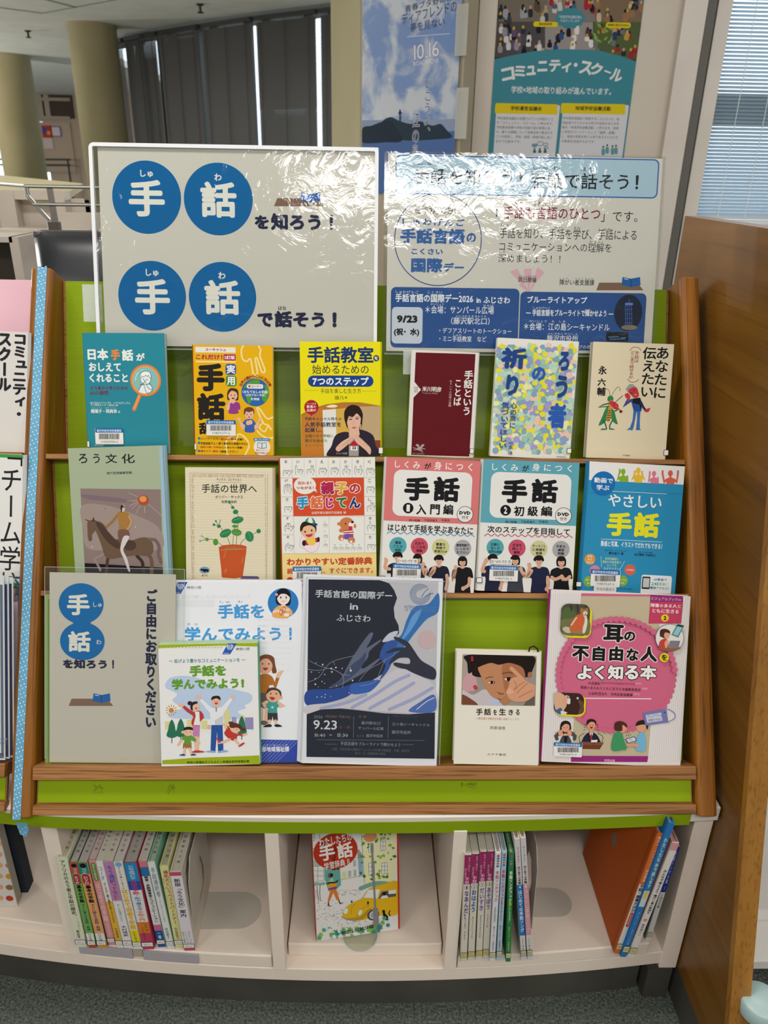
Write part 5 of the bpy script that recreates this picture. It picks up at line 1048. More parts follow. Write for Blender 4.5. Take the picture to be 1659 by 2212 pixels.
# blue book with coloured silhouettes
r, mb, a, pb, P, Wd, H = book('book', 'blue and white book with four coloured silhouettes raising their hands', T2, [(1273, 998), (1481.5, 1006), (1456, 1280), (1254, 1280)], .017, '2b84ad', spine='27739c', side='L', pages='d8d3c8', frame=(1245, 990, 6.771))
tx = a.text; wt = 'd9dee0'
a.poly([(60, -20), (1700, -20), (1580, 386), (186, 318)], 'd9d7d4')
def sil(a, x, y, s, c, up):
    a.ell(x, y, 40*s, 50*s, c, 20); a.poly([(x-14*s, y+40*s), (x+14*s, y+40*s), (x+20*s, y+80*s), (x-20*s, y+80*s)], c)
    a.blob([(x-75*s, y+105*s), (x-30*s, y+72*s), (x+30*s, y+72*s), (x+75*s, y+105*s), (x+62*s, y+170*s), (x+60*s, y+215*s), (x-60*s, y+215*s), (x-62*s, y+170*s)], c, 4)
    for d, hx, hy in up:
        a.line([(x+d*62*s, y+100*s), (x+d*100*s, y+140*s), (x+hx*s, y+hy*s)], 30*s, c); a.ell(x+hx*s, y+(hy-14)*s, 16*s, 26*s, c, 12)
        a.lines([(x+(hx+j*9)*s, y+(hy-10)*s, x+(hx+j*12)*s, y+(hy-58)*s) for j in (-1, 0, 1)], 9*s, c)
sil(a, 685, 195, .85, '7fa02c', ((-1, -60, 10),)); a.line([(745, 260), (748, 340)], 24, '7fa02c'); sil(a, 905, 180, .9, 'd6ac35', ((-1, -58, 60), (1, 62, 62))); sil(a, 1135, 225, .8, 'cf7186', ((-1, -78, 12),)); a.line([(1190, 280), (1195, 365)], 22, 'cf7186'); sil(a, 1375, 220, .9, 'c95c4c', ((-1, -128, 10), (1, 122, 8)))
a.poly([(186, 322), (1582, 388), (1570, 520), (180, 500)], '2b84ad')
a.ell(392, 368, 177, 176, '1b66a4', 48); tx('動画で', 260, 285, 535, 362, wt, b=.025); tx('学ぶ', 292, 388, 482, 468, wt, b=.025)
a.line([(525, 482), (1320, 522)], 6, wt); tx('やさしい', 465, 538, 1248, 722, wt, b=.02)
tx('手', 445, 788, 815, 1138, 'd9d323', b=.045); tx('話', 838, 795, 1218, 1160, 'd9d323', b=.045); a.line([(362, 1180), (1252, 1226)], 6, wt)
tx('動画と写真、イラストでだれでもできる！', 358, 1225, 1255, 1308, wt, b=.02)
k = '1b2a3a'; tx('「NHK手話ニュース」元キャスター', 412, 1338, 758, 1362, k); tx('豊田直子 著', 472, 1372, 690, 1410, k, b=.02); tx('立教大学日本手話講師', 898, 1366, 1118, 1386, k); tx('佐沢静枝 手話協力', 848, 1394, 1158, 1434, k, b=.02)
a.ell(198, 1476, 80, 80, 'd08a34', 28); 
for i, s in enumerate(('疑問', '肯定', '否定文')): tx(s, 198-18*len(s), 1418+i*44, 198+18*len(s), 1452+i*44, 'dfe0dc')
a.ell(270, 1645, 80, 80, 'c77a90', 28); a.ell(785, 1632, 80, 80, 'c85e4a', 28); tx('6W1H', 732, 1618, 836, 1648, 'e3dcd6'); a.ell(185, 1802, 80, 80, '7aa03a', 28); a.ell(672, 1792, 80, 80, '7aa03a', 28); tx('トラブル', 610, 1764, 732, 1792, 'e0e4d8'); tx('病気', 640, 1812, 705, 1840, 'e0e4d8'); tx('買い物', 140, 1768, 250, 1794, 'e0e4d8'); tx('食事', 155, 1816, 225, 1842, 'e0e4d8')
y_ = 'd0d48a'
for i, s in enumerate(('状況別解説と', '豊富な手話単語で', 'とっても', 'わかりやすい！')): tx(s, 520-17*len(s), 1452+i*48, 520+17*len(s), 1490+i*48, y_)
a.line([(360, 1428), (368, 1595)], 5, y_); a.line([(708, 1502), (628, 1640)], 5, y_)
a.rect(945, 1712, 1390, 2010, 'd8dcdc', r=30); a.rect(960, 1730, 1078, 1912, '26282c', r=14); a.rect(975, 1752, 1066, 1888, 'b9bcbc')
tx('QR動画で', 1124, 1756, 1322, 1796, '2f5fa0', b=.02); tx('245', 1098, 1812, 1208, 1860, '4f8a4a', b=.02); tx('動画に', 1215, 1820, 1336, 1862, '4f8a4a'); tx('簡単アクセス！', 1078, 1878, 1350, 1920, '2f5fa0', b=.02); tx('日本文芸社', 655, 1898, 828, 1924, k)
done(r, mb, pb); sticker(r, P, a, 205, 1630, 636, 1876, '001157547-9')
m2 = MB(); q2 = Art(m2, P, (a.ox, a.oy, a.k), -.0015); q2.rect(250, 1870, 580, 1950, 'd6d6d4'); q2.text('水ぬれ跡あり', 290, 1888, 550, 1934, '2a2a2a'); tag(m2.make('paper_slip', r), 'white paper slip under the barcode'); call_tag(r, P, a, -10, 1800, 75, 1880)
# spine lettering of that book
sp = MB(); S_ = r.children[0]
# ------------------------------------------------------------------ bottom tier: flyers, pamphlets and two books
T3 = tier(S1, .008, 23.5)
filmf = clear('clear_folder', 'fafbfa', .025, .12, bump=.05, bscale=6)
def sheet(name, label, cat, pl, q, th, col, frame, group=None):
    c = [pl.uv(*p) for p in q]; rot = ((c[0][0]-c[3][0])/(c[0][1]-c[3][1])+(c[1][0]-c[2][0])/(c[1][1]-c[2][1]))/2
    pl = pl.moved((c[2][0]+c[3][0])/2, 0).turned(-max(-.03, min(.03, rot))); x0, x1, v1, v0 = fit(pl, q); P = pl.moved(x0, 0); Wd, H = x1-x0, v1
    root = thing(name, label, cat, P.mat(), group); mb = MB(); mb.box(0, Wd, 0, th, 0, H, ink(col, .5, .25)); a = Art(mb, P, frame, 0.0, clip=(0, 0, Wd, H))
    return root, mb, a, P, Wd, H
def folder(root, P, q, y0, y1, mat):
    x0, x1, v1, v0 = fit(P, q); v0 = max(v0, -.002); f = MB(); f.add([(x0, y0, v0), (x1, y0, v0), (x1, y0, v1), (x0, y0, v1)], [(0, 1, 2, 3)], mat); f.make('clear_front', root)
    f = MB(); f.add([(x0, y1, v0), (x1, y1, v0), (x1, y1, v1), (x0, y1, v1)], [(0, 1, 2, 3)], mat); f.make('clear_back', root)
    e = MB(); t = .0008; rm = clear('folder_edge', 'b9c2bc', .12, .2, haze=.35)
    e.add([(x0, y0-.0002, v0), (x0+t, y0-.0002, v0), (x0+t, y0-.0002, v1), (x0, y0-.0002, v1)], [(0, 1, 2, 3)], rm); e.add([(x1-t, y0-.0002, v0), (x1, y0-.0002, v0), (x1, y0-.0002, v1), (x1-t, y0-.0002, v1)], [(0, 1, 2, 3)], rm); e.add([(x0, y0-.0002, v1-t), (x1, y0-.0002, v1-t), (x1, y0-.0002, v1), (x0, y0-.0002, v1)], [(0, 1, 2, 3)], rm); e.make('clear_edge', root)
# sign inviting people to help themselves, in a clear folder
T3b = tier(S1, .016, 21.5)
r, mb, a, P, Wd, H = sheet('sign', 'pale grey sheet with two overlapping blue circles in a clear folder', 'sign', T3b, [(102, 1235), (385, 1242), (372, 1628), (112, 1625)], .0006, 'b8b2a5', (80, 1220, 2.8603))
tx = a.text; B_ = '0562a0'; n_ = '1c1f3a'
a.ell(273, 240, 139, 128, B_, 48); a.ell(280, 472, 138, 120, B_, 48); a.poly([(225, 355), (330, 355), (335, 362), (220, 362)], B_)
tx('手', 185, 180, 325, 312, 'd3d1c6', b=.035); tx('話', 192, 410, 332, 538, 'd3d1c6', b=.035); tx('しゅ', 348, 232, 400, 262, 'd3d1c6', b=.012); tx('わ', 366, 462, 398, 492, 'd3d1c6', b=.012)
tx('を知ろう', 160, 585, 432, 642, n_, b=.055); tx('！', 464, 588, 476, 642, n_, b=.07); tx('し', 252, 568, 266, 582, n_); table_and_book(a, 328, 872, 1.02)
tx('ご自由にお取りください', 668, 150, 742, 1005, n_, b=.05, vert=True)
mb.make('printed_sheet', r); folder(r, P, [(90, 1223), (405, 1229), (392, 1640), (106, 1638)], -.003, .002, filmf)
for i in range(5):
    s = .0026+i*.0012; g = MB(); x0 = -.004-i*.0016; g.box(x0, Wd-.002, s, s+.0008, -.004 if i else -.0045, H*.86+.0016*i, ink(('6f8f3a', '9fb27c', '6f9a3c', 'a9b98a', '5f8430')[i], .6))
    o = g.make('folded_leaflet', mw=P.mat()); tag(o, ['green folded leaflet directly behind the blue-circle sheet', 'pale green folded leaflet, second in the stack behind the blue-circle sheet', 'green folded leaflet, third in the stack behind the blue-circle sheet', 'pale green folded leaflet, fourth in the stack behind the blue-circle sheet', 'dark green folded leaflet rearmost behind the blue-circle sheet'][i], 'leaflet', 'green leaflets behind the blue-circle sheet')
def emblem(a, x, y, w, h):
    a.poly([(x+w*.38, y), (x+w, y), (x+w*.55, y+h), (x, y+h)], '2b55a2')
    for d in (-1, 0, 1): a.line([(x+w*.52+d*w*.1, y+h*.62), (x+w*.52+d*w*.1, y+h*.38), (x+w*.52+d*w*.16, y+h*.25)], w*.045, 'd8dbe0', curve=True)
    a.line([(x+w*.36, y+h*.5), (x+w*.33, y+h*.3), (x+w*.45, y+h*.22)], w*.045, 'd8dbe0', curve=True); a.line([(x+w*.68, y+h*.5), (x+w*.74, y+h*.3), (x+w*.6, y+h*.22)], w*.045, 'd8dbe0', curve=True); a.line([(x+w*.1, y+h*.92), (x+w*.48, y+h*.92)], h*.035, 'b9c6de')
# white A4 booklet
T3c = tier(S1, .0145, 23.0)
r, mb, a, P, Wd, H = sheet('booklet', 'large white booklet with blue lettering, behind the small green pamphlet', 'booklet', T3c, [(360, 1256), (657, 1258), (648, 1645), (372, 1645)], .0022, 'd9dade', (340, 1240, 5.184))
tx = a.text; b_ = '4590c9'
emblem(a, 170, 84, 168, 136); tx('神奈川県', 330, 134, 492, 168, '3a3a3e')
tx('手話を', 675, 338, 1198, 500, b_, b=.035); tx('学んでみよう', 305, 590, 1385, 752, b_, b=.035); tx('！', 1474, 600, 1506, 742, b_, b=.06); tx('しゅ　わ', 700, 298, 960, 326, '3f78ac'); tx('まな', 332, 548, 455, 576, '3f78ac', gap=.6)
gh = 'ccced2'; tx('耳が聞こえない人について', 270, 235, 1050, 275, gh, b=.02); a.rect(130, 290, 640, 366, 'd2d4d8')
for i in range(10): tx('手話ってなんだろう？'[:6+i % 4], 1120, 505+i*62, 1500, 528+i*62, gh)
a.ell(1408, 325, 172, 168, '2d74b4', 48); sk = 'd8ae90'
a.blob([(1335, 330), (1330, 220), (1380, 165), (1440, 165), (1490, 220), (1485, 340), (1420, 350)], '1b1c22'); a.blob([(1285, 470), (1310, 390), (1400, 345), (1490, 390), (1515, 450), (1470, 470), (1460, 495), (1350, 495)], 'd99f5e'); a.poly([(1395, 320), (1430, 320), (1435, 360), (1390, 360)], 'd9c7bb'); a.ell(1412, 262, 72, 82, 'dccfc8', 28); a.blob([(1335, 270), (1340, 200), (1410, 170), (1480, 210), (1488, 260), (1440, 225), (1380, 225)], '1b1c22')
for x in (1382, 1442): a.ell(x, 262, 7, 13, '26201e', 10)
a.line([(1395, 300), (1412, 306), (1430, 300)], 5, 'b56a5a', curve=True); a.ell(1335, 230, 16, 16, 'd59ab0', 10); a.line([(1300, 425), (1345, 410), (1380, 425)], 26, 'dcc3b4'); a.line([(1470, 400), (1440, 400), (1410, 390)], 26, 'dcc3b4'); a.ring(1385, 430, 14, 34, 6, '9c4a30', 18); a.ring(1418, 400, 14, 34, 6, '9c4a30', 18); a.rect(1418, 440, 1474, 474, 'd9d6d0')
# woman and boy at the right edge of the booklet
a.blob([(1130, 1010), (1140, 930), (1220, 900), (1300, 930), (1320, 1020), (1335, 1100), (1290, 1110), (1270, 1060), (1180, 1080)], '6f4630'); a.poly([(1175, 1080), (1235, 1080), (1240, 1140), (1170, 1140)], sk); a.ell(1205, 1030, 85, 88, 'd0a184', 28); a.blob([(1125, 1030), (1135, 950), (1210, 910), (1290, 950), (1298, 1010), (1240, 950), (1170, 960)], '6f4630')
for x in (1177, 1248): a.ell(x, 1005, 7, 9, '2a1d18', 10)
a.blob([(1180, 1052), (1240, 1050), (1210, 1080)], '9c3a34'); a.blob([(1100, 1330), (1110, 1180), (1160, 1125), (1250, 1125), (1300, 1180), (1290, 1240), (1250, 1250), (1250, 1330)], 'a3672c', 4); a.line([(1270, 1160), (1320, 1250), (1345, 1170)], 40, 'a3672c'); a.blob([(1330, 1150), (1350, 1100), (1410, 1080), (1390, 1120), (1360, 1160)], sk)
a.poly([(1100, 1330), (1250, 1330), (1250, 1500), (1090, 1510)], '5d5250'); a.line([(1170, 1510), (1165, 1640)], 36, sk); a.line([(1222, 1510), (1215, 1640)], 34, sk); a.blob([(1130, 1670), (1180, 1640), (1240, 1660), (1200, 1690)], '6b5a54')
a.blob([(1190, 1440), (1250, 1425), (1350, 1425), (1380, 1470), (1340, 1500), (1335, 1560), (1235, 1560), (1240, 1500)], '3f9088', 4); a.poly([(1235, 1555), (1345, 1555), (1348, 1640), (1300, 1640), (1290, 1590), (1280, 1640), (1236, 1640)], '3a3634'); a.line([(1258, 1640), (1255, 1690)], 28, sk); a.line([(1322, 1640), (1330, 1690)], 28, sk); a.blob([(1185, 1710), (1240, 1680), (1280, 1690), (1270, 1710)], '2b2b2e'); a.blob([(1310, 1690), (1350, 1680), (1398, 1705), (1330, 1710)], '2b2b2e')
for q in ([(1205, 1480), (1190, 1450), (1225, 1430)], [(1375, 1480), (1400, 1470), (1360, 1445)]): a.line(q, 34, sk)
a.ell(1300, 1360, 82, 76, 'd0a184', 26); a.ell(1385, 1378, 16, 20, 'd0a184', 10); a.blob([(1222, 1340), (1240, 1285), (1310, 1270), (1380, 1310), (1384, 1370), (1350, 1310), (1280, 1300)], '4a3a2e')
for x in (1270, 1332): a.ell(x, 1338, 7, 9, '2a1d18', 10)
a.blob([(1258, 1375), (1320, 1385), (1285, 1412)], '9c3a34'); st_ = []
for i in range(10): st_.append((1288+(22 if i % 2 == 0 else 9)*math.sin(i*math.pi/5), 1492-(22 if i % 2 == 0 else 9)*math.cos(i*math.pi/5)))
a.poly(st_, 'a9c9bb'); a.poly([(150, 1835), (1600, 1860), (1595, 2130), (150, 2130)], '34489a'); a.lines([(x, 2110, x+250, 1862) for x in range(700, 1360, 42)], 9, '6473b4'); tx('部地域福祉課', 1172, 1930, 1476, 1990, 'dbdce4', b=.02); tx('ぶちいきふくしか', 1180, 1905, 1462, 1925, 'c9cce0')
mb.make('printed_cover', r)
for i in range(2):
    g = MB(); g.box(-.003-.002*i, Wd-.002, .0026+.0022*i, .0044+.0022*i, 0, H+.0015+.001*i, ink('d2d4da', .5)); tag(g.make('booklet', mw=P.mat()), ['plain white booklet edge directly behind the blue-lettered booklet', 'white booklet edge rearmost behind the blue-lettered booklet'][i], 'booklet', 'white booklets in a stack')
# green pamphlets: front one printed, eight more behind it
T3d = tier(S1, .001, 21.8)
r, mb, a, P, Wd, H = sheet('pamphlet', 'small pamphlet with green lettering and a cheering family, front of its stack', 'pamphlet', T3d, [(340.5, 1393), (557, 1388), (560, 1650), (350, 1650)], .0014, 'd9d8d6', (340, 1240, 5.184), 'green pamphlets in a stack')
tx = a.text; gg = '5f9230'
a.poly([(0, 770), (1125, 740), (1125, 812), (700, 800), (350, 812), (0, 832)], '93a31e'); a.lines([(x, 830, x+60, 770) for x in range(20, 720, 36)], 8, 'a3b23a')
emblem(a, 725, 762, 164, 136); tx('神奈川県', 878, 822, 1034, 856, '3a3a3e'); tx('～ 拡げよう豊かなコミュニケーションを ～', 130, 945, 985, 990, '3f7a84', b=.02)
tx('手話を', 358, 1020, 770, 1146, gg, b=.055); 
a.blob([(90, 1270), (130, 1170), (260, 1140), (420, 1155), (600, 1220), (850, 1290), (1040, 1340), (1055, 1420), (980, 1470), (990, 1500), (900, 1540), (930, 1620), (300, 1620), (130, 1600), (150, 1540), (280, 1500), (170, 1420), (220, 1340)], 'aebfd6'); tx('学んでみよう', 160, 1168, 910, 1290, gg, b=.055); tx('！', 938, 1178, 972, 1272, gg, b=.08)
for x0, y0, x1, c in ((85, 1650, 150, 'c9c58e'), (330, 1630, 400, 'c9c58e'), (490, 1640, 560, 'c9c58e'), (560, 1690, 600, 'c7a79e'), (750, 1512, 815, 'c9c58e'), (835, 1600, 885, '8f8fb4'), (930, 1580, 975, 'c9c58e'), (980, 1605, 1075, '8a84ab')): a.rect(x0, y0, x1, 1745, c)
a.poly([(85, 1740), (1080, 1740), (1080, 1760), (85, 1765)], 'd9d8d6')
a.ell(156, 1526, 28, 28, 'c07a2c', 20)
for i in range(12): t = i*math.pi/6; a.lines([(156+40*math.cos(t), 1526+40*math.sin(t), 156+64*math.cos(t), 1526+64*math.sin(t))], 8, 'c07a2c')
for x, y, w in ((162, 1740, 58), (262, 1730, 60), (945, 1700, 55)):
    a.line([(x, y+60), (x, y+150)], 10, '6b4f38'); a.blob([(x-w, y+70), (x-w*.7, y), (x-w*.5, y-60), (x, y-110), (x+w*.5, y-60), (x+w*.7, y), (x+w, y+70), (x, y+95)], '2c6a50')
# father
a.poly([(605, 1690), (730, 1690), (740, 1975), (680, 1985), (668, 1760), (650, 1985), (595, 1985)], '2b4f94'); a.blob([(540, 1990), (590, 1975), (650, 1985), (640, 2000)], '7fa3c4'); a.blob([(680, 1990), (740, 1970), (798, 1985), (690, 2002)], '7fa3c4')
a.poly([(470, 1410), (500, 1400), (610, 1500), (720, 1490), (820, 1385), (845, 1400), (745, 1560), (735, 1690), (600, 1690), (590, 1560)], 'd6d7d9'); a.poly([(640, 1640), (735, 1580), (733, 1690), (650, 1690)], 'b9bcc4'); a.poly([(625, 1480), (690, 1480), (660, 1510)], '6fa3c4'); a.lines([(660, 1500, 660, 1540)], 12, '3f78ac')
for q in ([(470, 1410), (430, 1380), (425, 1360), (450, 1372), (445, 1348), (468, 1365), (480, 1352), (495, 1395)], [(825, 1390), (820, 1360), (835, 1370), (842, 1345), (855, 1365), (870, 1352), (872, 1375), (845, 1402)]): a.poly(q, sk)
a.poly([(640, 1450), (680, 1450), (685, 1490), (635, 1490)], sk); a.ell(657, 1425, 46, 52, sk, 22); a.blob([(605, 1410), (620, 1370), (690, 1365), (708, 1410), (660, 1390)], '26221f'); a.blob([(640, 1440), (680, 1438), (660, 1462)], 'b8343a')
for x in (640, 675): a.lines([(x-8, 1422, x+8, 1418)], 4, '26221f')
# mother
a.poly([(390, 1690), (478, 1690), (470, 1830), (400, 1830)], 'b878a0'); a.line([(425, 1830), (435, 1980)], 32, sk); a.line([(455, 1830), (450, 1980)], 28, sk); a.blob([(385, 1995), (440, 1972), (535, 1990), (450, 2000)], 'b03a34')
a.blob([(275, 1480), (300, 1470), (400, 1540), (480, 1530), (522, 1600), (480, 1650), (470, 1690), (390, 1690), (385, 1640), (400, 1590), (330, 1540)], 'b03a34', 4); a.poly([(420, 1540), (470, 1540), (478, 1690), (405, 1690), (430, 1590)], 'd9d8d6'); a.blob([(230, 1460), (262, 1445), (300, 1470), (275, 1490), (240, 1475)], sk); a.ell(430, 1485, 40, 48, sk, 20); a.blob([(370, 1500), (385, 1440), (440, 1425), (450, 1445), (400, 1470), (395, 1530)], '33211f'); a.ell(365, 1445, 27, 24, '33211f', 14); a.blob([(420, 1500), (450, 1495), (435, 1512)], 'b8343a')
# son
a.blob([(270, 1850), (310, 1800), (370, 1800), (450, 1860), (430, 1880), (375, 1860), (380, 1905), (295, 1905), (305, 1860)], '5f8f3c', 4); a.poly([(290, 1900), (380, 1900), (385, 1950), (340, 1950), (337, 1925), (330, 1950), (285, 1950)], '8f6a34'); a.line([(308, 1950), (300, 2010)], 24, sk); a.line([(365, 1950), (380, 2010)], 24, sk); a.blob([(245, 2030), (290, 2012), (315, 2030)], '26386a'); a.blob([(372, 2030), (400, 2010), (438, 2025)], '26386a'); a.line([(270, 1860), (235, 1910)], 24, sk); a.line([(440, 1865), (470, 1890)], 22, sk); a.ell(345, 1765, 56, 48, sk, 22); a.blob([(295, 1750), (310, 1715), (380, 1712), (400, 1745), (340, 1740)], '26221f'); a.ell(282, 1770, 13, 16, sk, 10)
for x in (325, 372): a.lines([(x-9, 1770, x+9, 1768)], 4, '26221f')
# daughter
a.blob([(770, 1740), (790, 1700), (860, 1780), (980, 1790), (960, 1815), (900, 1810), (880, 1860), (820, 1855), (750, 1790)], 'b03a34', 4); a.line([(775, 1720), (745, 1680)], 24, sk); a.line([(960, 1800), (1000, 1790)], 22, sk); a.line([(810, 1850), (740, 1880), (690, 1890)], 26, sk); a.line([(870, 1855), (910, 1900)], 26, sk); a.blob([(660, 1830), (690, 1850), (705, 1890), (680, 1880)], 'b03a34'); a.blob([(905, 1930), (950, 1890), (980, 1890), (940, 1925)], 'b03a34'); a.ell(875, 1725, 60, 54, sk, 24); a.blob([(820, 1720), (810, 1680), (870, 1665), (940, 1700), (950, 1760), (900, 1720)], '5a3226'); a.ell(825, 1665, 30, 16, '5a3226', 14); a.ell(960, 1740, 24, 20, '5a3226', 14)
for x, y in ((852, 1718), (890, 1735)): a.lines([(x-9, y, x+9, y+4)], 4, '26221f')
a.poly([(55, 2085), (400, 2058), (800, 2045), (1140, 2030), (1150, 2130), (55, 2130)], '93a31e'); tx('神奈川県福祉子どもみらい局福祉部地域福祉課', 330, 2088, 1028, 2118, '2c3a1c', b=.02)
front = mb.make('printed_cover', r); r0 = r
for i in range(8):
    g = MB(); y = .0018+i*.0018; w0 = .0004*(i % 3); g.box(w0, Wd+.0012*(i % 2), y, y+.0013, 0, H+.0003*i, ink(('8fb58a', '6fa58c', '9cb36a', '7fb0a0')[i % 4], .6)); g.box(w0, Wd+.0012*(i % 2), y+.0004, y+.0009, H+.0003*i, H+.0003*i+.0002, ink('c9d0c0', .6)); g.box(w0+.001, Wd-.001, y+.0003, y+.001, .001, H-.001, ink('cfd0cc', .6))
    o = g.make('pamphlet', mw=P.mat()); tag(o, 'plain green-edged pamphlet in the stack behind the cheering-family one', 'pamphlet', 'green pamphlets in a stack')
# dark flyers in clear folders
T3e = tier(S1, .0035, 23.6)
r, mb, a, P, Wd, H = sheet('flyer', 'dark navy flyer with two reaching hands and white brushwork, front of its stack', 'flyer', T3e, [(665, 1251), (957.5, 1252), (943, 1646), (652, 1646)], .0006, 'd8d8dc', (630, 1220, 4.74), 'dark flyers in a stack')
tx = a.text; nv = '1e2230'
a.poly([(173, 148), (1503, 165), (1462, 1985), (152, 1965)], 'b5b3b8')
a.poly([(173, 148), (900, 157), (1000, 190), (1050, 260), (1080, 340), (1045, 440), (1055, 540), (1095, 620), (1100, 700), (1000, 800), (960, 960), (960, 1100), (800, 1200), (500, 1290), (160, 1290)], nv)
a.blob([(1503, 290), (1400, 400), (1260, 430), (1180, 560), (1120, 720), (1000, 800), (900, 940), (1020, 960), (1160, 830), (1260, 700), (1380, 560), (1500, 480)], '2f6aa8'); a.blob([(1180, 650), (1240, 520), (1330, 450), (1290, 560), (1200, 700), (1120, 780)], '5f92c8')
a.blob([(900, 940), (960, 800), (1080, 780), (1050, 900), (1000, 1060), (900, 1180), (960, 1030)], '2b4f94'); a.blob([(930, 780), (1000, 700), (1090, 680), (1040, 760), (960, 790)], 'b9bccb')
a.blob([(160, 1290), (420, 1270), (640, 1230), (600, 1330), (420, 1400), (160, 1440)], '24458c'); a.blob([(600, 1230), (720, 1200), (900, 1180), (960, 1250), (760, 1310), (620, 1320)], '2f5aa6')
a.blob([(160, 1440), (500, 1400), (800, 1300), (980, 1120), (1150, 1060), (1300, 1130), (1462, 1250), (1460, 1510), (900, 1500), (500, 1470), (158, 1520)], 'c3bdc4', 8)
for q in ([(620, 1460), (850, 1330), (1050, 1200), (1200, 1130)], [(800, 1470), (1050, 1330), (1250, 1210)], [(1000, 1480), (1250, 1370), (1440, 1260)], [(300, 1470), (560, 1410), (760, 1330)]): a.line(q, 34, '9a9fbe', curve=True)
a.blob([(1200, 1500), (1320, 1400), (1460, 1330), (1460, 1500)], '4a66a8'); a.line([(1280, 1480), (1380, 1400), (1460, 1360)], 8, 'd0ccd2', curve=True); a.ell(1385, 765, 98, 95, 'bfa6a8', 36)
hd = '2a2c3c'
a.blob([(1050, 735), (1110, 750), (1190, 790), (1250, 870), (1330, 980), (1470, 1070), (1465, 1170), (1380, 1160), (1250, 1110), (1170, 1070), (1120, 1060), (1050, 1030), (1060, 1000), (1200, 1015), (1205, 960), (1150, 950), (1090, 960), (1020, 1010), (1000, 1000), (1060, 920), (1110, 880), (980, 905), (970, 895), (1060, 850), (1150, 845), (1160, 830), (1060, 765)], hd, 5)
lh = '5a6076'
a.blob([(500, 1170), (560, 1060), (620, 950), (680, 860), (720, 800), (800, 700), (835, 705), (800, 790), (770, 850), (900, 770), (910, 785), (800, 880), (780, 950), (720, 1030), (740, 1060), (890, 960), (890, 985), (760, 1090), (640, 1160), (480, 1240), (380, 1260)], lh, 5); a.blob([(520, 1160), (600, 1040), (700, 960), (760, 900), (740, 1000), (660, 1110), (480, 1230), (400, 1250)], '39455f', 4)
for q in ([(165, 1070), (280, 1080), (400, 1060), (520, 1120), (600, 1130)], [(165, 1200), (280, 1150), (400, 1000), (640, 930)], [(180, 980), (300, 1040), (450, 1080), (530, 1150), (520, 1260)], [(690, 1190), (780, 1080), (900, 1010), (1050, 920)], [(700, 1240), (850, 1200), (910, 1080), (960, 960)]): a.line(q, 4, '8a90a4', curve=True, cap=False)
rq = random.Random(4)
for i in range(26): x = rq.uniform(200, 700); y = rq.uniform(980, 1380); s = rq.choice((4, 5, 6, 9)); a.ell(x, y, s, s, 'c3c6d2', 8)
a.ell(605, 1082, 11, 11, 'd3d4da', 12)
a.poly([(155, 1530), (300, 1480), (500, 1470), (700, 1490), (950, 1520), (1200, 1530), (1466, 1510), (1462, 1985), (152, 1965)], nv)
for i in range(5): a.ring(1315, 300, 46+i*14, 46+i*14, 5, '4f6c98', 40)
a.blob([(1310, 280), (1340, 250), (1365, 240), (1440, 230), (1400, 300), (1350, 350), (1320, 330)], 'b5b3b8'); a.line([(1330, 330), (1360, 280), (1400, 245)], 8, '4f6c98', curve=True); a.line([(1345, 345), (1390, 310), (1445, 290)], 8, '4f6c98', curve=True); tx('INTERNATIONAL DAY', 1156, 420, 1480, 448, '5a76a0'); tx('OF SIGN LANGUAGES', 1156, 452, 1480, 480, '5a76a0')
w_ = 'bfc0c6'; g_ = '8d8f9a'
tx('手話言語の国際デー', 242, 265, 1030, 345, w_, b=.02); tx('in', 596, 395, 680, 460, w_, b=.02); tx('ふじさわ', 460, 512, 808, 582, w_, b=.012)
tx('2026', 230, 1540, 316, 1570, g_); tx('9月23日は「手話の日」', 345, 1540, 602, 1566, '8a6a42'); tx('9.23', 222, 1590, 464, 1684, 'c9c8cc', b=.012); tx('水・祝', 486, 1644, 600, 1678, '7d4434'); tx('10:40', 238, 1726, 345, 1762, 'b0b0b6'); tx('―', 385, 1738, 414, 1744, 'b0b0b6'); tx('15:30', 470, 1726, 578, 1762, 'b0b0b6')
tx('会 場', 684, 1540, 764, 1566, '6a5a48'); tx('藤沢駅北口', 714, 1604, 908, 1636, g_); tx('サンパール広場', 682, 1658, 940, 1690, g_); tx('雨天時', 665, 1740, 742, 1764, '6a4a38'); tx('藤沢市役所', 764, 1734, 934, 1766, g_)
tx('ブルーライトアップ', 1036, 1540, 1290, 1562, '55565f'); tx('江の島シーキャンドル', 1028, 1618, 1416, 1650, g_); tx('藤沢市役所', 1026, 1696, 1220, 1732, g_)
for q in ([(634, 1550), (632, 1770)], [(990, 1550), (986, 1770)], [(255, 1790), (1362, 1798)], [(342, 1834), (465, 1836)], [(1128, 1838), (1250, 1840)]): a.line(q, 4, '6a6c78', cap=False)
tx('手話言語をブルーライトで輝かせよう', 500, 1816, 1114, 1854, g_); tx('主催：手話言語の国際デー in ふじさわ実行委員会　共催：藤沢市', 412, 1880, 1206, 1908, '5c5e6a'); tx('協力：江ノ島電鉄株式会社', 650, 1918, 964, 1944, '5c5e6a')
mb.make('printed_sheet', r); folder(r, P, [(661, 1248), (962, 1252), (951, 1646), (648, 1646)], -.0032, .0014, clear('flyer_folder', 'fafbfb', .022, .10, bump=.1, bscale=4))
for i in range(4):
    g = MB(); y = .0022+i*.0021; g.box(-.0016-.0022*i, Wd+.0006*(i % 2), y, y+.0007, 0, H+.0012*i, ink('cfd0d8' if i % 2 else 'd8d8dc', .5)); tag(g.make('flyer', mw=P.mat()), 'white-bordered flyer edge in the stack behind the dark hands flyer', 'flyer', 'dark flyers in a stack')
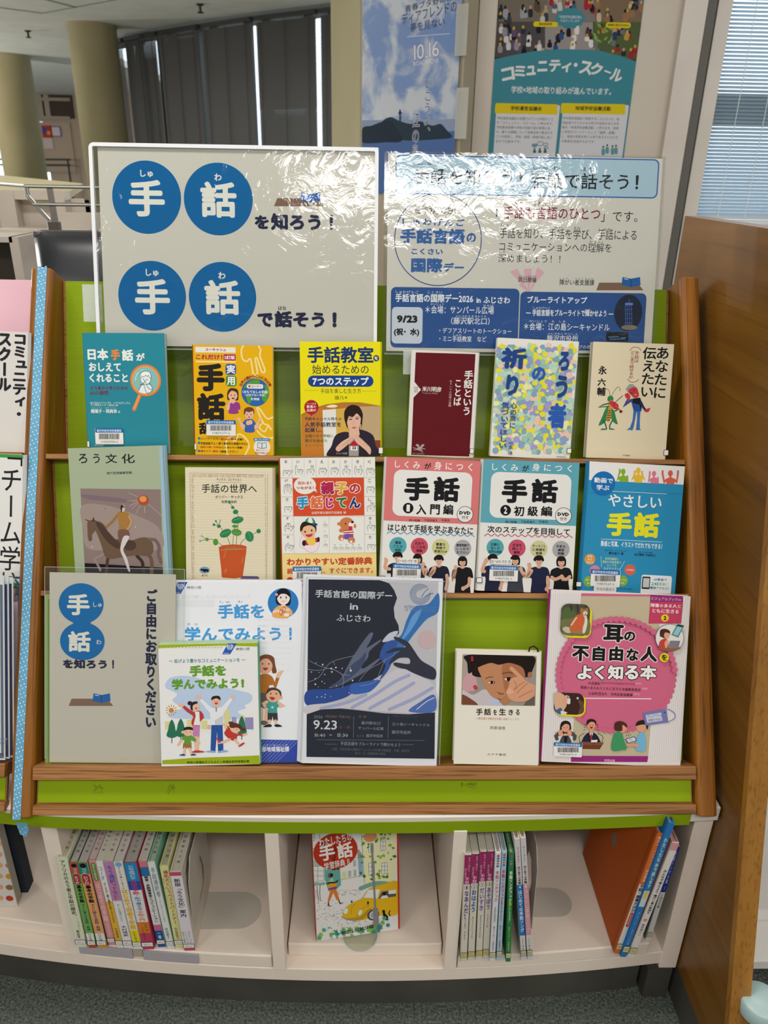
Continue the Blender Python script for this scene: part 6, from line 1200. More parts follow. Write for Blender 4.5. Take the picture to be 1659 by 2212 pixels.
# small cream hardback with a child
T3f = tier(S1, .004, 24.5)
r, mb, a, pb, P, Wd, H = book('book', 'cream hardback with a photo of a child pointing a finger, front right of the rack', T3f, [(986, 1404), (1169, 1410), (1161.5, 1646), (980.5, 1645)], .019, 'd6d0c2', side='R', pages='d4bc96', hard=True, frame=(970, 1380, 7.716))
tx = a.text; k = '201e1d'
a.rect(212, 270, 1450, 1108, '8f857a', r=22)
cl = a.clip; X = lambda *p: P.uv(a.ox+p[0]/a.k, a.oy+p[1]/a.k); lo_ = X(212, 1098); hi_ = X(1448, 285); a.clip = (lo_[0], lo_[1], hi_[0], hi_[1])
a.blob([(200, 270), (500, 270), (480, 560), (420, 800), (200, 900)], '9c8f88'); a.blob([(230, 700), (330, 560), (420, 620), (480, 800), (430, 860), (250, 860)], 'b98f92'); a.blob([(400, 790), (450, 770), (480, 830), (430, 850)], 'a83a4a'); a.blob([(200, 850), (400, 930), (600, 840), (760, 1000), (800, 1110), (200, 1110)], 'b7aeb0'); a.blob([(200, 930), (350, 990), (480, 1110), (200, 1110)], '6e4230'); a.poly([(680, 980), (820, 1000), (900, 1110), (700, 1110)], 'a9b0c4'); a.poly([(1240, 1110), (1300, 1020), (1460, 960), (1460, 1110)], '5a5650'); a.poly([(1330, 500), (1460, 350), (1460, 800), (1350, 700)], '8c8880')
fc = 'b07a58'; f2 = '9c6545'
a.blob([(250, 290), (500, 250), (900, 240), (1300, 260), (1440, 330), (1400, 500), (1340, 600), (1250, 640), (560, 640), (400, 610), (380, 560), (320, 570), (300, 400)], '1f1816'); a.blob([(480, 480), (560, 400), (900, 360), (1180, 420), (1250, 520), (1260, 700), (1150, 900), (960, 1020), (820, 1010), (700, 950), (600, 800), (540, 640)], fc, 8); a.blob([(900, 420), (1180, 440), (1260, 560), (1250, 700), (1120, 880), (960, 920), (900, 700)], f2, 8)
a.blob([(480, 470), (520, 380), (700, 330), (950, 330), (1200, 380), (1260, 520), (1180, 450), (1000, 400), (830, 430), (700, 400), (560, 440)], '1f1816'); a.ell(1345, 600, 36, 50, f2, 16)
for x, y, w, h in ((705, 725, 62, 26), (985, 670, 70, 34)): a.ell(x, y, w, h, '3a241a', 22); a.ell(x-6, y+2, w*.85, h*.72, 'c9b9a8', 20); a.ell(x+6, y, h*.92, h*.92, '1a1210', 18)
a.line([(610, 660), (680, 635), (730, 640)], 18, '7d4f38', curve=True); a.line([(890, 580), (980, 560), (1060, 570)], 20, '6e4430', curve=True); a.blob([(800, 880), (830, 920), (890, 930), (920, 900), (870, 900)], '8a5238'); a.blob([(800, 985), (860, 1000), (900, 980), (850, 1025)], '8c4438')
hn = 'c48e6e'; h2 = 'a5714f'
a.line([(880, 1090), (960, 1000), (1050, 920)], 130, h2, cap=False); a.blob([(960, 900), (1000, 760), (1010, 690), (1080, 640), (1200, 640), (1320, 720), (1440, 780), (1440, 900), (1400, 960), (1300, 1030), (1150, 1050), (1020, 1010)], hn, 6); a.line([(1035, 490), (1140, 590), (1230, 680)], 62, hn, curve=True)
for q, c in (([(1100, 840), (1180, 760), (1260, 720)], h2), ([(1130, 900), (1230, 800), (1310, 740)], h2), ([(1160, 970), (1300, 900), (1390, 860)], h2), ([(1080, 700), (1120, 780), (1060, 870)], h2)): a.line(q, 13, c, curve=True)
a.blob([(950, 880), (1000, 820), (1080, 870), (1060, 910), (980, 920)], 'cf9a80'); a.ell(385, 310, 24, 20, '9c2438', 12); a.ell(385, 352, 20, 18, 'b03048', 12)
a.clip = cl
for c, x0, x1 in (('手', 452, 562), ('話', 585, 700), ('を', 735, 800), ('生', 835, 945), ('き', 990, 1070), ('る', 1110, 1178)): tx(c, x0, 1160 if c in '手話生' else 1178, x1, 1272, k, b=.028)
tx('少数言語が多数派日本語と出会うところで', 455, 1312, 1165, 1354, 'a8443c'); tx('斉藤道雄', 680, 1456, 935, 1512, '3a3634'); tx('みすず書房', 636, 1908, 950, 1948, k)
done(r, mb, pb)
m2 = MB(); m2.tube([(Wd-.018, .006, H-.004), (Wd-.017, .004, H+.006), (Wd-.011, .003, H+.009), (Wd-.005, .003, H+.005), (Wd-.003, .002, H-.003)], .0014, ink('33271e', .6), 8); m2.make('ribbon_marker', r)
# large pink book
T3g = tier(S1, .006, 22.5)
r, mb, a, pb, P, Wd, H = book('book', 'large pink-circled picture book with striped white borders and a working dog photo', T3g, [(1186, 1280), (1496.5, 1283), (1466, 1646), (1174, 1646)], .012, 'd6cfcc', spine='8c2a66', side='L', pages='d8d3c8', hard=True, frame=(1170, 1270, 4.879))
tx = a.text; pk = 'c2607c'
a.lines([(100+x-12*i*0, 60, 40+x, 1830) for i, x in enumerate(range(-20, 330, 22))]+[(1500+x, 60, 1340+x, 1830) for x in range(-20, 120, 22)], 5, 'c3bcbb')
a.poly([(418, 55), (1490, 62), (1115, 1830), (312, 1828), ], 'b5a88c'); a.poly([(1490, 62), (1512, 62), (1150, 1830), (1115, 1830)], 'd6cfcc')
a.poly([(1240, 380), (1470, 375), (1360, 1500), (1140, 1500)], 'b5a88c'); a.poly([(1242, 378), (1600, 378), (1440, 1830), (1118, 1830)], 'd6cfcc'); a.lines([(1262+x, 380, 1142+x, 1830) for x in range(0, 320, 22)], 5, 'c3bcbb')
a.poly([(418, 55), (1145, 60), (1143, 90), (416, 86)], pk)
a.ell(782, 915, 612, 590, pk, 64)
for i in range(64): t = i*2*math.pi/64; a.ell(782+612*math.cos(t), 915+590*math.sin(t), 32, 32, pk, 12)
a.poly([(1145, 62), (1492, 65), (1490, 148), (1143, 148)], '8c2a72'); a.poly([(1143, 148), (1490, 148), (1468, 376), (1125, 374)], 'b83e5c'); tx('ビジュアルブック∞', 1158, 100, 1470, 135, 'd9b28c', b=.01); tx('障害のある人と', 1148, 168, 1466, 208, 'e0d6d0', b=.02); tx('ともに生きる', 1166, 222, 1444, 264, 'e0d6d0', b=.02); a.ell(1298, 316, 40, 38, 'd9c424', 24); tx('2', 1284, 295, 1316, 338, '26221f', b=.05)
blk = '1e1c1c'; wo = 'e0dcd8'
for c, x0, y0, x1, y1 in (('耳', 648, 385, 865, 572), ('の', 866, 455, 988, 562), ('不', 320, 610, 500, 775), ('自', 535, 612, 668, 772), ('由', 712, 612, 860, 772), ('な', 890, 635, 1022, 770), ('人', 1040, 615, 1220, 778)): tx(c, x0, y0, x1, y1, blk, b=.05, out=(wo, .05))
a.ell(1282, 728, 50, 48, 'd9c424', 24); tx('を', 1250, 696, 1314, 758, blk, b=.03)
for c, x0, x1 in (('よ', 375, 530), ('く', 555, 660), ('知', 695, 858), ('る', 875, 1020), ('本', 1035, 1210)): tx(c, x0, 815, x1, 965, wo, b=.045, out=(blk, .055))
tx('大沼直紀', 488, 990, 620, 1020, blk, b=.015); tx('（国立大学法人筑波技術大学元学長）', 628, 995, 985, 1020, '4a2a38'); tx('[監修]', 990, 998, 1052, 1018, 'd9b4c0'); tx('障害のある人とともに生きる本編集委員会', 410, 1045, 1044, 1078, blk, b=.01); tx('[編著]', 1058, 1050, 1116, 1074, 'd9b4c0'); tx('公益財団法人　共用品推進機構', 492, 1102, 958, 1136, blk, b=.01); tx('[協力]', 970, 1108, 1030, 1132, 'd9b4c0'); a.line([(450, 1162), (1155, 1168)], 9, wo, cap=False)
# dog photo
a.rect(212, 182, 520, 522, 'd6c820', r=75); a.rect(195, 165, 500, 500, '4a4a38', r=75); a.blob([(205, 330), (350, 300), (495, 340), (495, 480), (430, 496), (260, 496), (205, 440)], '6a6a44'); a.blob([(205, 250), (260, 200), (340, 230), (350, 300), (220, 320)], '4f5f38'); a.lines([(300, 175, 310, 240), (370, 170, 375, 250), (460, 180, 462, 230)], 16, '38302a')
a.blob([(215, 430), (240, 405), (290, 415), (320, 460), (260, 470)], 'b9ab98'); a.blob([(295, 440), (330, 340), (400, 270), (460, 300), (470, 380), (445, 470), (320, 470)], '9c6f48'); a.blob([(420, 290), (465, 290), (475, 370), (450, 465), (425, 465), (430, 380)], 'cfc6b8'); a.blob([(290, 440), (310, 350), (370, 280), (445, 305), (420, 420), (340, 440)], 'c25a34'); a.line([(305, 390), (360, 310)], 14, 'c9c0b4'); a.blob([(400, 250), (410, 205), (440, 220), (475, 205), (485, 250), (470, 285), (430, 285)], '9a6a44'); a.ell(452, 262, 24, 22, 'd0c6ba', 14); a.ell(455, 272, 7, 6, '1d1816', 8)
for x in (438, 466): a.ell(x, 252, 4, 4, '1d1816', 8)
# hearing-aid photo
a.rect(140, 1115, 460, 1350, 'd6c820', r=75); a.rect(128, 1102, 442, 1330, '3a2620', r=75); a.blob([(130, 1110), (200, 1104), (250, 1150), (260, 1230), (230, 1290), (270, 1310), (180, 1325), (135, 1250)], 'c9a084'); a.ell(245, 1178, 30, 46, 'd0997a', 20); a.rect(265, 1160, 298, 1220, 'd0cbc8', r=10); a.line([(250, 1130), (280, 1140), (285, 1165)], 8, 'd0cbc8', curve=True); a.blob([(145, 1290), (200, 1260), (215, 1318), (180, 1326)], '3f5a80'); a.poly([(195, 1290), (250, 1300), (260, 1328), (200, 1328)], 'c9c8cc'); a.ell(375, 1158, 12, 12, 'c3bcc0', 10); a.blob([(380, 1180), (430, 1200), (440, 1300), (380, 1326), (400, 1250)], '5f4234')
# woman at laptop
a.ell(1338, 522, 150, 146, '3a302c', 44); a.ell(1338, 522, 146, 142, 'd6cfcc', 44); a.blob([(1215, 630), (1450, 620), (1400, 655), (1338, 664), (1270, 652)], '8c5a3c'); a.blob([(1230, 625), (1232, 560), (1280, 530), (1320, 545), (1325, 600), (1310, 628)], 'b8403c', 4); a.blob([(1235, 500), (1240, 440), (1290, 425), (1340, 450), (1335, 500), (1300, 530), (1250, 510)], '4a2a20'); a.ell(1308, 492, 30, 38, 'd09a7a', 18); a.blob([(1240, 490), (1260, 440), (1320, 440), (1335, 470), (1290, 465), (1270, 510)], '4a2a20'); a.poly([(1320, 630), (1340, 550), (1448, 552), (1430, 632)], '77757c'); a.blob([(1285, 570), (1310, 540), (1325, 560), (1310, 620), (1290, 620)], 'd09a7a'); a.poly([(1355, 490), (1420, 372), (1490, 392), (1428, 518)], '3f8a64'); a.poly([(1372, 482), (1425, 392), (1476, 402), (1422, 500)], '8fb5cc'); a.poly([(1412, 398), (1425, 380), (1482, 392), (1476, 410)], '26343c')
# people along the bottom
def figure(a, x, y, coat, hair, w=95, long=False):
    a.blob([(x-w, y+250), (x-w*.85, y+150), (x-w*.4, y+95), (x, y+90), (x+w*.4, y+95), (x+w*.85, y+150), (x+w, y+250)], coat, 4); s_ = 'cf9274'
    a.poly([(x-14, y+45), (x+14, y+45), (x+20, y+98), (x-20, y+98)], s_)
    if long: a.blob([(x-54, y+80), (x-52, y-30), (x, y-62), (x+52, y-30), (x+54, y+80), (x, y+70)], hair)
    a.ell(x, y+8, 42, 52, s_, 22); a.blob([(x-50, y+10), (x-44, y-40), (x, y-58), (x+46, y-38), (x+50, y+10), (x+30, y-22), (x-10, y-26)], hair)
    for s in (-1, 1): a.ell(x+s*16, y+10, 4, 5, '26201e', 8)
figure(a, 252, 1460, '4a4a4c', '1f1a1a', 70, True); a.poly([(232, 1560), (275, 1560), (262, 1640), (240, 1640)], '1f1c1e')
for q in ([(160, 1590), (150, 1560), (200, 1520)], [(345, 1590), (350, 1560), (300, 1520)]): a.line(q, 36, '4a4a4c')
for x in (198, 292): a.blob([(x-22, 1540), (x-16, 1490), (x, 1500), (x+14, 1488), (x+24, 1540), (x, 1560)], 'cf9274')
for q in ((150, 1515, 145, 1535), (165, 1510, 160, 1540), (330, 1510, 336, 1535), (345, 1515, 346, 1540)): a.lines([q], 4, '2b2626')
figure(a, 520, 1435, '1f2636', '26201e', 100); a.poly([(500, 1530), (540, 1530), (520, 1580)], 'd6d2d0'); a.poly([(512, 1535), (528, 1535), (530, 1600), (520, 1610), (510, 1600)], 'a03040'); a.blob([(505, 1462), (538, 1462), (520, 1482)], '8c2a2a')
for s in (-1, 1): a.line([(520+s*110, 1640), (520+s*125, 1570), (520+s*70, 1530)], 6, '3a3636', curve=True); a.lines([(520+s*58, 1470, 520+s*80, 1460), (520+s*60, 1490, 520+s*84, 1496), (520+s*56, 1450, 520+s*72, 1432)], 4, '2b2626')
a.poly([(395, 1620), (655, 1628), (640, 1658), (400, 1650)], '7d4a34'); a.poly([(420, 1650), (620, 1656), (615, 1700), (425, 1696)], '6a3a28'); a.poly([(520, 1600), (585, 1596), (580, 1622), (515, 1622)], 'd9d6d2')
a.blob([(735, 1705), (750, 1560), (790, 1510), (840, 1520), (865, 1600), (880, 1660), (850, 1705)], '3f8a5a', 4); a.line([(860, 1640), (880, 1670), (870, 1690)], 34, '3f8a5a'); a.ell(848, 1470, 46, 52, 'cf9274', 22); a.blob([(765, 1490), (770, 1420), (830, 1400), (890, 1430), (895, 1470), (850, 1440), (845, 1500), (800, 1505)], '4a2a20')
a.blob([(985, 1700), (1000, 1580), (1040, 1520), (1085, 1540), (1090, 1705)], '6fa8c9', 4); a.ell(1048, 1462, 54, 56, 'cf9274', 22); a.blob([(990, 1450), (1010, 1405), (1080, 1390), (1120, 1430), (1110, 1490), (1085, 1440), (1040, 1440)], '2a201c'); a.poly([(876, 1590), (975, 1560), (1002, 1605), (905, 1638)], '4f5f78'); a.poly([(890, 1594), (970, 1570), (988, 1602), (912, 1626)], 'd6dade'); a.line([(900, 1650), (960, 1650), (1010, 1660)], 30, 'cf9274')
for q in ((905, 1600, 960, 1585), (912, 1612, 968, 1595)): a.lines([q], 4, '4a4f58')
for q in ((888, 1545, 895, 1560), (912, 1540, 915, 1558), (940, 1538, 935, 1556)): a.lines([q], 5, '2b2626')
a.poly([(1062, 1312), (1312, 1270), (1330, 1415), (1090, 1450)], '6f70a8'); a.poly([(1092, 1338), (1255, 1310), (1272, 1395), (1110, 1420)], 'b9bccb'); tx('チェックアウト', 1112, 1330, 1240, 1362, '4a4a5a', rot=.15); tx('何時ですか？', 1120, 1372, 1262, 1402, '4a4a5a', rot=.15); a.line([(1318, 1270), (1390, 1310), (1400, 1370), (1330, 1410)], 8, '6f7ab0', curve=True); a.line([(1255, 1340), (1330, 1415)], 10, '77788c'); a.ell(1294, 1308, 8, 8, '2b2b3a', 8)
a.poly([(312, 1768), (1122, 1772), (1113, 1835), (308, 1832)], '8c2a72'); tx('合同出版', 658, 1804, 772, 1832, 'd3b0c6', b=.015)
done(r, mb, pb); sticker(r, P, a, 126, 1628, 424, 1776, '001162879-9')
# lime file standing behind that book
q = [(1440, 1560), (1480, 1340), (1470, 1640), (1400, 1640)]
u1, _ = T3g.uv(1478, 1640); g = MB(); Pg = tier(S1, .022, 22.0); u1 = Pg.uv(1474, 1600)[0]; u0 = Pg.uv(1240, 1600)[0]
g.box(u0, u1, 0, .003, .002, .235, ink('7f9c22', .5)); tag(g.make('file_folder', mw=Pg.mat()), 'lime green folder edge peeking out behind the large pink book', 'folder')
# ------------------------------------------------------------------ books standing in the low bookcase, spines out
class Frac:
    """a spine measured in fractions of its width and height, top left first"""
    def __init__(s, W, H): s.W, s.H = W, H
    def uv(s, x, y): return (x*s.W, (1-y)*s.H)
def stamp(pb, x, z, y0, s, t='藤沢市図書館'):
    m = ink('4a463f')
    for i, ch in enumerate(t):
        vs, fs, bb = glyph(ch, 1)
        pb.add([(x-(vy-.4)*s, y0+i*s*2.0+vx*s, z+.0003) for vx, vy in vs], fs, m)
def spine(label, q, fr, depth, bands, texts, hard=False, pages='cfc8b6', group=None, side=None, top=True, Y=None, mark='dddad2', pamph=False):
    ox, oy, k = fr; q = [(ox+x/k, oy+y/k) for x, y in q]
    bm = ((q[2][0]+q[3][0])/2, (q[2][1]+q[3][1])/2); B = onz(*bm, FLZ+.0015)
    pl = PL((0, Y or B.y, FLZ+.0012), (1, 0, 0), (0, 0, 1)); c = [pl.uv(*p) for p in q]
    top_ = ((c[0][0]+c[1][0])/2, (c[0][1]+c[1][1])/2); bot = ((c[2][0]+c[3][0])/2, 0)
    ang = math.atan2(top_[0]-bot[0], top_[1]-bot[1])
    Wd = ((c[1][0]-c[0][0])+(c[2][0]-c[3][0]))/2*math.cos(ang)-.0004; H = math.hypot(top_[0]-bot[0], top_[1]-bot[1])
    lift = abs(math.sin(ang))*Wd/2
    P = pl.moved(bot[0], lift).turned(-ang); P = P.moved(-Wd/2, 0)
    root = thing('book', label, 'book', P.mat(), group); mb = MB(); t = .0022 if hard else .0007
    b0 = ink(bands[0][2]); r = min(.0022, Wd*.2)
    mb.prism([(0, t*1.2), (0, r), (r*.4, r*.3), (r, 0), (Wd-r, 0), (Wd-r*.4, r*.3), (Wd, r), (Wd, t*1.2 if t*1.2 > r else r+.0002)][:], 0, H, b0, 'z')
    sc = ink(side) if side else b0
    mb.box(0, t, r, depth, 0, H, sc); mb.box(Wd-t, Wd, r, depth, 0, H, sc)
    a = Art(mb, Frac(Wd, H), (0, 0, 1), 0.0, clip=(.0002, 0, Wd-.0002, H))
    for y0, y1, col in bands: a.rect(0.0, y0, 1.0, y1, col)
    for tx in texts:
        if tx[0] == 'rect': a.rect(*tx[1:6], r=tx[6] if len(tx) > 6 else 0); continue
        if tx[0] == 'ell': a.ell(*tx[1:]); continue
        s_, x0, x1, y0, y1, col, bd = tx; a.text(s_, x0, y0, x1, y1, col, b=bd, vert=True)
    i = .003 if hard else .0004
    pb = MB(); pb.box(t, Wd-t, t*1.4, depth-i, i, H-i, page_x(pages))
    if top: stamp(pb, Wd/2, H-i, .02, min(Wd*.42, .0052))
    cv = mb.make('cover', root); pb.make('page_block', root)
    if mark:
        m2 = MB(); a2 = Art(m2, Frac(Wd, H), (0, 0, 1), -.0011); ym = .935
        a2.rect(-.02, ym-.028, 1.02, ym+.024, '3a3c38'); a2.rect(.03, ym-.024, .97, ym+.020, mark); a2.text('369.2', .2, ym-.012, .8, ym+.010, '3a3c38'); m2.make('shelf_mark_label', root)
    return root, P, Wd, H
def page_x(h):
    k = ('pagex', h)
    if k not in _M:
        m = pagem(h).copy(); [n for n in m.node_tree.nodes if n.type == 'MAPPING'][0].inputs['Scale'].default_value = (2600, 1, 1); _M[k] = m
    return _M[k]
FL = (110, 1780, 4.484); g1 = 'sign-language books in the left compartment'
n_ = '22242a'; HT = 'hardback' 
spine('pale green-white hardback spine, first by the left divider', [(50, 325), (158, 328), (352, 1190), (247, 1192)], FL, .13, [(0, 1, 'cdcfb4')], [('アフリカのろう者と手話の歴史', .25, .72, .03, .62, '3a2a30', .02), ('A・J・フォスターの', .55, .78, .62, .80, '3a2a30', 0), ('亀井伸孝', .3, .6, .8, .89, '3a2a30', .01)], True, 'c9c2a4', g1)
for i, (q, h, lab) in enumerate((([(176, 372), (256, 372), (444, 1198), (366, 1198)], 'b04a3c', 'green paperback spine with a red head band and DVD badge'), ([(260, 376), (346, 372), (552, 1198), (452, 1200)], '2c8074', 'orange paperback spine with a teal head band and DVD badge'))):
    spine(lab, q, FL, .15, [(0, 1, '6fa04a' if i == 0 else 'd39a5e'), (0, .13, h), (.82, .93, 'd3d2cc'), (.955, 1, 'a84a34' if i == 0 else 'd08a34')], [('ell', .5, .035, .34, .34, '1d1d1f', 16), ('rect', .1, .13, .9, .245, 'a02a3c', .35), ('コンパクト版', .25, .75, .06, .125, 'dad6d0', .01), ('DVD', .3, .7, .155, .235, 'dad6d0', .02), ('基本の手話', .22, .82, .25, .455, '1d1d1f', .05), ('すぐに使える会話・表現', .3, .75, .47, .79, '24356a', .02), ('NHK出版', .3, .7, .83, .92, '2a2a2c', .01)], False, 'b5b2a8', g1, side='2f2f3a')
spine('pink paperback spine with a green title lozenge', [(359, 345), (432, 352), (632, 1175), (556, 1172)], FL, .15, [(0, 1, 'cf8f8f')], [('rect', .2, .03, .85, .235, '5f8a44', .35), ('きちんと伝わる', .35, .68, .045, .22, 'dcdcd0', .02), ('はじめての手話', .15, .85, .26, .70, 'e0b4ae', .04), ('実用会話', .3, .7, .73, .88, 'dcb0aa', 0)], False, 'c9b8b0', g1)
spine('white paperback spine turning yellow below, with light blue lettering', [(434, 355), (500, 360), (708, 1198), (640, 1198)], FL, .13, [(0, 1, 'd3d2cc'), (.45, .93, 'd3a434')], [('コーダ', .15, .7, .07, .21, '4a6f9a', .01), ('きこえない親の通訳を担う子どもたち', .3, .7, .24, .70, '4a4036', .02), ('中津真美', .3, .7, .76, .88, '4a4036', .01)], False, 'd0cab8', g1)
spine('white paperback spine with a pink upper half and purple-blue lettering', [(502, 360), (594, 362), (800, 1200), (708, 1200)], FL, .13, [(0, 1, 'd3d0cc'), (0, .44, 'b77aa4')], [('ろう通訳', .2, .85, .05, .24, '3f4f9a', .02), ('ってなに？', .25, .8, .25, .44, '33334a', .01), ('新しい手話通訳のかたち', .35, .65, .48, .68, '4a4a4e', 0), ('木村晴美', .22, .8, .73, .86, '3a3a3e', .01)], False, 'cfc8b4', g1)
spine('white paperback spine with fat yellow lettering and a yellow foot', [(604, 365), (692, 368), (888, 1212), (804, 1210)], FL, .13, [(0, 1, 'd0cfcb'), (.77, .93, 'd6c424')], [('ell', .5, .03, .38, .38, '6f9fc0', 16), ('ひとりで楽しく学べる', .3, .6, .06, .30, 'a8743c', .03), ('はじめて出会う手話', .12, .88, .30, .76, 'd3a42c', .06), ('実践', .3, .6, .79, .84, 'a03434', 0), ('一般財団法人', .35, .65, .84, .91, '3a3a2a', 0)], False, 'd0c4bc', g1)
spine('thick spine banded blue, white, orange and pink', [(700, 375), (830, 378), (1000, 1212), (894, 1216)], FL, .15, [(0, 1, 'b0405a'), (0, .2, '2b7cb0'), (.2, .30, '2a4a9a'), (.30, .67, 'd0ccc6'), (.67, .80, 'c9722c')], [('ひと目で意味がわかる', .25, .75, .03, .18, 'bcd0dc', .01), ('日本の手話・', .2, .75, .20, .37, 'b03a5c', .03), ('形で覚える', .25, .75, .38, .53, '3f7ab0', .03), ('手話入門', .25, .75, .54, .66, 'c8806a', .03), ('竹村 茂', .6, .82, .69, .78, '2f2320', 0), ('たかね きゃら', .28, .48, .73, .88, '2f2320', 0)], False, 'a8a49a', g1)
spine('spine with pink and blue diagonals and black lettering on white', [(840, 358), (930, 355), (1112, 1190), (1042, 1190)], FL, .15, [(0, 1, 'cfccc8'), (0, .07, 'c8717a'), (.07, .17, '2d6c9c'), (.73, .80, 'c0648a'), (.80, .93, '24508e'), (.95, 1, '24508e')], [('聴覚・言語障害者とコミュニケーション', .25, .75, .17, .70, '26262a', .03), ('一橋', .3, .7, .83, .90, 'd6dade', .01)], False, 'c5beb2', g1)
spine('white hardback spine with grey-blue lettering and a green edge', [(934, 370), (1002, 372), (1198, 1205), (1128, 1206)], FL, .13, [(0, 1, 'd0d2cf')], [('手話通訳者', .2, .85, .06, .38, '5f6a80', .01), ('きこえない人びととともに生きる', .4, .7, .38, .68, '5a5f66', 0), ('西田朗子', .3, .7, .75, .88, '3a3f46', .01)], True, 'c0bca8', g1, side='7fb09a')
spine('pale yellow-green spine with red lettering', [(1046, 405), (1138, 410), (1284, 1190), (1208, 1188)], FL, .13, [(0, 1, 'cdcb8c')], [('補助犬というベストパートナー', .28, .85, .05, .70, 'a8404a', .02), ('補助犬の暮らしを支える人たち', .08, .24, .14, .52, '8a5a4a', 0), ('本田真智子', .3, .68, .75, .90, '8a3a3a', .01)], True, 'bfb9a4', g1)
r, P, Wd, H = spine('white and lilac hardback spine with red ends, last by the bookend', [(1146, 468), (1262, 465), (1400, 1225), (1292, 1225)], FL, .135, [(0, 1, 'cfc8cc'), (0, .045, 'b84a58'), (.965, 1, 'b84a58')], [('新版「ろう文化」案内', .25, .8, .08, .56, '2a2a30', .02), ('キャロル・パッデン', .6, .85, .74, .92, '3a3a40', 0), ('トム・ハンフリーズ', .35, .55, .75, .91, '3a3a40', 0), ('森壮也・森亜美', .1, .28, .75, .90, '3a3a40', 0)], True, 'cbc6b4', g1, side='c9bfae')
m2 = MB(); a2 = Art(m2, Frac(.135, H), (0, 0, 1), 0, xf=lambda a, y, b: (Wd-y, a, b)); 
for y0 in (.10, .22):
    a2.rect(.12, y0, .42, y0+.10, 'd0cac0'); a2.lines([(.14+j*.012, y0+.01, .14+j*.012, y0+.07) for j in range(21) if j % 4 != 2], .007, '2c2a28')
m2.make('back_cover_print', r)
# steel bookends
steel = ink('bdb6aa', .4, .4)
def bookend(label, x, y0, y1, h, base_x, lean):
    t = thing('bookend', label, 'bookend', Matrix.Translation((x, 0, FLZ)), 'steel bookends'); mb = MB(); th = .0012; ym = (y0+y1)/2
    oh = [(y0+.002, 0), (y0, .004), (y0, h*.8), (y0+.02, h), (y1-.03, h), (y1, h*.8), (y1, 0)]
    n = len(oh); hole = [(ym-.018, h*.25), (ym-.026, h*.45), (ym-.012, h*.66), (ym+.012, h*.66), (ym+.026, h*.45), (ym+.018, h*.25), (ym+.018, h*.25)]
    L = lambda p, dx: (lean*p[1]+dx, p[0], p[1])
    for dx, rev in ((0, 0), (th, 1)):
        fs = [(i, (i+1) % n, n+(i+1) % n, n+i) for i in range(n)]
        mb.add([L(p, dx) for p in oh]+[L(p, dx) for p in hole], fs, steel)
    mb.add([L(p, 0) for p in oh]+[L(p, th) for p in oh], [(i, (i+1) % n, n+(i+1) % n, n+i) for i in range(n)], steel)
    mb.make('upright_plate', t); b = MB(); r = (y1-y0)*.28
    pts = [(0, ym-r), (base_x-r, ym-r)]+[(base_x-r+r*math.sin(i*math.pi/12), ym-r*math.cos(i*math.pi/12)) for i in range(1, 12)]+[(base_x-r, ym+r), (0, ym+r)]
    b.prism(pts, .0002, .0014, steel, 'z'); b.make('base_plate', t)
e0 = onz(110+1437/4.484, 1780+1145/4.484, FLZ)
bookend('steel bookend holding up the row in the left compartment', e0.x-.006, e0.y-.006, e0.y+.13, .19, .105, .012)
e1 = onz(980+1212/6.914, 1780+1580/6.914, FLZ)
bookend('steel bookend beside the children\'s sign-language books in the right compartment', e1.x-.006, e1.y, e1.y+.11, .185, .085, -.03)
# compartment with children's books
FK = (980, 1780, 6.914); g3 = "children's sign-language books in the right compartment"
pl_ = '7a4a8a'
for i, (q, t1, t2, c) in enumerate((([(165, 465), (268, 462), (200, 2050), (95, 2052)], 'なあんだ？', '人さしゆびで、はじめよう', '5a4a86'), ([(276, 450), (382, 445), (312, 2035), (206, 2037)], 'おはよう', 'あいさつとじこしょうかい', '2f5a9a'), ([(395, 415), (498, 412), (428, 2018), (326, 2022)], 'だいすき', 'きもちやようすをつたえる', '7a5a96'), ([(506, 410), (606, 408), (524, 2000), (430, 2002)], 'あそぼう', 'うごきのことば', '6a5a9a'))):
    spine('cream picture-book spine with a magenta head, numbered ' + ['one', 'two', 'three', 'four'][i], q, FK, .20, [(0, 1, 'cbc5b6'), (0, .26, '962c5e')], [('ゆび一本から', .58, .86, .02, .145, 'd8bcc8', 0), ('はじめる', .12, .4, .115, .195, 'd8bcc8', .01), ('手話', .2, .8, .195, .255, 'd8bcc8', .01), ('ell', .5, .29, .4, .4, '3a3436', 20), ('ell', .5, .29, .35, .35, 'd0cabb', 20), ('1234'[i], .4, .6, .278, .302, '3a3436', .02), (t1, .18, .86, .318, .318+.052*len(t1), c, .04), (t2, .35, .65, .57, .57+.018*len(t2), '3a3838', .01)], False, 'b9b3a2', g3, mark='c9ba74', top=False)
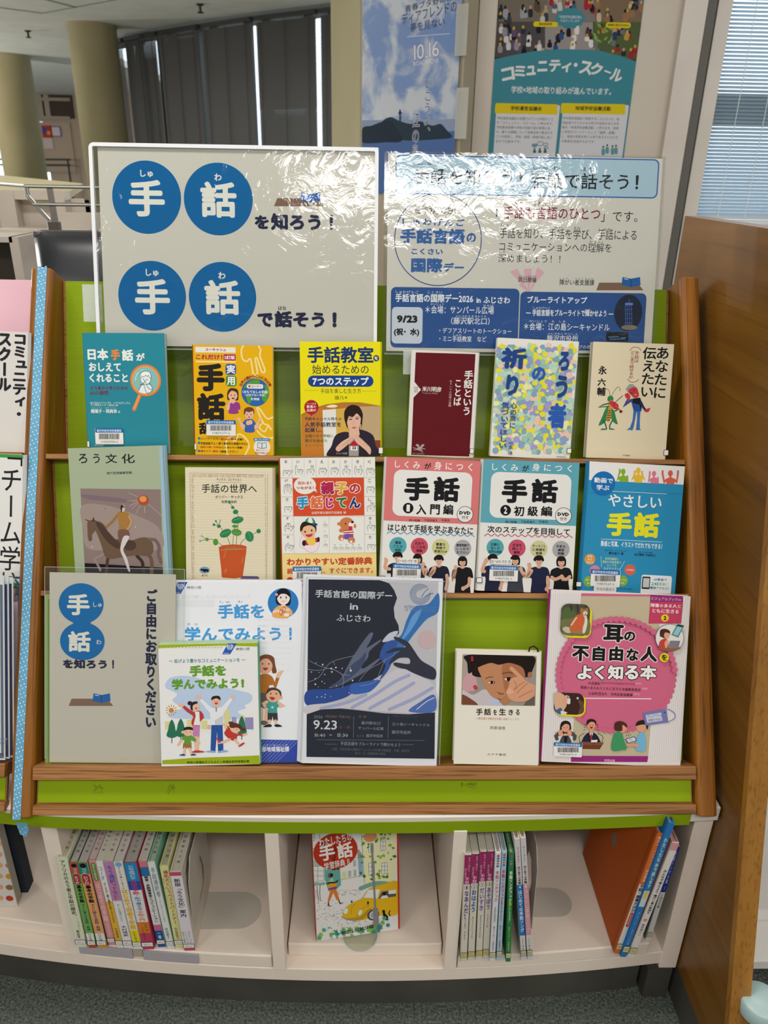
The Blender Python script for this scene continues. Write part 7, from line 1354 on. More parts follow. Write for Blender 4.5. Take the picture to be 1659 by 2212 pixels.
for i, (q, bg, c1, lab) in enumerate((([(626, 440), (712, 430), (622, 2045), (530, 2050)], 'cfcfd0', 'b8506a', 'white song-book spine with pink lettering'), ([(718, 425), (802, 412), (712, 2030), (634, 2032)], 'a5b9c8', 'a83a5e', 'pale blue song-book spine with dark pink lettering'), ([(824, 440), (906, 435), (852, 2055), (776, 2057)], '2f7a42', 'd3dcd0', 'green song-book spine with white lettering and a yellow three'))):
    tx = [('ell', .5, .025+.022*j, .26, .26, ('b04a5c', '3f6a9a', '4f8a9a', 'c06a7a', '3f6aa4')[j], 12) for j in range(5)]
    tx += [('手話ソングブック', .2, .82, .155, .43, c1, .035)] + ([('23'[i-1], .25, .75, .43, .465, 'd3c82a' if i == 2 else c1, .04)] if i else []) + [(('ともだちになるために', 'きみとぼくのラララ', 'わたしたちもあそぼう！')[i], .3, .7, .475, .62, 'c9d6c8' if i == 2 else '2a2a30', .02), ('新沢としひこ・中野佐世子', .34, .66, .66, .90, 'b9c06a' if i == 2 else '3a3a44', .01)]
    spine(lab, q, FK, .20, [(0, 1, bg)], tx, True, 'c0b9a6', g3, mark='c9c4a0', top=i == 2)
for i, (q, c, lab) in enumerate((([(905, 232), (990, 228), (1092, 2035), (1005, 2038)], '2570b0', 'spine with a blue lower panel, numbered four, leaning left'), ([(994, 215), (1080, 212), (1184, 2030), (1098, 2032)], 'c48f96', 'spine with a pink lower panel, numbered five, last before the bookend'))):
    spine(lab, q, FK, .20, [(0, 1, 'c9c3c0'), (.355, .78, c)], [('やってみよう！', .3, .75, .06, .20, '8a4a86' if i == 0 else '3f8aa8', .02), ('はじめての手話', .25, .8, .21, .35, '26262a', .04), ('45'[i], .3, .7, .362, .385, 'd6dade', .02), (('はじめての手話ソング', 'かわいい手話ソング')[i], .15, .85, .40, .75, 'd3dde4' if i == 0 else 'dab0b6', .02), ('こどもくらぶ編・著', .35, .65, .80, .905, '3a3a3e', .01)], True, 'b9a86a', g3, mark='b9ba9a', top=False)
# leaning picture books at the right end
FR = (1220, 1770, 6.381); g4 = 'picture books leaning at the right end of the bookcase'
r, P, Wd, H = spine('orange picture book leaning right, broad cover facing left', [(1282, 205), (1366, 200), (762, 1850), (672, 1855)], FR, .21, [(0, 1, 'cf6a2c'), (.40, .96, 'cfccc8')], [('障がい・バリアフリー総合事典', .3, .75, .02, .38, 'e0cfc0', .01), ('手話・聴導犬ほか', .2, .85, .40, .63, '26242a', .03), ('rect', .25, .635, .8, .76, 'b84a34', .3), ('図書館', .4, .65, .65, .74, 'd8c0b4', 0)], True, 'b5ab9c', g4, side='b4561f', mark='c9b98a', top=False)
m2 = MB(); Fc = Frac(.21, H); a2 = Art(m2, Fc, (0, 0, 1), 0, xf=lambda a, y, b: (y, .21-a, b))
a2.rect(.93, 0, .96, 1, 'a04c1c'); a2.rect(.60, .03, .80, .12, 'c9c3bb')
a2.lines([(.615+j*.008, .04, .615+j*.008, .085) for j in range(22) if j % 4 != 1], .0045, '2c2a28'); a2.lines([(.615+j*.008, .09, .615+j*.008, .115) for j in range(22) if j % 5 != 2], .0045, '2c2a28')
a2.rect(.46, .06, .50, .34, '1f1c1c'); a2.text('バリアフリー総合', .465, .08, .495, .32, 'cfc8c0', vert=True); a2.text('手話・聴導犬', .33, .12, .41, .42, 'd3b82c', b=.04, vert=True); a2.ell(.44, .50, .055, .06, '77736f', 24); a2.ell(.44, .50, .02, .035, '9a6a44', 14); a2.ell(.35, .06, .05, .05, 'c9c3bb', 20)
m2.make('front_cover_print', r)
spine('blue picture-book spine with pale yellow lettering, leaning right', [(1428, 60), (1520, 55), (842, 1898), (762, 1895)], FR, .205, [(0, 1, '2f6fae'), (.48, .60, 'b9c4c8')], [('わたしたち', .25, .8, .10, .27, 'b9cf9a', .03), ('手で話します', .25, .8, .28, .46, 'b9cf9a', .03), ('rect', .2, .485, .7, .54, 'd3b53c'), ('ブルーノ・ムナーリ文', .35, .65, .64, .9, 'a9c3d8', 0)], True, 'b5ab9c', g4, side='2a62a0', mark='c0c08a', top=False)
spine('white and salmon spine with black lettering, leaning right', [(1485, 318), (1578, 340), (955, 1905), (855, 1900)], FR, .17, [(0, 1, 'cfc9c4'), (0, .06, 'c98a8a')], [('みんなで考えよう', .3, .8, .22, .42, '2a2a2c', .03), ('障がい者の気持ち', .3, .8, .43, .60, '2a2a2c', .03), ('ell', .5, .655, .3, .3, 'c9808a', 14), ('聴覚障がい', .3, .7, .69, .80, '4a4a4c', .01)], True, 'c09a92', g4, side='c08a7c', mark='c9c08a', top=False)
spine('white spine with a dark blue upper half, leaning right by the end wall', [(1520, 378), (1592, 372), (1140, 1838), (1062, 1842)], FR, .16, [(0, 1, 'cfd0cc'), (0, .47, '23398a')], [('手話ソング大集 1', .35, .75, .05, .44, 'c3cad8', .01), ('小林光子編', .3, .7, .49, .64, '3a3a40', .01)], True, 'b9b4a6', g4, side='6a6a62', mark='c9c8a0', top=False, Y=.905)
# dictionary on its clear stand in the middle compartment
B0 = onz(684, 2033, FLZ+.0045); B1 = onz(860, 2007, FLZ+.0045); U = (B1-B0).normalized(); n0 = V((0, 0, 1)).cross(U); a_ = math.radians(11)
DP = PL(B0, U, n0*math.sin(a_)+V((0, 0, math.cos(a_)))); Wd = (B1-B0).length; H = .213
root = thing('book', 'sign-language dictionary with a yellow car and red circle, alone on a clear stand', 'book', DP.mat()); mb = MB()
th = .022; mb.box(0, Wd, 0, .0008, 0, H, ink('d3d0cc')); mb.box(0, Wd, th-.0008, th, 0, H, ink('b5391f')); mb.box(-.0008, .0006, 0, th, 0, H, ink('b5391f')); mb.box(Wd-.0006, Wd+.0034, .0006, th, 0, H, ink('b5391f'))
a = Art(mb, DP, (650, 1780, 7.213), 0, clip=(0, 0, Wd, H)); tx = a.text; gy = '4a4a4c'
a.poly([(600, -200), (940, -200), (985, 930), (820, 860), (620, 870), (600, 700)], 'd0cfca'); a.poly([(940, -200), (1500, -200), (1460, 920), (990, 930)], 'd6d2a6'); a.poly([(885, 520), (955, 470), (970, 780), (905, 830)], '7fa0b4'); a.poly([(870, 400), (900, 390), (958, 480), (885, 520)], '9a8a86'); a.poly([(365, 600), (600, 560), (625, 950), (560, 1010), (430, 1050), (370, 850)], '5f9a92'); a.poly([(160, 590), (360, 560), (360, 640), (165, 660)], '8fb8b0')
a.lines([(130, 390, 400, 370), (290, 90, 300, 320), (940, 90, 990, 920), (165, 580, 900, 520), (620, 870, 970, 800)], 5, gy)
for x, y, w, h in ((145, 100, 65, 165), (1050, 300, 80, 140), (1235, 200, 85, 215), (1055, 600, 95, 200), (1255, 600, 95, 175), (740, 730, 40, 90), (825, 715, 36, 95), (818, 560, 36, 95), (170, 650, 190, 240)):
    a.rect(x, y, x+w, y+h, gy); a.rect(x+5, y+5, x+w-5, y+h-5, 'd3d1ca'); a.lines([(x+w*.5, y, x+w*.5, y+h), (x, y+h*.33, x+w, y+h*.33), (x, y+h*.66, x+w, y+h*.66)], 5, gy)
a.rect(640, 740, 705, 858, 'c9c88e'); rk = random.Random(5)
a.lines([(x, y, x+rk.uniform(18, 40), y-rk.uniform(-4, 10)) for x, y in [(rk.uniform(560, 920), rk.uniform(1020, 1110)) for _ in range(36)]+[(rk.uniform(235, 640), rk.uniform(1180, 1500)) for _ in range(70)]+[(rk.uniform(560, 1120), rk.uniform(1480, 1620)) for _ in range(50)]], 5, '77736e')
def bush(pts, r, c):
    for x, y in pts: a.ell(x, y, r, r, c, 12)
bush([(210, 940), (250, 930), (300, 935), (350, 925)], 30, '7fa596'); bush([(940+i*44, 1000-55*math.sin(i*.28)-i*4, ) for i in range(12)], 42, '6f9a88')
gl = ('5f8a34', '86aa3f', '3f6f2c')
for i in range(46): x = rk.uniform(900, 1430); y = rk.choice((rk.uniform(110, 400), rk.uniform(470, 640), rk.uniform(760, 860))); t = rk.uniform(0, 6.28); s = rk.uniform(34, 60); a.poly([(x, y), (x+s*math.cos(t), y+s*math.sin(t)), (x+s*1.3*math.cos(t+.55), y+s*1.3*math.sin(t+.55)), (x+s*.8*math.cos(t+1.1), y+s*.8*math.sin(t+1.1))], gl[i % 3])
a.ell(1080, 195, 100, 95, 'c98a62', 30); a.ell(540, 420, 342, 318, 'a8331f', 56); a.blob([(330, 290), (420, 300), (450, 480), (520, 560), (560, 700), (460, 700), (490, 560), (340, 420)], '7d2618', 4); a.blob([(520, 300), (560, 420), (540, 560), (600, 690), (560, 700), (500, 540)], '7d2618', 4)
wt = 'd8d2cc'
tx('わたしたちの', 282, 175, 790, 308, wt, b=.02, rot=.1); tx('手', 282, 315, 528, 565, wt, b=.03, rot=.06); tx('話', 565, 280, 805, 525, wt, b=.03, rot=.06); tx('学習辞典 Ⅱ', 362, 562, 755, 678, wt, b=.015, rot=.1)
# woman with a basket
a.ell(455, 800, 36, 46, '5a5450', 16); a.ell(478, 795, 24, 32, '221d1c', 14); a.blob([(440, 900), (470, 840), (500, 850), (505, 910), (450, 930)], '9ab88a'); a.line([(410, 930), (460, 910), (515, 910)], 26, '221d1c'); a.poly([(520, 910), (575, 865), (585, 875), (545, 925)], '2b2626'); a.poly([(410, 935), (568, 912), (550, 1010), (430, 1025)], 'd08f2a'); a.poly([(425, 1000), (560, 965), (550, 1010), (430, 1025)], '6a4a86')
a.poly([(460, 1025), (550, 1015), (605, 1185), (560, 1190), (505, 1070), (445, 1210), (415, 1200)], 'c9702c'); a.line([(430, 1215), (428, 1270)], 16, '221d1c'); a.line([(590, 1190), (615, 1245)], 16, '221d1c'); a.poly([(408, 1280), (430, 1260), (485, 1278)], '8c2a2a'); a.poly([(605, 1252), (620, 1225), (678, 1220)], '8c2a2a'); a.rect(196, 1020, 250, 1160, 'c9b0b8', r=20); a.lines([(250, 960, 262, 1090), (298, 960, 292, 1090), (265, 1090, 272, 1200), (295, 1090, 300, 1190)], 7, '2b2828')
# yellow car, lamp post, cat
yc = 'd0a41f'; a.blob([(650, 1420), (690, 1310), (790, 1230), (950, 1150), (1010, 1060), (1100, 985), (1300, 925), (1520, 910), (1520, 1380), (1240, 1420), (1000, 1480), (860, 1500), (700, 1470)], yc, 5); a.blob([(700, 1470), (860, 1500), (980, 1470), (1040, 1400), (1100, 1330), (1060, 1310), (940, 1420), (840, 1450)], 'a88a24', 4)
a.poly([(975, 1140), (1050, 1020), (1230, 1010), (1190, 1150)], 'd3d3cf'); a.poly([(1205, 1160), (1260, 1040), (1480, 1015), (1480, 1120), (1330, 1140)], '55524e'); a.poly([(1360, 1030), (1480, 1015), (1480, 1075), (1365, 1085)], 'd3d3cf'); a.blob([(1240, 1150), (1290, 1100), (1340, 1110), (1350, 1140)], 'c9ccd4'); a.ell(1300, 1078, 30, 34, '1f1b1a', 14); a.poly([(1262, 1050), (1335, 1040), (1325, 1030), (1280, 1032)], '8f8a84')
for x, y in ((700, 1350), (920, 1370)): a.ell(x, y, 32, 52, 'd6d3cb', 20, .2)
a.line([(780, 1400), (790, 1300), (850, 1240)], 6, '8f7a1f', curve=True); a.line([(870, 1440), (900, 1350), (1010, 1280)], 6, '8f7a1f', curve=True); a.line([(640, 1440), (720, 1480), (860, 1500)], 18, '8a8a86', curve=True); a.ell(790, 1205, 12, 22, '2b2828', 10); a.ell(1044, 1220, 16, 26, '2b2828', 10); a.line([(1044, 1240), (1044, 1275)], 8, '2b2828')
a.ell(1125, 1410, 92, 98, '4f4c4a', 32); a.ell(1128, 1410, 62, 70, 'c9c8c4', 28); a.ell(1130, 1410, 48, 54, '9a9896', 24); a.poly([(1088, 300), (1118, 300), (1172, 1290), (1200, 1310), (1225, 1690), (1135, 1690), (1120, 1310), (1140, 1290)], '7d7b7c')
a.blob([(1290, 1495), (1280, 1420), (1270, 1370), (1265, 1345), (1290, 1330), (1310, 1350), (1312, 1385), (1350, 1430), (1360, 1490)], '1d1a1a'); a.line([(1350, 1480), (1390, 1440), (1370, 1380), (1385, 1345)], 16, '1d1a1a', curve=True)
for i in range(60): x = rk.uniform(235, 1500); y = 1800-(x-235)*.13-rk.uniform(0, 190)*(1.2 if x < 460 or x > 1230 else .55); s = rk.uniform(30, 60); t = rk.uniform(0, 6); n = 6; a.poly([(x+s*(1 if j % 2 else .55)*math.cos(t+j*math.pi/n), y+s*(1 if j % 2 else .55)*math.sin(t+j*math.pi/n)) for j in range(2*n)], ('6fa03f', '4f9a72', '7fae4a', '2f8070', 'd0d4d6')[i % 5 if rk.random() < .8 else 4])
tx('一般財団法人 全日本ろうあ連盟', 600, 1610, 1130, 1668, '33302e', b=.02, rot=.1)
mb.make('cover', root); pb = MB(); pb.box(.0008, Wd-.0008, .001, th-.001, .001, H-.001, pagem('d0c8b8')); pb.make('page_block', root)
st = thing('book_stand', 'clear acrylic book stand with a round base under the dictionary', 'book stand', Matrix.Translation((0, 0, 0))); acr = clear('clear_acrylic', 'f2f5f0', .05, .04)
C0 = onz(778, 2022, FLZ); m3 = MB(); n = 24; R = .030
m3.prism([(C0.x-R, C0.y+.10), (C0.x-R, C0.y)]+[(C0.x-R*math.cos(i*math.pi/n), C0.y-R*math.sin(i*math.pi/n)) for i in range(1, n)]+[(C0.x+R, C0.y), (C0.x+R, C0.y+.10)], FLZ+.0003, FLZ+.0028, acr, 'z'); m3.make('base_plate', st)
m3 = MB(); ea = clear('acrylic_edge', '6f8478', .1, .2, haze=.5); m3.tube([(C0.x-R*math.cos(i*math.pi/n), C0.y-R*math.sin(i*math.pi/n), FLZ+.0028) for i in range(n+1)], .0006, ea, 6); m3.make('base_rim', st)
e = DP.at(Wd/2, 0, th+.002); up = DP.V; m3 = MB(); w = .03; a3 = DP.at(Wd/2-w, .002, th+.001); b3 = DP.at(Wd/2+w, .002, th+.001); c3 = DP.at(Wd/2+w, .16, th+.001); d3 = DP.at(Wd/2-w, .16, th+.001); nn = -DP.N*.0025
m3.hexa([a3, b3, c3, d3], [p+nn for p in (a3, b3, c3, d3)], acr); m3.make('upright_plate', st)
# left-hand compartment: dotted box file and a dark board behind it
G = onz(38, 1957, FLZ+.0012); GP_ = PL(G, (1, 0, 0), (0, .0, 1)); t = thing('picture_book', 'white picture book with rows of orange, red and brown dots, at the far left', 'book', GP_.moved(-.2, 0).mat()); mb = MB(); mb.box(0, .2, 0, .0012, 0, .235, ink('cbc6bf')); P = GP_.moved(-.2, 0); a = Art(mb, P, (0, 1640, 6.9125), 0, clip=(0, 0, .2, .235))
cs = ('8a5f43', 'b23a28', 'c58a24', 'bd6a2a', 'c58a24', '8a6446', 'b23a28')
for j in range(-1, 7):
    for i in range(7): a.ell(128+j*2.6-i*0+max(0, j)*0, 1100+j*163, 56, 58, cs[j % 7], 24, .5) if i == 0 else a.ell(128-i*150+j*3, 1100+j*163-i*8, 56, 58, cs[(j+i*2) % 7] if i % 2 == 0 else 'd09a74', 20, .5)
mb.make('cover', t); pb = MB(); pb.box(0, .1995, .0014, .02, .0005, .2345, pagem('a39d92')); pb.make('page_block', t)
q0 = onz(56, 1932, FLZ+.001); mb = MB(); mb.box(q0.x-.16, q0.x+.002, q0.y+.004, q0.y+.03, FLZ+.001, FLZ+.24, ink('2a3138', .5)); 
o = mb.make('box_file'); tag(o, 'dark navy box file behind the dotted picture book', 'box file')
# ------------------------------------------------------------------ what stands on the neighbouring rack
NPt = lambda s, n, lean: PL((NP.at(0, s, n).x, NP.at(0, s, n).y, NP.at(0, s, n).z), NP.U, (0, math.sin(math.radians(lean)), math.cos(math.radians(lean))))
FN = (0, 560, 2.9875)
pn = NPt(S3, .012, 20); q = [(-150, 712), (63, 714), (55, 968), (-150, 968)]
r, mb, a, pb, P, Wd, H = book('book', 'white book with heavy black vertical lettering at the far left edge', pn, q, .012, 'cbc6c0', side='R', frame=FN)
a.text('コミュニティ・', 86, 484, 176, 1010, '26262a', b=.055, vert=True); a.text('スクール', -12, 476, 78, 850, '26262a', b=.055, vert=True)
done(r, mb, pb)
pn = NPt(S2, .012, 20); q = [(-150, 976), (53, 980), (43, 1268), (-150, 1268)]
r, mb, a, pb, P, Wd, H = book('book', 'white book with green bands and thin black vertical lettering at the far left edge', pn, q, .014, 'd6d4d0', side='R', frame=FN)
a.rect(-500, 1248, 300, 1272, '3f8f44'); a.rect(-500, 2076, 300, 2098, '3f8f44'); a.rect(-500, 2098, 300, 2200, '2a2622')
a.text('「チーム学校」', 0, 1275, 138, 2240, '26262a', b=.005, vert=True); done(r, mb, pb)
pn = NPt(S1, .004, 22)
u1, v1 = pn.uv(27, 1235); mb = MB()
t = thing('brochure_holder', 'clear brochure holder at the lower left edge', 'brochure holder', pn.mat()); f = MB(); u0 = u1-.20; clr = clear('holder_plastic', 'f8faf9', .03, .08)
f.add([(u0, -.002, .001), (u1+.004, -.002, .001), (u1+.004, -.002, v1), (u0, -.002, v1)], [(0, 1, 2, 3)], clr); f.make('front_panel', t); f = MB(); f.add([(u1+.0042, -.002, .001), (u1+.0042, .03, .001), (u1+.0042, .03, v1), (u1+.0042, -.002, v1)], [(0, 1, 2, 3)], clr); f.make('side_panel', t)
for i, (d, col, dk) in enumerate(((0, 'd0d0d2', '5a6678'), (.006, 'd3d3d6', '26305a'), (.012, 'd6d6d8', '262c4a'))):
    g = MB(); w = u1-.012+i*.004; g.box(u0, w, d, d+.0015, .003, v1-.006-.002*i, ink(col, .5)); g.box(w-.006, w-.002, d-.0002, d-.0001, .01, v1-.02, ink(dk)); g.box(u0, w-.002, d-.0002, d-.0001, .006, .014, ink(dk))
    if i == 0: A2 = Art(g, pn, (0, 1220, 5.0286), 0); A2.text('9月18日', -20, 1925, 76, 1955, '5a6678'); A2.text('教育部', -20, 1880, 76, 1910, '8a93a4', b=.02)
    tag(g.make('brochure', mw=pn.mat()), ['white brochure at the lower left edge, front of its holder', 'white brochure with a navy stripe, second in the left-edge holder', 'white brochure with a navy stripe, rearmost in the left-edge holder'][i], 'brochure', 'brochures in the left holder')
pn = NPt(S1, .034, 24); u, v = pn.uv(40, 1300); g = MB(); g.box(u-.2, u, 0, .0012, .002, v, pink); tag(g.make('pink_sheet', mw=pn.mat()), 'plain pink paper sheet behind the brochures at the lower left edge', 'paper sheet')
# ------------------------------------------------------------------ posters behind the rack
PP = PL(PA+V((0, -.004, 0))+(PA-PB).normalized().cross(V((0, 0, 1)))*0, (PB-PA).normalized(), (0, 0, 1)); PP = PP.moved(0, 0, -.003)
q = [(790, -20), (995, -35), (976, 420), (772, 420)]
u0 = PP.uv(782, 250)[0]; u1 = PP.uv(986, 250)[0]; vt = PP.uv(800, -60)[1]; vb = PP.uv(880, 420)[1]
P = PP.moved(u0, vb); root = thing('poster', 'blue sky and island film poster taped to the beige pillar', 'poster', P.mat()); mb = MB(); Wd, H = u1-u0, vt-vb
m, n, l, b = _new('poster_sky'); tc = n.new('ShaderNodeTexCoord'); nz = n.new('ShaderNodeTexNoise'); nz.inputs['Scale'].default_value = 9; nz.inputs['Detail'].default_value = 7; nz.inputs['Distortion'].default_value = .4; cr = n.new('ShaderNodeValToRGB')
l.new(tc.outputs['Object'], nz.inputs['Vector']); l.new(nz.outputs[0], cr.inputs[0]); l.new(cr.outputs[0], b.inputs['Base Color']); e = cr.color_ramp.elements; e[0].position = .44; e[0].color = lin('5b76a4'); e[1].position = .58; e[1].color = lin('a9adb4'); b.inputs['Roughness'].default_value = .35
mb.box(0, Wd, 0, .0006, 0, H, m); a = Art(mb, P, (760, 0, 5.53), 0, clip=(0, 0, Wd, H))
a.poly([(0, 1440), (1300, 1420), (1300, 1580), (0, 1560)], '7e8aa2'); a.poly([(0, 1700), (1300, 1560), (1300, 2400), (0, 2400)], '47608f'); a.blob([(400, 1420), (480, 1400), (560, 1440), (700, 1480), (820, 1450), (960, 1500), (1060, 1480), (1130, 1550), (1195, 1640), (1000, 1665), (700, 1680), (500, 1660), (300, 1640), (120, 1700), (120, 1560), (160, 1510), (300, 1500)], '26323f'); a.line([(578, 1440), (576, 1320)], 20, '26324a'); a.ell(577, 1350, 24, 12, '26324a', 10)
a.blob([(120, 1700), (130, 1540), (240, 1500), (420, 1440), (520, 1500), (600, 1680), (400, 1700)], '1f2a36')
tk = '2b3350'; wl = 'c9cdd8'
a.text('青春ブタ野郎は', 640, -10, 1210, 78, tk, b=.01, rot=.09); a.text('ディアフレンドの', 600, 80, 1250, 222, tk, b=.005, rot=.09, ); a.text('夢を見ない', 700, 240, 1105, 350, tk, b=.005, rot=.06)
a.line([(660, 440), (1170, 402)], 5, 'b9bdc8'); a.text('10.16', 742, 510, 1042, 695, 'c9c6cc', b=.005, out=('4a5a8c', .02), rot=.06); a.text('ROADSHOW', 738, 715, 1035, 770, 'c9c6cc', rot=.05)
a.text('いこうよ、', 870, 950, 945, 1560, tk, vert=True, out=(wl, .03)); a.text('江の島', 720, 1345, 805, 1900, tk, vert=True, out=(wl, .03))
mb.make('printed_sheet', root)
for i, y in enumerate((-10, 170)):
    g = MB(); A = PP.uv(990, y+20); B = PP.uv(1008, y+130); g.box(A[0]-.004, B[0], -.0035, -.003, B[1], A[1], clear('cloudy_tape2', 'e6e2d4', .06, .3, haze=.25)); tag(g.make('clear_tape', mw=PL(PP.O, PP.U, PP.V).mat()), ['strip of clear tape at the upper right edge of the blue film poster', 'strip of clear tape lower on the right edge of the blue film poster'][i], 'tape')
QP = PL((0, YP-.0025, 0), (1, 0, 0), (0, 0, 1)); u0 = QP.uv(1070, 100)[0]; u1 = QP.uv(1372, 150)[0]; vb = QP.uv(1200, 420)[1]; vt = QP.uv(1220, -40)[1]
P = QP.moved(u0, vb); Wd, H = u1-u0, vt-vb; root = thing('poster', 'teal and white poster with photos and arched white lettering on the grey partition', 'poster', P.mat()); mb = MB(); mb.box(0, Wd, 0, .0006, 0, H, ink('3f7f8c', .4)); a = Art(mb, P, (1040, 0, 4.366), 0, clip=(0, 0, Wd, H)); tx = a.text
# photo collage on top
a.poly([(120, -300), (1560, -300), (1500, 600), (1300, 525), (1100, 475), (780, 462), (500, 482), (250, 530), (120, 560)], '3b3836')
rp = random.Random(21)
for x0, y0, x1, y1, c in ((160, -200, 620, 205, '6f665a'), (620, -200, 1070, 205, '77736e'), (1070, -200, 1540, 210, '77624e'), (130, 208, 600, 540, '4a4748'), (600, 208, 1050, 470, '8f8884'), (1050, 208, 1520, 560, '4f5a38')): a.poly([(x0, y0), (x1, y0), (x1, y1), (x0, y1)], c)
for x0, x1, y0, y1, n_, cols in ((170, 610, 20, 190, 16, ('2b2a30', '8f949c', 'b9b4ac', '5a4634', '3a3a44')), (630, 1060, -20, 120, 18, ('1d1c20', 'b9b6b2', '9a2a34', '4a5a70', '2b2a30')), (1080, 1520, -20, 190, 16, ('26242a', '5a4232', 'b9a88f', '3a4a60', '8f6a4a')), (150, 590, 240, 500, 24, ('1b1a1e', 'c3c0c4', '5a4a6a', '2b3040', '8a8488')), (610, 1040, 240, 450, 20, ('1f1d20', 'cfccca', '4a3a34', '2b4a80', 'a08a80')), (1060, 1510, 240, 540, 20, ('2b2a2c', 'b08f3a', '8c2a30', '2b3a60', '6a6a6c'))):
    for i in range(n_):
        x = rp.uniform(x0, x1); y = rp.uniform(y0+30, y1); h_ = rp.uniform(45, 95); c = rp.choice(cols)
        a.blob([(x-18, y+h_*.5), (x-22, y-h_*.1), (x-8, y-h_*.4), (x+10, y-h_*.4), (x+22, y-h_*.1), (x+18, y+h_*.5)], c, 3); a.ell(x, y-h_*.55, 13, 15, rp.choice(('221d1c', 'b58f74', '2b2422', 'b9913a')), 10)
for i in range(40): x = rp.uniform(1060, 1230); y = rp.uniform(220, 400); a.ell(x, y, 16, 10, rp.choice(('5f7f3a', '7f9a4a', '44602c')), 8, rp.uniform(0, 3))
a.poly([(118, 565), (250, 530), (500, 482), (780, 462), (1100, 475), (1300, 525), (1460, 580), (1460, 1600), (50, 1600)], '3f7f8c')
bush_ = [(836+115*math.cos(i*math.pi/5), 172+75*math.sin(i*math.pi/5)) for i in range(10)]
a.ell(836, 172, 115, 80, '3f7f8c', 24); [a.ell(x, y, 26, 22, '3f7f8c', 12) for x, y in bush_]
w = 'd0d3d3'; tx('「地域学校協働活動」', 730, 145, 945, 175, w); tx('が広がっています', 745, 182, 925, 210, w)
a.rect(488, 205, 720, 254, 'd0b91f', r=24); tx('商店街見学', 543, 215, 665, 240, '2b2a20', b=.02); a.rect(1172, 212, 1408, 264, 'd0b91f', r=24); tx('地域の身近なSDGs', 1190, 224, 1392, 250, '2b2a20', b=.02)
for ch, x, y, sz, rt in (('コ', 250, 700, 128, .22), ('ミ', 362, 672, 112, .15), ('ュ', 468, 664, 92, .1), ('ニ', 575, 625, 100, .05), ('テ', 692, 622, 115, .02), ('ィ', 800, 635, 95, -.02), ('・', 888, 612, 40, 0), ('ス', 985, 640, 125, -.12), ('ク', 1085, 652, 118, -.18), ('ー', 1190, 678, 70, -.28), ('ル', 1275, 710, 120, -.28)):
    tx(ch, x-sz*.48, y-(sz*.12 if ch in 'ー' else sz*.5), x+sz*.48, y+(sz*.12 if ch in 'ー' else sz*.5), w, b=.045, rot=rt, out=('2f6a76', .02))
tx('学校×地域の取り組みが進んでいます。', 280, 820, 1225, 888, w, b=.015)
for x0, x1, t, ls in ((128, 716, '学校運営協議会', ('学校運営協議会が設置されている学校のこと', 'を「コミュニティ・スクール」と呼びます。', '学校教育目標や学校が目指す姿の実現に向', 'け、様々な課題について地域全体で解決する', 'ことを目指し、学校・家庭・地域が話し合い', 'を行う仕組みです。')), (748, 1356, '地域学校協働活動', ('学校運営協議会で実施することになった、地', '域全体で子どもたちの学びや成長を支える活', '動を「地域学校協働活動」と呼びます。地域', 'と学校がパートナーとして「連携・協働」', 'し、地域の将来を担う人材である子どもたち', 'の育成を目指すものです。'))):
    a.rect(x0-6, 985, x1-4, 1600, 'c9c8cc', r=14); a.rect(x0, 978, x1, 1068, 'd0b91f', r=16); a.rect(x0, 1040, x1, 1075, 'd0b91f')
    tx(t, (x0+x1)/2-42*len(t)/2, 1002, (x0+x1)/2+42*len(t)/2, 1044, '26251e', b=.02)
    for i, s in enumerate(ls): tx(s, x0+20-i*3, 1105+i*43, x0+20-i*3+26.5*len(s), 1133+i*43, '33333a')
for x, y, r_ in ((500, 1372, 26), (555, 1355, 34), (605, 1362, 24), (610, 1395, 22)): a.ell(x, y, r_, r_*.6, '3a4a52', 16); a.ell(x, y, r_-4, r_*.6-4, 'b9c6c8' if x != 500 else '5f96a0', 16)
for x in (500, 550, 600): a.ell(x, 1405, 8, 9, '3a4a52', 10); a.blob([(x-14, 1440), (x-10, 1415), (x+10, 1415), (x+14, 1440)], '3a6a74', 3)
for x, y in ((1148, 1400), (1185, 1385), (1235, 1395), (1268, 1390)): a.ell(x, y-15, 9, 10, '3a4a52', 10); a.blob([(x-14, y+60), (x-14, y+5), (x+14, y+5), (x+14, y+60)], '5f8f98', 3)
mb.make('printed_sheet', root)
# ------------------------------------------------------------------ low shelves, wire rail and chair at left, beyond the rack
wb = noisy('bookcase_offwhite', 'b9aea2', 'c6bbae', (4, 4, 4), .5, .3); wy = noisy('bookcase_top_lit_yellow', 'b9ae84', 'c6bb92', (3, 3, 3), .45, .3)  # wy carries the yellow light on the top board in its colour
Yb = 2.45
def pt(x, y, d=0.0): return ony(x, y, Yb+d)
root = thing('bookcase', 'pale low bookcase with a yellow-lit sloping top beyond the rack at left', 'bookcase', Matrix.Translation((0, 0, 0)))
mb = MB(); mb.hexa([pt(-60, 402), pt(128, 428), pt(178, 396, .5), pt(-60, 372, .5)], [p-V((0, 0, .02)) for p in (pt(-60, 402), pt(128, 428), pt(178, 396, .5), pt(-60, 372, .5))], wy); mb.make('top_board', root)
A = pt(-60, 404); B = pt(140, 430); mb = MB(); mb.box(A.x, B.x+.04, Yb+.03, Yb+.05, .0, B.z, wb); mb.make('back_panel', root)
mb = MB()
for x0, y0, x1, y1 in ((12, 412, 32, 512), (128, 425, 142, 500)): a0 = pt(x0, y1); b0 = pt(x1, y0); mb.box(a0.x, b0.x, Yb-.015, Yb+.028, 0, b0.z, wb)
a0 = pt(12, 430); b0 = pt(142, 412); mb.box(a0.x, b0.x, Yb-.012, Yb+.028, a0.z, b0.z, wb); mb.make('frame', root)
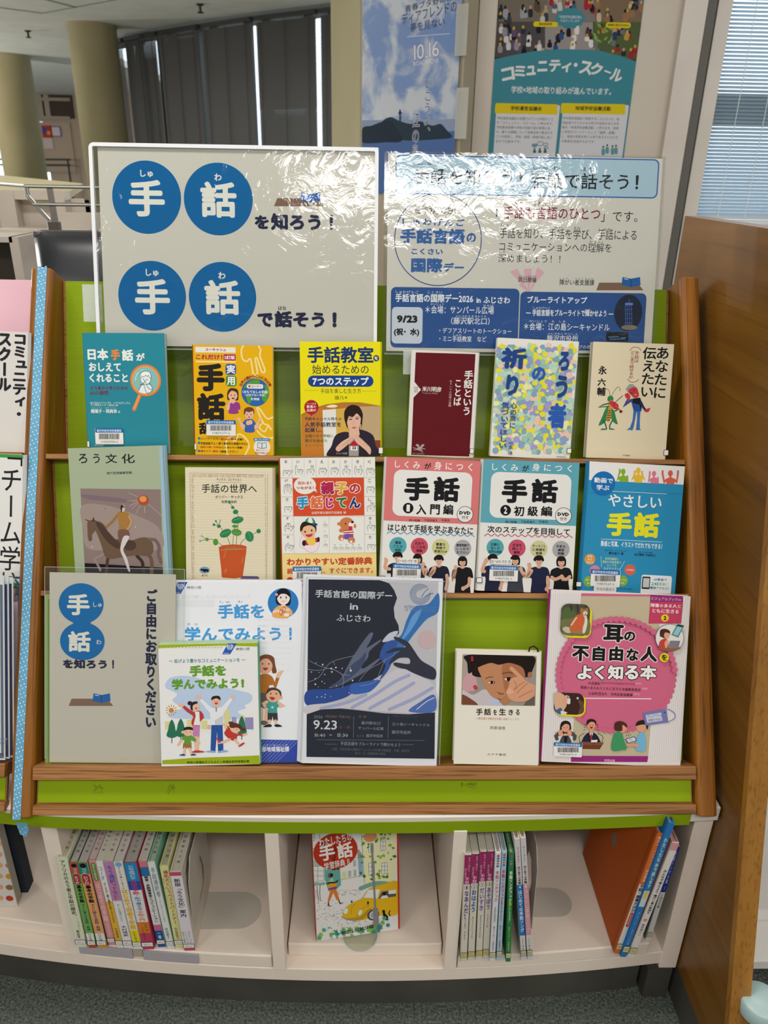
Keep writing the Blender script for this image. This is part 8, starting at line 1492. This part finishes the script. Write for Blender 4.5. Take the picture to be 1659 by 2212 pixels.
mb = MB(); a0 = pt(28, 520); b0 = pt(215, 492); mb.box(a0.x, b0.x, Yb-.12, Yb+.02, a0.z, b0.z, wb); mb.make('shelf_board', root)
mb = MB(); a0 = pt(146, 505); b0 = pt(220, 458); mb.box(a0.x, b0.x+.1, Yb-.05, Yb-.03, a0.z, b0.z, wb); mb.make('end_board', root)
root = thing('bookcase', 'pale low bookcase cut off at the far left edge, darker inside', 'bookcase', Matrix.Translation((0, 0, 0))); Y2 = 2.2
q = lambda x, y: ony(x, y, Y2)
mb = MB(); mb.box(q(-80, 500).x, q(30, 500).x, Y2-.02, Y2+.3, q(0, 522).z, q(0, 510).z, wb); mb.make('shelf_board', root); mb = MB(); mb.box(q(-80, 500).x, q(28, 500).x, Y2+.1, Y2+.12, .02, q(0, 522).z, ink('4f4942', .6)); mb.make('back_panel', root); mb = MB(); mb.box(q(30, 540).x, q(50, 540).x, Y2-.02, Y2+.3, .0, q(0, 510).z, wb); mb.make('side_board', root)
# wire book rail
root = thing('wire_rack', 'bent steel wire rail with a flat metal strap beyond the rack at left', 'wire rack', Matrix.Translation((0, 0, 0))); Y3 = 2.0; q = lambda x, y, d=0: ony(x, y, Y3+d); ch = metal('chrome_wire', 'b5b2ac', .25)
for y0, y1, x0 in ((402, 405, 54), (441, 443, 72)): mb = MB(); mb.tube([q(x0, y0), q(230, y1)], .0042, ch); mb.make('rail', root)
for dx in (0, 5): mb = MB(); mb.tube([q(54+dx, 402), q(57+dx, 422), q(62+dx, 428), q(103+dx*.9, 474), q(108+dx*.6, 500), q(108+dx*.6, 545)], .003, ch); mb.make('bent_wire', root)
mb = MB(); mb.tube([q(0-20, 396, .2), q(54, 402)], .004, ch); mb.make('cross_rail', root)
a0 = q(100, 405); b0 = q(112, 405); c0 = q(128, 502); d0 = q(115, 502); mb = MB(); o_ = V((0, .006, 0)); mb.hexa([a0, b0, c0, d0], [p+o_ for p in (a0, b0, c0, d0)], metal('strap_steel', '8d867f', .4)); mb.make('strap', root)
mb = MB(); a0 = q(108, 500); b0 = q(128, 480); mb.box(a0.x, b0.x, Y3-.006, Y3+.010, a0.z-.09, b0.z, metal('bracket_steel', '6b645c', .4)); mb.make('bracket', root)
# chair
root = thing('chair', 'black vinyl chair back showing above the rack at left', 'chair', Matrix.Translation((0, 0, 0))); Y4 = 1.75; q = lambda x, y: ony(x, y, Y4)
a0 = q(47, 640); b0 = q(250, 505); mb = MB(); x0, x1, z0, z1 = q(48, 508).x, q(250, 508).x, q(100, 640).z, q(100, 505).z
n = 10; vs = []; fs = []
for j in range(n+1):
    for i in range(n+1):
        u, v = i/n, j/n; dx = .02*(1-v); bul = .018*(1-(2*u-1)**4)*(1-(2*v-1)**4)
        vs.append((x0+dx+(x1-x0-dx)*u, Y4+.06*v-bul, z0+(z1-z0)*v))
for j in range(n):
    for i in range(n): k = j*(n+1)+i; fs.append((k, k+1, k+n+2, k+n+1))
m_ = len(vs); vs += [(x, y+.05+2*(Y4+.06*((z-z0)/(z1-z0))-y), z) for x, y, z in vs]; fs += [tuple(m_+i for i in f[::-1]) for f in fs]
ed = [i for i in range(n+1)]+[i*(n+1)+n for i in range(1, n+1)]+[n*(n+1)+i for i in range(n-1, -1, -1)]+[i*(n+1) for i in range(n-1, 0, -1)]
fs += [(ed[i], ed[i-1], m_+ed[i-1], m_+ed[i]) for i in range(len(ed))]
mb.add(vs, fs, ink('1f1f24', .35, .5)); o = mb.make('backrest', root, smooth=True)
mb = MB(); mb.box(x0+.01, x1-.02, Y4-.40, Y4+.02, z0-.16, z0-.09, ink('1f1f24', .35, .5)); mb.make('seat', root, bevel=.01)
for sx in (x0+.03, x1-.04):
    for sy in (Y4-.37, Y4): mb = MB(); mb.tube([(sx, sy, .002), (sx, sy, z0-.16)], .011, ink('2b2b2e', .4)); mb.make('leg', root)
for sx in (x0+.05, x1-.06): mb = MB(); mb.tube([(sx, Y4+.02, z0-.13), (sx, Y4+.05, z0+.05)], .01, ink('2b2b2e', .4)); mb.make('back_support', root)
COL.objects.unlink(_fo); bpy.data.objects.remove(_fo); bpy.data.curves.remove(_fc)
